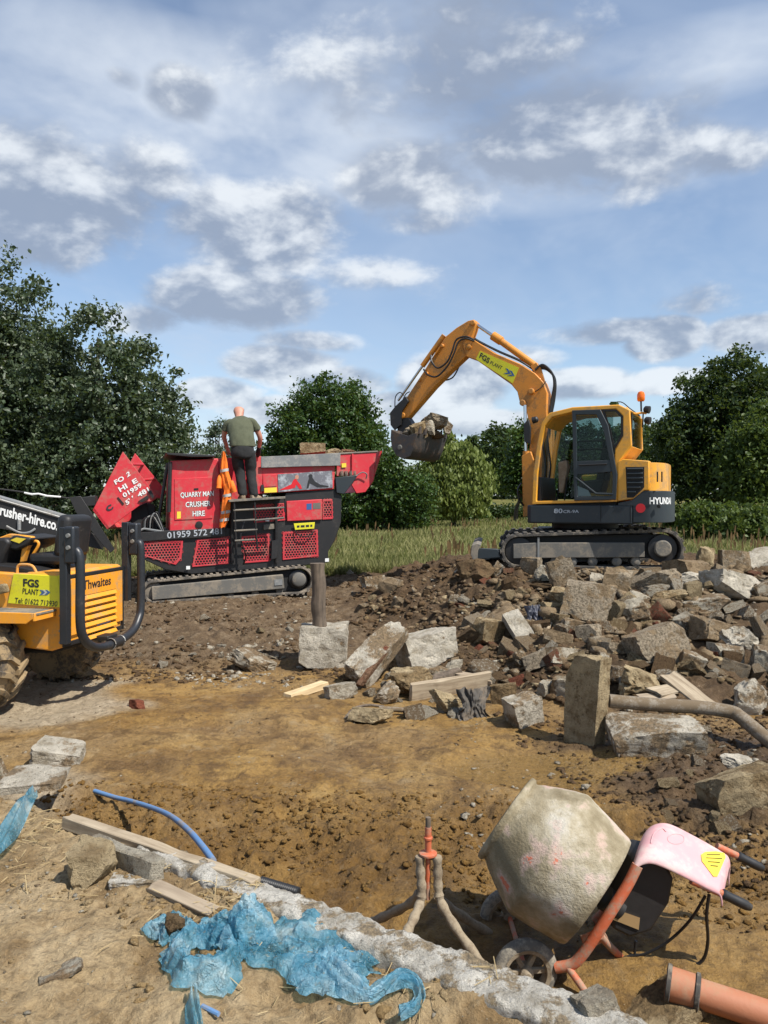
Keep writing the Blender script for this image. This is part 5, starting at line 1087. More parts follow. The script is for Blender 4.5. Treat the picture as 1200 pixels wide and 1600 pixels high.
def dumper():
    o = at(97, 1012, 7.75); F = Frame((o.x, o.y, 0.0), -10); zb = o.z
    d = thing('dumper', 'orange site dumper with black roll bar and lime sign, cut off by the left edge', 'dumper', F)
    pl = lambda pts, y0, y1, nm, mt, par=d, bev=.0, **k: plate(F, pts, y0, y1, nm, mt, par, bev, **k)
    W = 1.16           # width of the engine housing
    x97 = F.p(97, 1000, 0).x
    # engine housing, side and rear
    body = pl([(-30, 893), (21, 896), (97, 897), (97, 1012), (80, 1017.5), (36, 1012), (12, 960), (-30, 955)], .0, W, 'engine_housing', 'dumper_orange', d, .015)
    sp = pl([(21, 896.5), (90, 900), (96, 949.5), (12, 942.5)], -.014, -.001, 'sign_plate', 'lime', body, .003)
    pl([(90.5, 899), (96.5, 898.5), (96.8, 949), (95.6, 949)], -.016, -.001, 'olive_edge', 'lime', body)
    sign_text(F, 'FGS', (36, 916.5), (61, 918.5), (36, 904), -.017, sp, 'decal_black', bold=.035); sign_text(F, 'PLANT', (35, 927.5), (60, 930), (35.5, 918.8), -.017, sp, 'decal_black', bold=.012); sign_text(F, 'Tel: 01622 713930', (22.5, 942), (89, 948), (23.5, 933.5), -.017, sp, 'decal_black', bold=.012)
    arc_chevron(F, 62, 925.5, 1.05, -.018, sp, ['decal_blue', 'grey_decal', 'decal_blue'])
    # step with its lip
    zs = F.p(70, 951, 0).z; xs = x97 - .06
    MB().box(xs - 1.3, xs, -.32, -.001, zs - .022, zs).build('step_tread', 'plate_grey', d, F, .004)
    MB().prism([(xs - 1.3, zs + .004), (xs - .03, zs + .004), (xs - .03, zs - .05), (xs - .10, zs - .10), (xs - 1.3, zs - .12)], -.345, -.322).build('step_front', 'dumper_orange', d, F, .004)
    MB().prism([(xs - .03, zs + .004), (xs - .008, zs + .004), (xs - .008, zs - .075), (xs - .03, zs - .075)], -.345, -.001).build('step_end', 'dumper_orange', d, F, .004)
    for py in (962, 986, 1004): MB().lathe([(-.012, .010), (0, .016)], F.p(94, py, 0), (0, 1, 0), 10).build('bolt', 'steel', body, F)
    # rear face, looking along +x
    zt_ = F.p(97, 900, 0).z; zbm = F.p(97, 1012, 0).z
    def rear(y0, y1, z0, z1, x0, x1, nm, mt, par=d, bev=.004): return MB().box(x97 + x0, x97 + x1, y0, y1, z0, z1).build(nm, mt, par, F, bev)
    rp = rear(.10, W - .01, zbm + .10, zt_ - .04, .001, .03, 'rear_panel', 'dumper_orange', body, .006)
    rear(.0, W, zt_ - .035, zt_ + .0, .001, .035, 'rear_trim', 'black', body); rear(.0, W, zbm - .0, zbm + .045, .001, .02, 'rear_bottom_trim', 'black', body); rear(W - .008, W + .012, zbm, zt_, .0, .034, 'rear_side_trim', 'black', body)
    for k in range(7):
        z = zt_ - .235 - k * .072
        s = MB().box(x97 + .0305, x97 + .034, .36, W - .17, z - .058, z - .002).build('louvre_gap', 'dark', rp, F)
        MB().poly3([(x97 + .034, .36, z - .058), (x97 + .034, W - .17, z - .058), (x97 + .070, W - .19, z - .045), (x97 + .070, .38, z - .045)], [(x97 + .034, .36, z - .010), (x97 + .034, W - .17, z - .010), (x97 + .044, W - .19, z - .004), (x97 + .044, .38, z - .004)]).build('louvre', 'dumper_orange', rp, F, .003)
    zz = zt_ - .18
    lettering('Thwaites', (x97 + .0325, .33, zz), (0, .56, .0), (0, 0, .10), rp, 'decal_black', F, bold=.02)
    MB().box(x97 + .0305, x97 + .0325, .60, .88, zbm + .125, zbm + .150).build('faded_decal', 'grey_decal', rp, F)
    # top of the housing, seat
    MB().box(F.p(40, 897, 0).x, x97 - .01, .02, W - .02, zt_ + .002, zt_ + .03).build('housing_top', 'dumper_orange', d, F, .01)
    MB().tube(smooth_path([F.p(27, 896, .06), F.p(28, 885, .06), F.p(34, 882, .06), F.p(50, 884, .06), F.p(57, 895, .06)], 4), .014, 8).build('grab_handle', 'dumper_orange', d, F)
    seat = MB().obox((F.p(85, 880, .5).x - .0, .58, zt_ + .14), (.42, .46, .12)).build('seat', 'black', d, F, .04, 3)
    MB().obox((F.p(108, 850, .5).x, .58, zt_ + .38), (.16, .48, .46), (0, R(8), 0)).build('seat_back', 'black', seat, F, .06, 3)
    # roll bar: two posts and a cross tube, then the tail guard loop
    zr = F.p(103, 824, -.05).z; zt3 = F.p(103, 1006, -.05).z
    MB().box(x97 + .035, x97 + .115, -.10, -.02, zt3, zr).build('roll_post', 'tube_black', d, F, .008); MB().box(x97 + .0, x97 + .085, W + .02, W + .10, zt_ - .4, zr + .02).build('roll_post', 'tube_black', d, F, .008)
    for y in (-.06, W + .06):
        MB().box(x97 + .09, x97 + .20, y - .05, y + .07, zr - .36, zr + .01).build('hinge_block', 'tube_black', d, F, .02)
        for k in range(2): MB().lathe([(-.02, .02), (0, .024)], (x97 + .145, y - .05, zr - .08 - k * .12), (0, 1, 0), 10).build('hinge_pin', 'steel', d, F)
    hoop = smooth_path([(x97 + .14, -.04, zr - .05), (x97 + .12, .0, zr + .02), (x97 + .1, .1, zr + .05), (x97 + .1, .32, zr + .055)], 4)
    # tail guard: U in a plane parallel to the rear face
    xg = x97 + .22; zl = F.p(150, 998, .3).z
    U_ = [(xg - .06, -.03, zr - .22), (xg, -.03, zr - .34), (xg, -.03, zbm + .28), (xg, .03, zbm + .10), (xg, .16, zbm + .0), (xg, .34, zbm - .05), (xg, W * .5 + .08, zbm - .06), (xg, W - .16, zbm - .0), (xg, W + .0, zbm + .12), (xg, W + .06, zbm + .30), (xg, W + .06, zr - .30), (xg - .03, W + .06, zr - .22)]
    MB().tube(smooth_path(U_, 6), .046, 16).build('tail_guard', 'tube_black', d, F)
    MB().tube([(xg, W * .5 - .02, zbm - .058), (xg, W * .5 + .16, zbm - .055)], .058, 14).build('tow_clamp', 'black', d, F)
    for k in range(2): MB().tube([(xg + .06 * math.cos(a), W * .5 - .03 + k * .2, zbm - .056 + .06 * math.sin(a)) for a in np.linspace(0, 6.0, 14)], .007, 6).build('wire_tie', 'steel', d, F)
    MB().box(x97 - .1, xg - .02, W * .5 - .05, W * .5 + .15, zbm - .02, zbm + .03).build('tow_bracket', 'black', d, F, .01)
    # dashboard, cowl and steering at the left edge
    pl([(-40, 842), (8, 840), (15, 848), (4, 870), (-6, 900), (-40, 900)], .25, .9, 'dash_cowl', 'black', d, .03)
    pl([(-40, 838), (-2, 840), (14, 834), (48, 838), (51, 842), (42, 858), (36, 878), (30, 880), (34, 856), (14, 846), (0, 858), (-40, 862)], .35, .42, 'dash_panel', 'dumper_orange', d, .01)
    pl([(12, 843), (20, 836), (48, 841), (42, 852), (26, 860), (10, 858)], .30, .85, 'console', 'black', d, .02); pl([(16, 844), (25, 840), (40, 842), (30, 849)], .292, .30, 'console_sticker', 'sticker', d)
    MB().tube(smooth_path([F.p(52, 866, .4), F.p(60, 852, .4), F.p(58, 846, .4), F.p(50, 846, .4)], 4), .016, 8).build('grab_handle', 'dumper_orange', d, F)
    pl([(-40, 880), (10, 884), (40, 888), (60, 893), (40, 900), (-40, 900)], .1, 1.0, 'floor_deck', 'black', d, .01)
    MB().tube([F.p(62, 868, .5), F.p(72, 880, .5), F.p(86, 884, .5)], .03, 8).build('seat_lever', 'black', d, F)
    pl([(-8, 914), (6, 912), (10, 926), (-8, 930)], -.10, -.03, 'lump_of_dirt', 'con_tan', d, .02)
    # chassis and wheels
    MB().box(x97 - 1.5, x97 - .25, .25, W - .2, zbm - .12, zbm + .2).build('chassis', 'dark', d, F, .02)
    rad = .52; cz = rad - .02
    cx = F.p(37, 1040, -.38).x - rad - .20
    wheel(F, (cx, -.18, cz), rad, .40, d); wheel(F, (cx, W + .18, cz), rad, .40, d)
    MB().cyl((cx, -.1, cz), (cx, W + .1, cz), .09).build('axle', 'dark', d, F)
    wheel(F, (x97 - .42 - 1.9, W + .18, cz), rad, .40, d)
    # skip bowl beyond the frame keeps the machine whole
    MB().prism([(cx - 2.6, .75), (cx - .9, .70), (cx - .7, 1.25), (cx - 1.0, 1.35), (cx - 2.9, 1.5)], -.35, W + .35).build('skip', 'dumper_orange', d, F, .04)
dumper()

# ================================================================ CONCRETE MIXER AND ITS STAND
def drum_material():
    m, nt, N, L, b = nodes('cement_splashed_drum'); o = _obj(N, L)
    f1 = _noise(N, L, o, 4.5, 8, .62); f2 = _noise(N, L, o, 26, 7, .7); f3 = _noise(N, L, o, 9, 6, .6); f4 = _noise(N, L, o, 90, 4, .6)
    c = _ramp(N, L, f1, [(.36, (.175, .138, .078)), (.46, (.26, .215, .135)), (.54, (.36, .31, .22)), (.64, (.47, .43, .355))])
    c = _mix(N, L, _ramp(N, L, f3, [(.55, (0, 0, 0)), (.64, (.6, .6, .6))]), c, (.50, .335, .285))
    c = _mix(N, L, _ramp(N, L, f3, [(.665, (0, 0, 0)), (.685, (.9, .9, .9))]), c, (.55, .14, .07))
    c = _mix(N, L, _ramp(N, L, f2, [(.30, (.6, .6, .6)), (.45, (0, 0, 0))]), c, (.20, .17, .11)); L.new(c, b.inputs['Base Color']); b.inputs['Roughness'].default_value = .88
    h = _math(N, L, 'ADD', f2, _math(N, L, 'MULTIPLY', f4, .5)); _bump(N, L, h, .8, .012, b); return m
M['drum'] = drum_material()
M['pink'] = paint('faded_pink_plastic', (.58, .30, .315), .5, (.60, .46, .42), .55, 5.0, bump=.15)
M['orange_tube'] = paint('orange_frame', (.50, .095, .03), .5, (.30, .24, .17), .62, 8.0, bump=.3)
M['cement_tube'] = paint('cement_caked_tube', (.30, .245, .17), .85, (.17, .125, .08), .55, 12.0, bump=.7)
M['clay_pipe'] = paint('terracotta_plastic', (.40, .150, .075), .5, (.36, .23, .14), .40, 5.0, bump=.2)
M['blue_pipe_m'] = paint('blue_plastic_pipe', (.09, .23, .46), .4, (.30, .22, .12), .50, 7.0, bump=.2)
M['mixer_rubber'] = paint('mixer_tyre', (.10, .095, .085), .85, (.34, .30, .23), .6, 9.0, bump=.4)
M['brown_plate'] = plain('rating_plate', (.34, .22, .10), .5)
def mixer():
    base = at(935, 1395, 3.45); mouth = at(792, 1278, 3.64); ax = base - mouth; Ln = ax.length; ax.normalize()
    F0 = Frame((.75, 3.5, hz1(.75, 3.5)), 0); t = thing('concrete_mixer', 'cement-caked mixer with a pink motor hood lying in the trench', 'concrete mixer', F0); W_ = Frame((0, 0, 0))
    k = Ln
    prof = [(.0, .198), (-.012, .208), (-.008, .222), (.012, .224), (.022, .210), (.03, .212), (k * .12, .234), (k * .25, .268), (k * .36, .295), (k * .42, .308), (k * .455, .316), (k * .47, .3185), (k * .50, .3185), (k * .515, .317), (k * .56, .313), (k * .68, .303), (k * .80, .292), (k * .9, .282), (k * .96, .276), (k * .99, .268), (k * 1.0, .24), (k * 1.02, .10), (k * 1.025, .02)]
    inner = [(k * .97, .02), (k * .96, .24), (k * .5, .298), (k * .25, .255), (.02, .196)]
    mb = MB().lathe([(a, r) for a, r in reversed(inner)][0:0] + inner + prof[0:0], mouth, ax, 64, False)
    drum = MB().lathe(prof, mouth, ax, 72, False)
    vs = []
    for v in drum.v:                                    # dents and caked cement
        p = Vector(v); q = p - mouth; tt = q.dot(ax); rad = q - ax * tt
        n_ = float(fbm([p.x * 9], [p.y * 9], [p.z * 9], o=3, seed=3)[0]); vs.append(tuple(p + rad.normalized() * n_ * .006 if rad.length > 1e-4 else p))
    drum.v = vs; d = drum.build('drum', 'drum', t, W_, angle=70); MB().lathe(inner, mouth, ax, 48, False).build('drum_lining', 'drum', d, W_, angle=40)
    # main frame
    tb = lambda pts, r, nm, mt, n=12, sm_=5: MB().tube(smooth_path([at(*p) for p in pts], sm_), r, n).build(nm, mt, t, W_)
    tb([(996, 1352, 3.36), (980, 1384, 3.35), (955, 1424, 3.34), (932, 1460, 3.34), (908, 1494, 3.35), (893, 1507, 3.36), (868, 1512, 3.38)], .024, 'frame_tube', 'orange_tube')
    tb([(1010, 1322, 3.72), (985, 1362, 3.74), (955, 1412, 3.75), (930, 1440, 3.76)], .024, 'frame_tube', 'orange_tube')
    tb([(886, 1510, 3.36), (905, 1536, 3.31), (925, 1566, 3.27)], .016, 'foot_tube', 'orange_tube'); tb([(938, 1462, 3.42), (962, 1488, 3.50), (986, 1508, 3.55)], .017, 'foot_tube', 'orange_tube')
    MB().poly3([at(906, 1462, 3.40), at(940, 1448, 3.40), at(952, 1468, 3.44), at(915, 1486, 3.42)], [at(906, 1462, 3.43), at(940, 1448, 3.43), at(952, 1468, 3.47), at(915, 1486, 3.45)]).build('cross_plate', 'orange_tube', t, W_, .004)
    MB().cyl(at(945, 1403, 3.44), at(968, 1421, 3.44), .055, .05, 18).build('bearing_hub', 'black', t, W_)
    tb([(905, 1330, 3.72), (950, 1380, 3.74), (945, 1440, 3.6), (925, 1470, 3.42)], .018, 'yoke_bar', 'black')
    # wheels on an axle
    for (c, nm) in ((at(821, 1517, 3.385), 0), (at(794, 1432, 3.86), 1)):
        axw = Vector((.10, -1, 0)).normalized(); r = .143
        wh = MB().lathe([(-.03, r * .74), (-.028, r * .86), (-.018, r * .98), (.0, r * 1.02), (.018, r * .98), (.028, r * .86), (.03, r * .74)], c, axw, 40, False).build('wheel', 'mixer_rubber', t, W_, angle=50)
        MB().lathe([(-.028, r * .76), (.034, r * .76), (.030, r * .64), (.012, r * .62), (-.012, r * .62), (-.028, r * .64), (-.028, r * .76)], c, axw, 36, False).build('rim', 'cement_tube', wh, W_, angle=40)
        u = axw.orthogonal().normalized(); w = axw.cross(u)
        for j in range(6):
            a = 2 * math.pi * j / 6 + .3; dd = u * math.cos(a) + w * math.sin(a); s_ = axw.cross(dd)
            p0 = c + dd * .02 + axw * .012; p1 = c + dd * r * .63 + axw * .014; MB().poly3([p0 - s_ * .012, p0 + s_ * .012, p1 + s_ * .009, p1 - s_ * .009], [p0 - s_ * .012 - axw * .02, p0 + s_ * .012 - axw * .02, p1 + s_ * .009 - axw * .02, p1 - s_ * .009 - axw * .02]).build('spoke', 'cement_tube', wh, W_, .002)
        MB().lathe([(-.03, .03), (.03, .03), (.036, .018), (.042, .012)], c, axw, 18).build('hub', 'cement_tube', wh, W_)
    MB().cyl(at(821, 1517, 3.40), at(796, 1433, 3.84), .012).build('axle', 'orange_tube', t, W_)
    # motor body under the hood
    poly = [(985, 1388), (996, 1356), (1012, 1346), (1042, 1352), (1053, 1374), (1046, 1412), (1018, 1455), (984, 1466), (957, 1452), (957, 1428)]
    mo = MB().poly3([at(a, b_, 3.41) for a, b_ in poly], [at(a, b_, 3.41) + Vector((0, .24, .0)) for a, b_ in poly]).build('motor_body', 'black', t, W_, .014, 3)
    MB().poly3([at(960, 1420, 3.402), at(1000, 1434, 3.402), at(998, 1453, 3.402), at(958, 1437, 3.402)], [at(960, 1420, 3.408), at(1000, 1434, 3.408), at(998, 1453, 3.408), at(958, 1437, 3.408)]).build('rating_plate', 'brown_plate', mo, W_)
    # pink hood: a moulded cover curved over the motor, open towards the camera
    Nn = smooth_path([at(p[0], p[1], 3.345) for p in ((984, 1376), (988, 1358), (998, 1347), (1014, 1342), (1034, 1347), (1070, 1364), (1105, 1382), (1124, 1391))], 5)
    Ff = smooth_path([at(p[0], p[1], 3.66) for p in ((1001, 1330), (1004, 1310), (1014, 1294), (1030, 1286), (1050, 1288), (1086, 1306), (1120, 1325), (1137, 1336))], 5)
    rows = []; m_ = len(Nn); nr = 15
    for j in range(nr):
        s = j / (nr - 1); lift = .022 * (1 - (2 * s - 1) ** 4)
        rows.append([a.lerp(b_, s) + Vector((0, 0, lift)) for a, b_ in zip(Nn, Ff)])
    rows = [[p + Vector((0, -.004, -.022)) for p in rows[0]]] + rows + [[p + Vector((0, .012, -.05)) for p in rows[-1]], [p + Vector((0, .016, -.12)) for p in rows[-1]]]
    # turned-down lip at the handle end
    dend = (Nn[-1] - Nn[-3]).normalized()
    for r_ in rows: r_.append(r_[-1] + dend * .014 + Vector((0, 0, -.012))); r_.append(r_[-1] + dend * .004 + Vector((0, 0, -.045)))
    cnt = m_ + 2; vs = [p for r_ in rows for p in r_]; fs = [(i*cnt + j, i*cnt + j + 1, (i+1)*cnt + j + 1, (i+1)*cnt + j) for i in range(len(rows) - 1) for j in range(cnt - 1)]
    hood = MB().add(vs, fs).build('motor_hood', 'pink', t, W_, angle=60); so_ = hood.modifiers.new('s', 'SOLIDIFY'); so_.thickness = .009; so_.offset = -1; sb = hood.modifiers.new('u', 'SUBSURF'); sb.levels = 1; sb.render_levels = 1
    def onhood(px, py, up=.004):
        # nearest point of the hood surface to the pixel's ray
        dd = ray(px, py).normalized(); best = None
        for i in range(1, nr):
            for j in range(m_ - 1):
                for p in (rows[i][j], (rows[i][j] + rows[i+1][j+1]) / 2):
                    q = p - Vector((0, 0, CAMZ)); e_ = (q - dd * q.dot(dd)).length
                    if best is None or e_ < best[0]: best = (e_, p, i, j)
        _, p, i, j = best; n_ = (rows[i][j+1] - rows[i][j]).cross(rows[i+1][j] - rows[i][j]).normalized(); 
        if n_.z < 0: n_ = -n_
        dist = (p - Vector((0, 0, CAMZ))).dot(n_) / dd.dot(n_); return Vector((0, 0, CAMZ)) + dd * dist + n_ * up
    tri = [onhood(*p) for p in ((1095, 1336), (1101, 1332), (1118, 1331), (1131, 1334), (1133, 1340), (1120, 1370), (1114, 1370), (1096, 1346))]
    st = MB().poly3(tri, [p + Vector((0, 0, -.0015)) for p in tri]).build('warning_sticker', 'sticker', hood, W_)
    for k_, (a, b_) in enumerate((((1103, 1336), (1124, 1336)), ((1102, 1341), (1127, 1342)), ((1105, 1347), (1124, 1348)), ((1109, 1353), (1121, 1354)))):
        p, q = onhood(a[0], a[1], .006), onhood(b_[0], b_[1], .006); MB().poly3([p, q, q + Vector((0, -.004, 0)), p + Vector((0, -.004, 0))], [v + Vector((0, 0, -.001)) for v in (p, q, q + Vector((0, -.004, 0)), p + Vector((0, -.004, 0)))]).build('sticker_line', 'decal_black', st, W_)
    rg = [onhood(1056 + 13 * math.cos(a), 1311 + 8 * math.sin(a), .0005) for a in np.linspace(0, 2 * math.pi, 24, endpoint=False)]; MB().tube(rg, .0022, 6, closed=True).build('hood_boss', 'pink', hood, W_)
    rg = smooth_path([onhood(1017, 1318, .002), onhood(1022, 1303, .002), onhood(1034, 1295, .002), onhood(1040, 1300, .002)], 4); MB().tube(rg, .0026, 6).build('hood_boss', 'pink', hood, W_)
    # handles
    for (a, b_, c, Y) in (((1080, 1376), (1130, 1397), (1173, 1418), 3.36), ((1120, 1322), (1154, 1338), (1192, 1357), 3.68)):
        MB().cyl(at(*a, Y), at(*b_, Y), .016).build('handle_tube', 'orange_tube', t, W_); p, q = at(*b_, Y), at(*c, Y)
        MB().tube([p - (q - p) * .06, p, p.lerp(q, .2), p.lerp(q, .5), p.lerp(q, .85), q], [.017, .023, .020, .0215, .021, .015], 14).build('hand_grip', 'black', t, W_)
    MB().tube(smooth_path([at(1108, 1398, 3.36), at(1104, 1430, 3.38), at(1106, 1470, 3.42), at(1098, 1500, 3.44), at(1072, 1516, 3.45)], 6), .0075, 8).build('power_cable', 'hose', t, W_)
    MB().tube(smooth_path([at(1102, 1400, 3.38), at(1078, 1438, 3.42), at(1045, 1470, 3.46), at(1010, 1490, 3.48), at(985, 1494, 3.50), at(970, 1500, 3.50), at(985, 1508, 3.49), at(1000, 1504, 3.49), at(992, 1490, 3.50), at(994, 1470, 3.50)], 6), .0065, 8).build('power_cable', 'hose', t, W_)
    MB().tube(smooth_path([at(995, 1492, 3.5), at(1020, 1500, 3.49), at(1045, 1516, 3.46), at(1072, 1515, 3.45)], 5), .0065, 8).build('power_cable', 'hose', t, W_)
mixer()
def mixer_stand():
    c = at(669, 1400, 3.58); t = thing('mixer_stand', 'cement-caked tubular mixer stand with an orange spigot, legs splayed', 'stand', Frame((c.x, c.y, hz1(c.x, c.y)))); W_ = Frame((0, 0, 0))
    MB().cyl(at(669, 1334, 3.58), at(669, 1292, 3.58), .0155).build('spigot', 'orange_tube', t, W_); MB().cyl(at(669, 1293, 3.58), at(669, 1277, 3.58), .0125).build('spigot_top', 'post', t, W_)
    MB().lathe([(0, .018), (.004, .021), (.012, .021), (.016, .018)], at(669, 1312, 3.58), (0, 0, 1), 16).build('collar', 'orange_tube', t, W_); MB().lathe([(0, .03), (.006, .042), (.014, .042), (.02, .02)], at(669, 1337, 3.58), (0, 0, 1), 18).build('top_plate', 'orange_tube', t, W_)
    MB().cyl(at(669, 1336, 3.58), at(668, 1405, 3.58), .012).build('centre_tube', 'orange_tube', t, W_)
    for pts in (((656, 1338, 3.57), (657, 1365, 3.57), (659, 1392, 3.56), (656, 1412, 3.54), (645, 1438, 3.46), (632, 1465, 3.38), (612, 1512, 3.28)), ((683, 1338, 3.57), (684, 1365, 3.57), (685, 1392, 3.56), (690, 1412, 3.54), (712, 1450, 3.46), (748, 1500, 3.36), (768, 1530, 3.30)),
                ((656, 1395, 3.60), (640, 1412, 3.66), (612, 1427, 3.74), (582, 1440, 3.80)), ((684, 1400, 3.60), (700, 1416, 3.66), (735, 1440, 3.72), (782, 1470, 3.74))):
        P = smooth_path([at(*p) for p in pts], 5); MB().tube(P, [.0215 + .003 * math.sin(i * 1.7) for i in range(len(P))], 12).build('leg', 'cement_tube', t, W_)
mixer_stand()
def drain_pipe():
    W_ = Frame((0, 0, 0)); a = at(1040, 1535, 3.22); b = at(1240, 1600, 3.03); d = (b - a).normalized()
    t = thing('drain_pipe', 'terracotta plastic drain pipe with a black-ringed coupling at the lower right', 'pipe', Frame(a + Vector((0, 0, -.06))))
    MB().lathe([(0, .058), (.9, .058)], a + d * .06, d, 28).build('pipe_barrel', 'clay_pipe', t, W_); MB().lathe([(-.0, .056), (.0, .068), (.12, .068), (.125, .058)], a, d, 28).build('coupling', 'clay_pipe', t, W_)
    for s in (.0, .112): MB().lathe([(s, .066), (s + .004, .076), (s + .018, .076), (s + .022, .066)], a, d, 28).build('seal_ring', 'rubber', t, W_)
drain_pipe()

# ================================================================ THE BANK IN THE FOREGROUND
def kerb():
    n, m = 330, 30; t0 = 0.0; a = np.array(gnd(408, 1393).xy); b = np.array((1.35, KA[1] + (1.35 - KA[0]) * KD[1] / KD[0])); vs = []; fs = []
    a = KA + KD * ((a - KA) @ KD)
    for i in range(n):
        s = i / (n - 1); p = a + (b - a) * s
        for k in range(m):
            g = 2 * math.pi * k / m; ca, sa = math.cos(g), math.sin(g); sq = lambda v: math.copysign(abs(v) ** .32, v)
            x = sq(ca) * (.065 + .05 * s); z = sq(sa) * .12; q = p + KN * (x + .045 + .035 * s); vs.append((q[0], q[1], BANK - .072 + z))
    V = np.array(vs); e = .034 * fbm(V[:, 0] * 7, V[:, 1] * 7, V[:, 2] * 7, o=4, seed=8, gain=.6); e2 = .045 * fbm(V[:, 0] * 2.2, V[:, 1] * 2.2, o=2, seed=6); k = np.tile(np.arange(m), n); g = 2 * np.pi * k / m
    V[:, :2] += (np.cos(g) * (e + e2))[:, None] * KN; V[:, 2] += np.sin(g) * e * .8 + .022 * fbm(V[:, 0] * 14, V[:, 1] * 14, o=4, seed=15, gain=.6)
    for i in range(n - 1):
        for k in range(m): fs.append((i*m + k, i*m + (k+1) % m, (i+1)*m + (k+1) % m, (i+1)*m + k))
    fs += [tuple(range(m - 1, -1, -1)), tuple((n - 1) * m + k for k in range(m))]
    o = MB().add(V.tolist(), fs).build('concrete_footing', 'rubble_edge', None, None, angle=80); tag(o, 'rough whitish concrete footing along the edge of the trench', 'footing')
kerb()
def beam(name, label, cat, p0, p1, w, h, mat, roll=0.0, group=None, noise=.004, bevel=.004, nseg=24, taper=1.0):
    p0 = Vector(p0); p1 = Vector(p1); L_ = (p1 - p0).length; d = (p1 - p0).normalized(); side = d.cross(Vector((0, 0, 1))).normalized(); up = side.cross(d); q = Quaternion(d, R(roll)); side = q @ side; up = q @ up
    mid = (p0 + p1) / 2; m = Matrix((d, side, up)).transposed().to_4x4(); m.translation = mid; fr = Frame((0, 0, 0)); fr.m = m; fr.i = m.inverted(); mb = MB(); vs = []; fs = []; ring = [(-1, -1), (0, -1), (1, -1), (1, 0), (1, 1), (0, 1), (-1, 1), (-1, 0)]
    sd = random.randint(0, 9999)
    for i in range(nseg + 1):
        x = (i / nseg - .5) * L_; k = 1 + (taper - 1) * i / nseg
        for (a, b) in ring:
            nz = vnoise([x * 6 + a * 3], [b * 3.1 + sd], seed=sd)[0]; vs.append((x + (vnoise([a * 5 + b], [sd * 1.0], seed=7)[0] * w * .15 if i in (0, nseg) else 0), a * w / 2 * k + nz * noise, b * h / 2 * k + vnoise([x * 6 - b * 2], [a * 2.3 + sd], seed=sd + 5)[0] * noise))
    for i in range(nseg):
        for k in range(8): fs.append((i*8 + k, i*8 + (k+1) % 8, (i+1)*8 + (k+1) % 8, (i+1)*8 + k))
    fs += [tuple(range(7, -1, -1)), tuple(nseg * 8 + k for k in range(8))]
    o = MB().add(vs, fs).build(name, mat, None, fr, bevel, 1); return tag(o, label, cat, group)
random.seed(4)
def onb(px, py, dz=0.0): 
    """point of the bank seen at a pixel, raised"""
    d = ray(px, py); t = (BANK + dz - CAMZ) / d.z; return Vector((0, 0, CAMZ)) + d * t
beam('timber_beam', 'long weathered timber beam lying along the edge of the bank', 'timber', onb(106, 1283, .03), onb(402, 1385, .03), .062, .062, 'timber_grey', 0, noise=.005)
beam('concrete_lintel', 'grey concrete lintel piece lying under the timber beam', 'concrete', onb(142, 1322, .04), onb(248, 1365, .04), .07, .11, 'con_grey', 0, noise=.010, bevel=.006)
beam('board_offcut', 'thin pale muddy board offcut above the blue sheeting', 'board', onb(240, 1384, .02), onb(335, 1426, .02), .065, .022, 'board_grey', 8, noise=.004)
def ribbed_pipe():
    a, b = onb(408, 1378, .03), onb(468, 1396, .02); d = (b - a); L_ = d.length; d.normalize(); pr = []
    for i in range(40): pr += [(i * L_ / 40, .020 if i % 2 else .024)]
    o = MB().lathe(pr, a, d, 16).build('ribbed_hose', 'hose', None, None, angle=60); tag(o, 'short black ribbed hose poking out past the end of the timber beam', 'hose')
ribbed_pipe()
def blue_pipe():
    pts = [onb(148, 1236, -.40), onb(180, 1246, -.38), onb(205, 1252, -.34), onb(240, 1263, -.26), onb(268, 1276, -.16), onb(295, 1298, -.06), onb(316, 1322, .0), onb(333, 1345, .03)]
    P = smooth_path(pts, 6); o = MB().tube(P, .0155, 12).build('water_pipe', 'blue_pipe_m', None, None, angle=60); tag(o, 'bent blue water pipe arching up beside the timber beam', 'pipe')
blue_pipe()
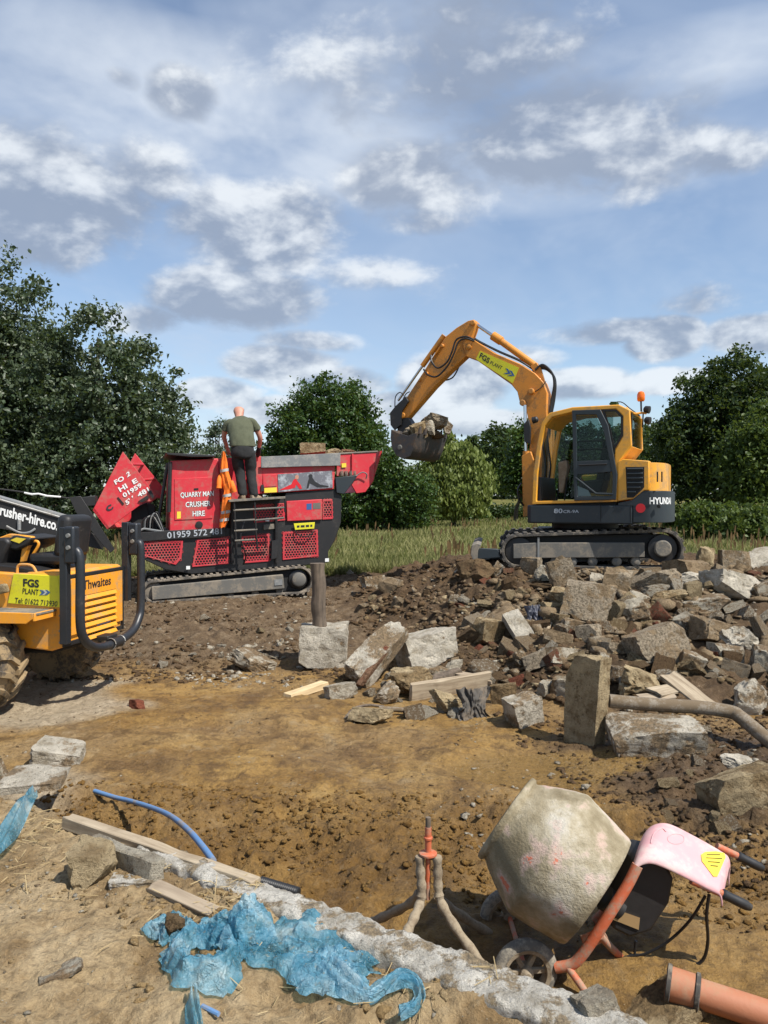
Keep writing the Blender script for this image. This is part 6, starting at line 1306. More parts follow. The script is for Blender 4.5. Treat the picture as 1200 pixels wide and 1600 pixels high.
def sheet_material():
    m, nt, N, L, b = nodes('blue_polythene'); o = _obj(N, L)
    v = N.new('ShaderNodeTexVoronoi'); v.feature = 'DISTANCE_TO_EDGE'; v.inputs['Scale'].default_value = 13; mp = N.new('ShaderNodeMapping'); mp.inputs['Scale'].default_value = (1, .5, 1.4); nz = _noise(N, L, o, 6, 5, .6)
    ad = N.new('ShaderNodeVectorMath'); ad.operation = 'ADD'; L.new(o, ad.inputs[0]); L.new(nz, ad.inputs[1]); L.new(ad.outputs[0], mp.inputs[0]); L.new(mp.outputs[0], v.inputs['Vector'])
    f1 = _noise(N, L, o, 7, 6, .6); f2 = _noise(N, L, o, 40, 5, .65)
    c = _ramp(N, L, f1, [(.34, (.05, .22, .32)), (.47, (.13, .38, .52)), (.57, (.29, .54, .67)), (.70, (.58, .72, .75))]); c = _mix(N, L, _ramp(N, L, f2, [(.58, (0, 0, 0)), (.72, (.7, .7, .7))]), c, (.42, .40, .30)); L.new(c, b.inputs['Base Color'])  # whitish end of the ramp paints glints into the film's colour
    b.inputs['Roughness'].default_value = .20; b.inputs['Specular IOR Level'].default_value = .9
    h = _math(N, L, 'ADD', _math(N, L, 'MULTIPLY', v.outputs['Distance'], 1.6), _math(N, L, 'ADD', f2, f1)); _bump(N, L, h, .8, .012, b)
    tr = N.new('ShaderNodeBsdfTranslucent'); L.new(c, tr.inputs[0]); tp = N.new('ShaderNodeBsdfTransparent'); tp.inputs[0].default_value = (.65, .85, .92, 1)
    m1 = N.new('ShaderNodeMixShader'); m1.inputs[0].default_value = .30; L.new(b.outputs[0], m1.inputs[1]); L.new(tr.outputs[0], m1.inputs[2]); m2 = N.new('ShaderNodeMixShader'); m2.inputs[0].default_value = .40; L.new(m1.outputs[0], m2.inputs[1]); L.new(tp.outputs[0], m2.inputs[2])
    L.new(m2.outputs[0], [n for n in N if n.type == 'OUTPUT_MATERIAL'][0].inputs[0]); return m
M['sheet'] = sheet_material()
def fold_patch(cx, cy, rx, ry, height, seed, hollow=0.0, rot=0.0, ridge=.35):
    """a crumpled piece of film: an uneven disc heaped on the ground, optionally hollow in the middle"""
    c = onb(cx, cy); nr, na = 34, 84; X = []; 
    for i in range(nr):
        for j in range(na): X.append(((.34 + .66 * i / (nr - 1)) if hollow else i / (nr - 1), 2 * math.pi * j / na))
    X = np.array(X); r = X[:, 0]; a = X[:, 1]; edge = 1 + .48 * fbm(np.cos(a) * 1.6, np.sin(a) * 1.6, o=3, seed=seed) + .07 * np.sin(a * 9 + seed)
    u = np.cos(a) * r * edge; v = np.sin(a) * r * edge; x = (u * math.cos(rot) - v * math.sin(rot)) * rx + c.x; y = (u * math.sin(rot) + v * math.cos(rot)) * ry + c.y
    if hollow: pr = np.exp(-((r - .64) / .20) ** 2)
    else: pr = np.clip(1 - r ** 2.0, 0, 1) ** .75
    wp = fbm(u * 1.5, v * 1.5, o=2, seed=seed + 31)
    if hollow: rd = 1 - np.abs(fbm(np.cos(a) * 2.0 + wp, r * 9 + np.sin(a) * 2.0, o=3, seed=seed + 3, gain=.5)) * 2
    else: rd = 1 - np.abs(fbm(u * 1.5 + wp * 1.2, v * 5.0 + wp * 2.0, o=3, seed=seed + 3, gain=.5)) * 2
    lowf = fbm(u * 1.7, v * 1.7, o=2, seed=seed + 9)
    fine = 1 - np.abs(fbm(u * 4.5 + wp * 3, v * 11 + wp * 2, o=3, seed=seed + 51)) * 2
    z = np.maximum(H(x, y), H(x, y, detail=False) - .01) + .012 + height * np.clip(pr, 0, 1) * (1 + .5 * lowf) + ((.014 + .22 * height * ridge) * (rd - .4) + .006 * fine) * (1 - r ** 5)
    x = x + .012 * fbm(u * 6, v * 6, o=2, seed=seed + 21); y = y + .012 * fbm(u * 6, v * 6, o=2, seed=seed + 22)
    i = np.arange(nr * na).reshape(nr, na); q = np.stack([i[:-1], np.roll(i[:-1], -1, 1), np.roll(i[1:], -1, 1), i[1:]], -1).reshape(-1)
    return np_mesh('f', np.stack([x, y, z], 1), q, 4)
def strip_mesh(pts, widths, seed, lift=.03):
    P = smooth_path([onb(a, b, c) for (a, b, c) in pts], 8); n = len(P); ws = np.interp(np.linspace(0, 1, n), np.linspace(0, 1, len(widths)), widths); m = 15; V = []
    for i, p in enumerate(P):
        t = (P[min(i + 1, n - 1)] - P[max(i - 1, 0)]).normalized(); s = t.cross(Vector((0, 0, 1))).normalized()
        for k in range(m):
            g = k / (m - 1) * 2 - 1; z = .020 * math.sin(g * 7 + i * .25 + seed) * (1 - .3 * abs(g)) + lift * (1 - g * g); q = p + s * (g * ws[i] / 2); V.append((q.x, q.y, q.z + z + .004))
    i = np.arange(n * m).reshape(n, m); q = np.stack([i[:-1, :-1], i[:-1, 1:], i[1:, 1:], i[1:, :-1]], -1).reshape(-1); return np_mesh('s', np.array(V), q, 4)
def finish(me, name, parent): 
    me.name = name; o = link(name, me, 'sheet', parent, Frame((0, 0, 0)), angle=0); me.polygons.foreach_set('use_smooth', [True] * len(me.polygons)); return o
def sheeting():
    t = thing('plastic_sheeting', 'crumpled blue polythene sheeting heaped on the sandy bank', 'plastic sheet', Frame(gnd(420, 1510)))
    finish(fold_patch(385, 1466, .10, .11, .105, 3, ridge=.2), 'puffed_fold', t); finish(fold_patch(318, 1506, .175, .17, .055, 5, hollow=1, rot=-.2, ridge=.4), 'rolled_fold', t); finish(fold_patch(470, 1486, .19, .21, .028, 9, rot=-.5, ridge=.9), 'spread_fold', t)
    finish(fold_patch(522, 1520, .15, .12, .024, 14, rot=-.8, ridge=.9), 'spread_fold', t); finish(fold_patch(268, 1458, .085, .09, .032, 11, hollow=1, ridge=.3), 'rolled_fold', t); finish(fold_patch(345, 1466, .09, .08, .03, 19, ridge=.8), 'spread_fold', t)
    finish(strip_mesh([(520, 1505, .02), (548, 1540, .02), (575, 1562, .015), (600, 1548, .03), (625, 1532, .05), (648, 1540, .04), (656, 1562, .02), (646, 1580, .01), (624, 1588, .01)], [.10, .11, .07, .075, .06, .045, .04, .035, .02], 2, .018), 'torn_strip', t)
    o = finish(strip_mesh([(303, 1552, .03), (302, 1575, .02), (303, 1605, .01), (305, 1630, .01)], [.03, .05, .055, .05], 4, .02), 'plastic_scrap', None); tag(o, 'small pleated strip of blue polythene at the bottom edge', 'plastic scrap')
    o = finish(strip_mesh([(52, 1247, .05), (38, 1262, .06), (20, 1290, .06), (0, 1318, .05), (-30, 1350, .03)], [.05, .09, .10, .11, .12], 7, .05), 'plastic_roll', None); tag(o, 'rolled blue polythene sheet at the left edge below the slab', 'plastic sheet')
    o = MB().tube([onb(316, 1572, .012), onb(342, 1585, .012)], .008, 8).build('pipe_offcut', 'blue_pipe_m', None, None); tag(o, 'short blue pipe offcut beside the bottom plastic strip', 'pipe')
sheeting()

# ================================================================ BROKEN CONCRETE AND STONES
def rock_verts(n, rng, blocky=.8, cuts=6, rough=.05):
    """a block broken off by random planes, its faces then roughened: crisp arrises with chips"""
    bm = bmesh.new(); bmesh.ops.create_cube(bm, size=2)
    for v in bm.verts: v.co += Vector(rng.normal(0, .16 * (1.35 - blocky), 3))
    for _ in range(cuts + (3 if blocky > .5 else 8)):
        nn = rng.normal(size=3); nn /= np.linalg.norm(nn); dist = rng.uniform(.62, .93) * np.abs(nn).sum() if blocky > .5 else rng.uniform(.70, 1.02)
        bmesh.ops.bisect_plane(bm, geom=bm.verts[:] + bm.edges[:] + bm.faces[:], plane_co=Vector(nn) * dist, plane_no=Vector(nn), clear_outer=True)
        ed = [e for e in bm.edges if e.is_boundary]
        if ed: bmesh.ops.contextual_create(bm, geom=ed)
    bmesh.ops.remove_doubles(bm, verts=bm.verts[:], dist=.03); bmesh.ops.triangulate(bm, faces=bm.faces[:])
    for _ in range(4 if n >= 14 else 3 if n >= 9 else 2):                      # split the long edges so that the faces can be roughened
        lim = 2.4 / max(n, 5); le = [e for e in bm.edges if e.calc_length() > lim]
        if not le: break
        bmesh.ops.subdivide_edges(bm, edges=le, cuts=1, use_grid_fill=False); bmesh.ops.triangulate(bm, faces=[f for f in bm.faces if len(f.verts) > 3])
    bmesh.ops.recalc_face_normals(bm, faces=bm.faces[:]); bm.verts.ensure_lookup_table()
    p = np.array([v.co[:] for v in bm.verts]); F_ = np.array([[v.index for v in f.verts] for f in bm.faces]); bm.free(); o = rng.uniform(0, 50, 3); k = int(o[0])
    d = np.stack([fbm(p[:, 0] * 1.6 + o[j], p[:, 1] * 1.6 + o[(j + 1) % 3], p[:, 2] * 1.6 + o[(j + 2) % 3], o=4, seed=k + j, gain=.62) for j in range(3)], 1)
    chip = np.clip(fbm(p[:, 0] * 3.3 + o[1], p[:, 1] * 3.3 + o[2], p[:, 2] * 3.3 + o[0], o=3, seed=k + 7), 0, 1)
    p = p + d * rough * 1.5 - p * (chip * rough * 2.2)[:, None]
    return p, F_
ROCKN = [0]
def rock(name, label, cat, c, half, rot, mat, seed, n=9, blocky=.8, cuts=5, rough=.05, group=None):
    rng = np.random.default_rng(seed); p, F_ = rock_verts(n, rng, blocky, cuts, rough); p = p * np.array(half)
    me = np_mesh(name, p, F_.reshape(-1), 3); fr = Frame((0, 0, 0)); fr.m = Matrix.Translation(Vector(c)) @ Euler(rot).to_matrix().to_4x4()
    o = link(name, me, mat, None, fr, angle=24); return tag(o, label, cat, group)
def rock_px(x0, y0, x1, y1, mat, label, seed, kind='block', name='concrete_lump', cat='rubble', group=None, Y=None, rot=None, deep=.75, n=10, sink=.12):
    cx = (x0 + x1) / 2
    if Y is None:
        g = gnd(cx, y1 - (y1 - y0) * .12); Y = g.y
    w = (x1 - x0) / pxm(Y); app = (y1 - y0) / pxm(Y); dep = w * deep; phi = math.atan2(CAMZ - .4, Y); h = max(app * .35, (app - dep * math.sin(phi)) / math.cos(phi))
    c = at(cx, (y0 + y1) / 2, Y + dep * .35); rng = random.Random(seed); r = rot if rot is not None else (rng.uniform(-.3, .3), rng.uniform(-.35, .35), rng.uniform(-.7, .7))
    k = 1.12
    return rock(name, label, cat, c, (w / 2 * k, dep / 2 * k, h / 2 * k * 1.05), r, mat, seed, n, *{'block': (.85, 4, .055), 'lump': (.45, 9, .11), 'slab': (.92, 3, .045)}[kind], group=group)
# --- the timber post standing in its lump of concrete
def post_in_footing():
    g = gnd(500, 1043); t = thing('fence_post', 'stub of a dark timber post set in a concrete block', 'post', Frame(g)); Y = g.y + .1
    rng = np.random.default_rng(5); p, F_ = rock_verts(20, rng, .85, 3, .05); w = 82 / pxm(Y); c = at(501, 1012, Y + .12); p = p * np.array((w / 2 * 1.08, w * .42, .31))
    me = np_mesh('footing', p, F_.reshape(-1), 3); fr = Frame(c, 6); link('footing', me, 'con_clean', t, fr, angle=26)
    a = at(499, 990, Y + .12); b = at(497, 880, Y + .12); path = [a + (b - a) * (i / 9) + Vector((.008 * math.sin(i * 1.3), 0, 0)) for i in range(10)]
    mb = MB().tube(path, [.092 + .006 * math.sin(i * 2.2) for i in range(10)], 20); V = np.array(mb.v); k = 1 + .10 * fbm(V[:, 0] * 26, V[:, 1] * 26, V[:, 2] * 3, o=3, seed=4); cx, cy = a.x, a.y
    V[:, 0] = cx + (V[:, 0] - cx) * k; V[:, 1] = cy + (V[:, 1] - cy) * k; mb.v = V.tolist(); mb.build('post', 'post', t, Frame((0, 0, 0)), angle=50)
post_in_footing()
# --- the pieces one can tell apart: pixel box in the photograph, material, label
B, G_, W, T = 'con_brown', 'con_grey', 'con_white', 'con_tan'
PIECES = [
 (627, 990, 702, 1052, 'con_clean', 'square pale concrete block behind the timber pile', 'block'), (608, 1043, 674, 1090, T, 'rough stone leaning against the square concrete block', 'lump'), (583, 1072, 628, 1100, 'con_clean', 'small white stone in front of the leaning slab', 'lump'),
 (510, 1067, 551, 1093, W, 'small pale block at the foot of the leaning slab', 'block'), (551, 1103, 603, 1131, T, 'flat muddy stone beside the thin metal pole', 'slab'), (672, 1078, 738, 1118, T, 'brown stone under the weathered board', 'lump'),
 (768, 1068, 803, 1108, T, 'brown stone right of the dark cloth', 'block'), (795, 1084, 842, 1141, 'con_clean', 'upright slab with a white broken edge near the puddle', 'slab'), (843, 1065, 863, 1092, G_, 'smaller of two stub stones left of the standing slab', 'block'), (862, 1060, 884, 1093, W, 'pale stub stone just left of the standing slab', 'block'),
 (367, 1021, 421, 1049, W, 'pale rectangular lump left of the post footing', 'block'), (566, 902, 600, 930, W, 'pale cube by the edge of the meadow', 'block'), (598, 904, 628, 929, B, 'dark slab beside the pale cube near the meadow', 'slab'), (672, 1040, 702, 1062, W, 'white fragment tucked under the square block', 'lump'), (696, 1032, 722, 1052, W, 'white chip right of the square block', 'lump'),
 (1143, 1058, 1196, 1124, 'con_clean', 'pale wedge-shaped stone beside the bent pole', 'lump'), (1110, 1196, 1204, 1272, T, 'large tan stone block above the mixer handles', 'block'), (1128, 1176, 1184, 1206, 'con_clean', 'whitish stone resting behind the large tan block', 'lump'),
 (861, 876, 900, 925, B, 'tall brown block just below the middle of the excavator track', 'block'), (864, 921, 903, 945, T, 'flat tan-faced block under the tall brown block', 'slab'), (886, 910, 950, 974, B, 'large tilted brown slab left of the heap centre', 'block'), (742, 969, 782, 1006, T, 'small tan cube at the left foot of the heap', 'block'), (764, 952, 806, 981, B, 'brown block behind the small tan cube', 'block'),
 (846, 941, 877, 965, T, 'tan block right of the dark plastic rag', 'block'), (874, 967, 909, 991, W, 'pale-topped block below the large tilted slab', 'block'), (905, 977, 938, 1009, B, 'brown cube right of the pale-topped block', 'block'), (851, 985, 894, 1013, B, 'brown stone below the dark plastic rag', 'block'), (848, 1011, 898, 1041, W, 'long pale fragment above the standing slab', 'slab'), (818, 1021, 851, 1044, B, 'square-faced brown block left of the standing slab', 'block'), (804, 1017, 820, 1042, W, 'white sliver beside the square-faced brown block', 'lump'),
 (716, 874, 771, 916, 'clod', 'big dark clod at the left end of the excavator blade', 'lump'), (767, 876, 785, 905, 'con_clean', 'white stone beside the big dark clod', 'lump'), (813, 871, 842, 903, B, 'brown stone under the front of the excavator track', 'block'), (833, 882, 864, 911, G_, 'grey rough stone under the front of the track', 'lump'), (838, 864, 867, 885, T, 'tan stone touching the excavator track plate', 'lump'), (920, 896, 957, 917, W, 'pale boulder under the middle of the track', 'lump'),
 (944, 890, 981, 935, B, 'dark brown block below the track rollers', 'block'), (988, 893, 1051, 925, B, 'wide brown block with pale top under the track', 'block'), (1046, 874, 1104, 907, B, 'brown slab under the rear sprocket', 'slab'), (1088, 852, 1115, 892, T, 'tall pale stone standing up against the meadow', 'lump'), (1057, 891, 1094, 915, 'con_clean', 'pale boulder below the rear sprocket', 'lump'), (1107, 896, 1176, 938, 'con_clean', 'largest white block at the right top of the heap', 'block'),
 (1128, 862, 1164, 905, B, 'dark slab standing on edge behind the white block', 'slab'), (1165, 864, 1212, 898, 'con_clean', 'pale layered chunk on the right skyline of the heap', 'block'), (1179, 908, 1220, 938, G_, 'grey block right of the largest white block', 'block'), (1065, 930, 1130, 956, G_, 'thin grey slab lying in the soil below the white block', 'slab'), (980, 925, 1017, 944, W, 'small pale stone below the wide brown block', 'lump'), (1015, 921, 1063, 950, T, 'tan lump in the middle of the heap', 'lump'),
 (958, 938, 1018, 981, G_, 'knobbly grey mass above the largest brown block', 'lump'), (1049, 955, 1089, 987, G_, 'rounded grey boulder in the heap centre', 'lump'), (1086, 967, 1137, 1007, B, 'dark brown block right of the rounded boulder', 'block'), (981, 982, 1059, 1046, B, 'largest flat-faced brown block in the heap', 'block'), (938, 1003, 979, 1028, B, 'brown wedge left of the largest brown block', 'slab'), (1130, 980, 1185, 1020, 'con_clean', 'big whitish lump at the right of the heap', 'lump'),
 (1112, 1006, 1152, 1037, G_, 'grey slab piece below the big whitish lump', 'slab'), (1179, 1012, 1216, 1052, G_, 'grey stone cut by the right edge of the heap', 'block'), (1060, 1019, 1096, 1053, W, 'white sliver right of the largest brown block', 'slab'), (1112, 1025, 1141, 1043, T, 'small tan stone in soil below the grey slab', 'lump'), (1162, 954, 1185, 976, W, 'little white stone near the right edge of the heap', 'lump'), (968, 1040, 1034, 1088, T, 'tan stone behind the pale boards', 'lump'), (930, 1018, 955, 1048, W, 'pale rubble peeping over the standing slab', 'lump'),
 (60, 1160, 126, 1197, 'con_clean', 'rough white concrete lump behind the square slab', 'slab'), (973, 1553, 1083, 1622, T, 'broad tan stone at the bottom edge by the drain pipe', 'block'), (906, 1552, 960, 1612, G_, 'grey stone between the footing and the tan stone', 'block'), (178, 1362, 241, 1391, 'rubble_edge', 'speckled white concrete chip on the bank', 'slab'), (66, 1505, 124, 1532, G_, 'flat grey stone lying in the sand at lower left', 'slab'), (-25, 1190, 6, 1230, W, 'pale stone cut by the left edge', 'block'),
 (204, 1093, 224, 1109, 'brick', 'single dark red brick on the clay', 'slab'),
]
for i, (x0, y0, x1, y1, mat, lab, kind) in enumerate(PIECES):
    rock_px(x0, y0, x1, y1, mat, lab, 400 + i, kind, n=15 if (x1 - x0) > 45 else 11, group='broken concrete pieces' if y1 < 1060 else None)
def rock_on_bank(px, py, w, h, mat, lab, seed, name='stone', kind=(.4, 9, .09)):
    p = onb(px, py); p.z = hz1(p.x, p.y); rock(name, lab, 'stone', p + Vector((0, 0, h * .38)), (w / 2, w * .42, h / 2), (.1, -.1, .3), mat, seed, 13, *kind)
rock_on_bank(146, 1372, .23, .20, 'con_tan', 'knobbly tan boulder in front of the concrete lintel', 901); rock_on_bank(270, 1466, .085, .09, 'clod', 'lump of yellow clay inside the small blue roll', 902); rock_on_bank(514, 1398, .05, .04, 'con_tan', 'little tan stone by the ribbed hose', 903)
# leaning slab, standing slab, half-round slab
def big(name, label, p0, p1, w, h, mat, seed, roll=0, n=18, rough=.03, cat='concrete', blocky=.95, cuts=3):
    p0 = Vector(p0); p1 = Vector(p1); d = (p1 - p0); L_ = d.length; d.normalize(); s = d.cross(Vector((0, 0, 1)));
    s = Vector((0, 1, 0)) if s.length < .05 else s.normalized(); u = s.cross(d); q = Quaternion(d, R(roll)); s = q @ s; u = q @ u
    rng = np.random.default_rng(seed); p, F_ = rock_verts(n, rng, blocky, cuts, rough); p = p * np.array((L_ / 2 * 1.06, w / 2 * 1.06, h / 2 * 1.06))
    me = np_mesh(name, p, F_.reshape(-1), 3); fr = Frame((0, 0, 0)); m = Matrix((d, s, u)).transposed().to_4x4(); m.translation = (p0 + p1) / 2; fr.m = m
    return tag(link(name, me, mat, None, fr, angle=32), label, cat)
Yc = gnd(560, 1070).y
big('leaning_slab', 'long broken slab leaning diagonally, its underside stained with rust', at(556, 1058, Yc + .05), at(618, 985, Yc + .55), .34, .22, 'con_clean', 21, 20, 22, .05)
big('rusty_steel', 'rusty steel strip along the underside of the leaning slab', at(562, 1068, Yc - .10), at(606, 1012, Yc + .22), .07, .05, 'brick', 22, 20, 8, .02, 'steel')
g = gnd(920, 1160); big('standing_slab', 'tall pale concrete slab standing upright at the edge of the puddle', g + Vector((0, .12, -.02)), at(921, 1028, g.y + .16), .17, 60 / pxm(g.y), 'con_tan', 23, 90, 22, .05, blocky=.95, cuts=1)
g = gnd(1018, 1176); c = at(1018, 1148, g.y + .18); rock('half_round_slab', 'thick whitish half-round slab lying below the grey pole', 'concrete', c, (68 / pxm(g.y), .24, .15), (.16, 0, -.10), 'con_clean', 24, 20, .7, 5, .03)
c = onb(55, 1216, -.24); rock('paving_slab', 'square tan paving slab propped at the left edge of the clay', 'slab', c, (.20, .17, .028), (.12, -.05, .12), 'con_clean', 25, 14, .98, 0, .012)
big('channel_piece', 'white broken channel section beside the dark plastic rag', at(797, 960, gnd(810, 1010).y + .4), at(826, 1005, gnd(810, 1010).y + .1), .22, .16, 'con_clean', 26, 30, 14, .06)
# poles and boards
def pole(name, label, pts, r, mat, cat='pole'):
    P = smooth_path([Vector(p) for p in pts], 6); o = MB().tube(P, r, 12).build(name, mat, None, None, angle=60); return tag(o, label, cat)
g = gnd(1018, 1176); M['pole_grey'] = paint('muddy_grey_pole', (.235, .20, .155), .75, (.13, .09, .05), .75, 9.0, bump=.4)
pole('grey_pole', 'thick muddy grey pole lying from the standing slab to the right edge', [at(952, 1095, g.y + .45), at(1020, 1101, g.y + .42), at(1090, 1105, g.y + .38), at(1140, 1112, g.y + .34), at(1156, 1120, g.y + .28), at(1185, 1144, g.y + .15), at(1230, 1182, g.y - .05)], .058, 'pole_grey')
g2 = gnd(640, 1112); pole('thin_pole', 'thin metal pole lying at the foot of the timber pile', [at(592, 1107, g2.y), at(640, 1110, g2.y), at(712, 1116, g2.y)], .026, 'pole_grey')
pole('root_branch', 'dark forked branch lying beside the flat stone', [at(535, 1128, g2.y - .1), at(552, 1108, g2.y), at(575, 1102, g2.y + .05), at(600, 1104, g2.y + .05)], .014, 'post', 'branch')
g3 = gnd(700, 1095)
beam('weathered_board', 'weathered board lying across the top of the timber pile', 'board', at(642, 1083, g3.y + .1), at(765, 1062, g3.y + .55), .06, .20, 'timber_grey', 10, noise=.008)
beam('broken_plank', 'dark splintered plank behind the weathered board', 'board', at(668, 1068, g3.y + .55), at(716, 1050, g3.y + .8), .14, .09, 'post', 0, noise=.02)
beam('broken_plank', 'short grey plank ending under the dark cloth', 'board', at(716, 1052, g3.y + .75), at(772, 1064, g3.y + .55), .12, .05, 'board_grey', 0, noise=.02)
g4 = gnd(478, 1090); beam('softwood_plank', 'clean yellow softwood plank lying on the clay', 'timber', at(449, 1089, g4.y), at(507, 1069, g4.y + .55), .12, .07, 'timber_pale', 0, noise=.003)
g5 = gnd(1060, 1092)
for (lab, a, b, w) in (('pale thin board slanting down towards the pole', (1044, 1054, .95), (1108, 1104, .45), .16), ('pale board lying flat under the slanting one', (1022, 1082, .65), (1070, 1072, .85), .16), ('thin grey board at the back of the flat boards', (1000, 1092, .62), (1052, 1086, .65), .14)):
    beam('thin_board', lab, 'board', at(a[0], a[1], g.y + a[2]), at(b[0], b[1], g.y + b[2]), w, .02, 'board_grey' if 'grey' in lab else 'timber_pale' if False else 'timber_grey', 12, 'thin boards behind the grey pole', noise=.004)
pole('bent_branch', 'pale bent branch sticking out of the heap by the dark rag', [at(826, 1018, gnd(830, 1012).y), at(842, 1000, gnd(830, 1012).y + .1), at(855, 984, gnd(830, 1012).y + .25), at(861, 974, gnd(830, 1012).y + .4)], .022, 'timber_grey', 'branch')
def cloth(name, label, cx, cy, w, h, mat, seed, cat='cloth', tilt=.9, Yo=0.0):
    g = gnd(cx, cy + h * .45); Y = g.y + Yo; n, m = 34, 30; a, b = np.meshgrid(np.linspace(-1, 1, m), np.linspace(0, 1, n)); a = a.ravel(); b = b.ravel()
    ww = w / pxm(Y) / 2 * (.75 + .35 * fbm(b * 2.5, b * 0 + seed, o=2, seed=seed)); hh = h / pxm(Y); c = at(cx, cy - h / 2, Y + .18)
    f = fbm(a * 3.2 + seed, b * 1.3, o=4, seed=seed, gain=.55); x = c.x + a * ww + .05 * f; z = c.z - b * hh * (1 + .06 * np.sin(a * 5 + seed)) + .02 * f; y = c.y - b * hh * (1 - tilt) * .9 - .10 * (1 - np.abs(f) * 2) - .1 * b
    i = np.arange(n * m).reshape(n, m); q = np.stack([i[:-1, :-1], i[:-1, 1:], i[1:, 1:], i[1:, :-1]], -1).reshape(-1); me = np_mesh(name, np.stack([x, y, z], 1), q, 4); o = link(name, me, mat, angle=0); me.polygons.foreach_set('use_smooth', [True] * len(me.polygons)); return tag(o, label, cat)
M['cloth_dark'] = paint('dirty_dark_cloth', (.060, .056, .050), .8, (.18, .14, .10), .5, 7.0, bump=.5); M['cloth_tan'] = paint('dirty_tan_cloth', (.26, .215, .165), .9, (.16, .12, .085), .5, 7.0, bump=.5); M['rag_blue'] = paint('blue_black_film', (.045, .050, .075), .38, (.20, .19, .19), .4, 9.0, bump=.5)
cloth('dark_cloth', 'crumpled dark cloth hanging off the end of the timber pile', 738, 1100, 58, 52, 'cloth_dark', 3); cloth('tan_cloth', 'dirty tan cloth draped over the timber pile', 745, 1058, 70, 34, 'cloth_tan', 8, tilt=.5, Yo=.45); cloth('plastic_rag', 'dark blue-black plastic rag caught in the heap', 833, 963, 36, 36, 'rag_blue', 5, 'plastic scrap')
# stones in the bucket and in the hopper
def load(px, py, w, h, y, mat, lab, seed, F=UPF, k=(.5, 8, .07), rot=(0, 0, .3)):
    c = F.m @ F.p(px, py, y); s = F.sc(px, py, 1.0, y); rock('concrete_lump', lab, 'rubble', c, (w * s / 2, w * s / 2.4, h * s / 2), rot, mat, seed, 11, *k)
load(679, 657, 44, 24, 1.25, 'con_brown', 'long dark lump on top of the loaded bucket', 801, rot=(.1, .1, .3)); load(655, 673, 26, 24, .95, 'con_tan', 'tan lump at the near side of the bucket', 802, k=(.9, 4, .04), rot=(.2, -.4, .4)); load(672, 668, 16, 24, 1.05, 'con_white', 'small pale lump below the long dark one in the bucket', 803); load(699, 668, 18, 24, 1.6, 'con_white', 'pale lump beside the far bucket teeth', 804); load(640, 676, 24, 18, 1.0, 'con_brown', 'brown lump against the back of the bucket', 805); load(668, 679, 50, 18, 1.3, 'clod', 'packed soil filling the bucket', 806)
load(489, 701, 38, 17, .5, 'con_tan', 'tan rectangular block riding in the crusher hopper', 811, CRF, (.95, 2, .02), (0, 0, .1)); load(520, 706, 30, 12, .7, 'con_tan', 'low lump beside the block in the crusher hopper', 812, CRF); load(545, 707, 26, 10, .8, 'brick', 'reddish lump at the right of the crusher hopper', 813, CRF)

# ---------------------------------------------------------------- many small lumps on the heap
def scatter():
    rng = np.random.default_rng(99); cnt = 0; protos = []
    for k in range(22):
        p, F_ = rock_verts(9, np.random.default_rng(1000 + k), .85 if k % 3 else .45, 4, .06); protos.append((p, F_))
    mats = ['con_brown', 'con_brown', 'con_brown', 'con_grey', 'con_grey', 'con_white', 'con_tan', 'con_tan', 'clod', 'clod', 'brick']; meshes = {}
    zones = [(215, lambda: (rng.uniform(730, 1230), rng.uniform(880, 1080)), (.045, .15), 'broken concrete lump half buried in the soil of the heap', 'small lumps on the rubble heap', 0),
             (30, lambda: (rng.uniform(1040, 1230), rng.uniform(1120, 1300)), (.03, .09), 'stone in the dark soil right of the half-round slab', 'stones in the soil patch on the right', 0),
             (28, lambda: (rng.uniform(215, 460), rng.uniform(965, 1052)), (.03, .08), 'rubble chip on the ground in front of the crusher', 'rubble chips in front of the crusher', 1),
             (18, lambda: (rng.uniform(520, 800), rng.uniform(1055, 1120)), (.03, .10), 'rubble chip around the timber pile', 'rubble chips round the timber pile', 1),
             (18, lambda: (rng.uniform(540, 760), rng.uniform(895, 1000)), (.04, .12), 'lump on the slope left of the heap', 'lumps left of the heap', 0)]
    for (num, f, (s0, s1), lab, grp, pale) in zones:
        for _ in range(num):
            px, py = f(); g = gnd(px, py)
            if lab.startswith('broken') and heapmask(np.array([g.x]), np.array([g.y]))[0] < .06: continue
            s = s0 + (s1 - s0) * rng.uniform(0, 1) ** 1.6; k = rng.integers(len(protos)); mt = (['con_white', 'con_white', 'con_grey', 'con_tan'][rng.integers(4)] if pale else mats[rng.integers(len(mats))])
            if (k, mt) not in meshes:
                me = np_mesh('rubble_lump', protos[k][0], protos[k][1].reshape(-1), 3); me.materials.append(M[mt]); me.polygons.foreach_set('use_smooth', [True] * len(me.polygons)); me.set_sharp_from_angle(angle=R(32)); meshes[(k, mt)] = me
            nm = 'rubble_lump' if lab.startswith('broken') else 'soil_stone' if lab.startswith('stone') else 'rubble_chip' if 'chip' in lab else 'earth_lump'; o = bpy.data.objects.new(nm, meshes[(k, mt)]); COL.objects.link(o); o.location = (g.x, g.y, g.z + s * .22); o.rotation_euler = tuple(rng.uniform(-3, 3, 3)); o.scale = (s * rng.uniform(.6, 1.5), s * rng.uniform(.6, 1.3), s * rng.uniform(.25, .85)); o.rotation_euler = tuple(rng.normal(0, .5, 2)) + (rng.uniform(-3, 3),)
            tag(o, {'con_brown': 'muddy brown ', 'con_grey': 'dull grey ', 'con_white': 'whitish ', 'con_tan': 'tan ', 'clod': 'dark earthy ', 'brick': 'reddish brick-like '}[mt] + lab, 'rubble', grp + {'con_brown': ', brown', 'con_grey': ', grey', 'con_white': ', white', 'con_tan': ', tan', 'clod': ', earthy', 'brick': ', red'}[mt]); cnt += 1
scatter()
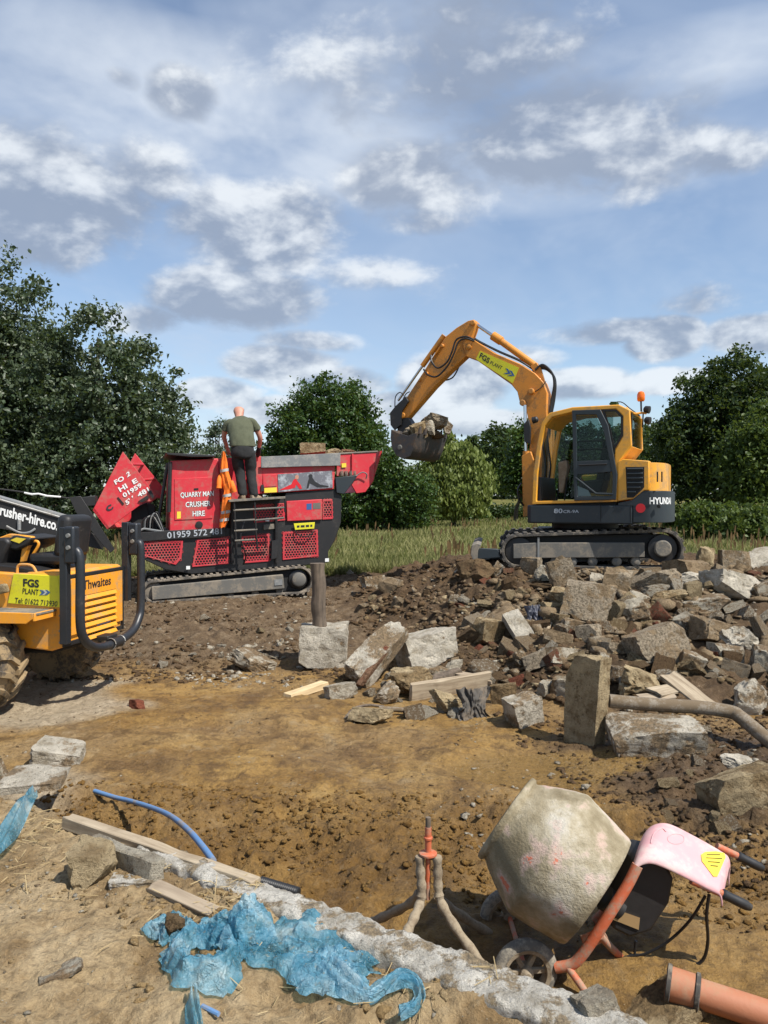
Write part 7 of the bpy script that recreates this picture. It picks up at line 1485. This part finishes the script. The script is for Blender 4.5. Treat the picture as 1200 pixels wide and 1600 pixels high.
def debris(name, label, cat, mat, specs, seed):
    rng = np.random.default_rng(seed); t = (1 + 5 ** .5) / 2
    ico = np.array([(-1,t,0),(1,t,0),(-1,-t,0),(1,-t,0),(0,-1,t),(0,1,t),(0,-1,-t),(0,1,-t),(t,0,-1),(t,0,1),(-t,0,-1),(-t,0,1)]) / 1.9
    tri = np.array([(0,11,5),(0,5,1),(0,1,7),(0,7,10),(0,10,11),(1,5,9),(5,11,4),(11,10,2),(10,7,6),(7,1,8),(3,9,4),(3,4,2),(3,2,6),(3,6,8),(3,8,9),(4,9,5),(2,4,11),(6,2,10),(8,6,7),(9,8,1)])
    P = []; S = []
    for (n, xr, yr, s0, s1, cond) in specs:
        y = rng.uniform(*yr, n * 5); x = rng.uniform(xr[0], xr[1], n * 5) * (y if abs(xr[0]) <= 1.01 else 1); cl = fbm(x * 1.5, y * 1.5, o=3, seed=seed + 5); ok = cond(x, y) & (rng.uniform(-.2, .55, n * 5) < cl); x, y = x[ok][:n], y[ok][:n]
        P.append(np.stack([x, y, H(x, y)], 1)); S.append(s0 + (s1 - s0) * rng.uniform(0, 1, len(x)) ** 3)
    P = np.concatenate(P); S = np.concatenate(S); n = len(P); V = ico[None] * rng.uniform(.4, 1.5, (n, 12, 1)) * (S[:, None, None]) * np.stack([rng.uniform(.6, 1.6, n), rng.uniform(.6, 1.4, n), rng.uniform(.35, .85, n)], 1)[:, None, :]
    a = rng.uniform(0, 6.28, n); ca, sa = np.cos(a)[:, None], np.sin(a)[:, None]; x = V[..., 0] * ca - V[..., 1] * sa; y = V[..., 0] * sa + V[..., 1] * ca; V = np.stack([x, y, V[..., 2]], -1) + P[:, None, :] + np.array([0, 0, 1]) * (S * .15)[:, None, None]
    F_ = (tri[None] + (np.arange(n) * 12)[:, None, None]).reshape(-1); me = np_mesh(name, V.reshape(-1, 3), F_, 3); o = link(name, me, mat, angle=0); tag(o, label, cat, kind='stuff')
inb = lambda x, y: kerb_s(x, y) > .05
outb = lambda x, y: kerb_s(x, y) < -.15
hp = lambda x, y: (heapmask(x, y) > .02) & outb(x, y); nohp = lambda x, y: (heapmask(x, y) < .04) & outb(x, y)
debris('stone_debris', 'small pale stones and grit scattered over the whole site', 'gravel', 'con_white', [(900, (-.62, .62), (7.2, 14.5), .010, .055, hp), (900, (-.62, .4), (8.8, 15.5), .008, .040, nohp), (420, (-.62, .62), (3.6, 9), .003, .014, nohp), (300, (.1, .7), (4.3, 7.5), .008, .035, nohp), (600, (-.8, .8), (1.9, 4.6), .003, .012, inb), (260, (-.55, -.12), (9, 11), .01, .055, nohp)], 5)
debris('rubble_fill', 'smaller grey-brown rubble packed between the big blocks of the heap', 'rubble', 'con_brown', [(2200, (-.1, .66), (7.4, 13.5), .02, .075, lambda x, y: heapmask(x, y) > .06), (500, (.15, .66), (8.5, 12.2), .04, .13, lambda x, y: heapmask(x, y) > .25)], 15)
debris('rubble_dust', 'pale chips and grit caught between the blocks of the heap', 'rubble', 'con_tan', [(1300, (-.1, .66), (7.2, 13.5), .012, .055, lambda x, y: heapmask(x, y) > .03)], 16)
debris('soil_clods', 'brown crumbs and clods of soil scattered over the whole site', 'soil', 'clod', [(9000, (-.62, .7), (7.0, 15.8), .010, .065, hp), (6500, (-.62, .5), (9.0, 16.4), .008, .042, nohp), (1200, (-.62, .62), (3.6, 9), .003, .014, nohp), (5500, (.12, .8), (4.2, 7.6), .004, .030, lambda x, y: nohp(x, y) & (x * .9 + y * .25 > 2.75))], 6)
M['clay_crumb'] = concrete('clay_crumb', (.36, .245, .115), (.24, .155, .068), (.42, .31, .17))
M['clay_clod'] = concrete('clay_clod', (.235, .132, .038), (.145, .078, .022), (.30, .185, .066))
debris('clay_clods', 'ochre clay clods turned up along the churned ruts', 'soil', 'clay_clod', [(5200, (-.7, .6), (3.4, 6.4), .004, .024, lambda x, y: outb(x, y) & (np.abs(y - (4.75 - .12 * x)) < .8))], 7)
debris('sandy_crumbs', 'sandy crumbs and lumps of soil on the near bank', 'soil', 'clay_crumb', [(5500, (-.85, .8), (1.5, 4.8), .002, .011, inb), (1500, (-.4, .4), (1.8, 3.2), .004, .024, lambda x, y: inb(x, y) & (kerb_s(x, y) < .75))], 9)
def straw():
    rng = np.random.default_rng(8); n = 480; t = rng.uniform(-.2, 3.2, n); s = np.abs(rng.normal(.05, .22, n)) + .0; x = KA[0] + KD[0] * t + KN[0] * s; y = KA[1] + KD[1] * t + KN[1] * s; cl = fbm(x * 3, y * 3, o=2, seed=4); k = cl > -.1; x, y = x[k], y[k]; n = len(x); z = H(x, y) + .012 + .02 * rng.uniform(0, 1, n)
    a = rng.uniform(0, 6.28, n); L_ = rng.uniform(.02, .11, n); d = np.stack([np.cos(a), np.sin(a), rng.normal(0, .25, n)], 1) * L_[:, None] / 2; w = np.stack([-np.sin(a), np.cos(a), 0 * a], 1) * .0015; C = np.stack([x, y, z], 1); up = np.array([0, 0, .002])
    V = np.stack([C - d - w, C - d + w, C + d + w, C + d - w, C - d + up, C + d + up], 1).reshape(-1, 3); b = np.arange(n) * 6; F_ = np.stack([b, b+4, b+5, b, b+5, b+3, b+1, b+2, b+5, b+1, b+5, b+4], 1).reshape(-1); me = np_mesh('straw', V, F_, 3); set_rnd(me, rng.uniform(0, 1, n), 4); o = link('straw', me, 'straw', angle=0); tag(o, 'dry straw stalks scattered along the bank', 'straw', kind='stuff')
straw()
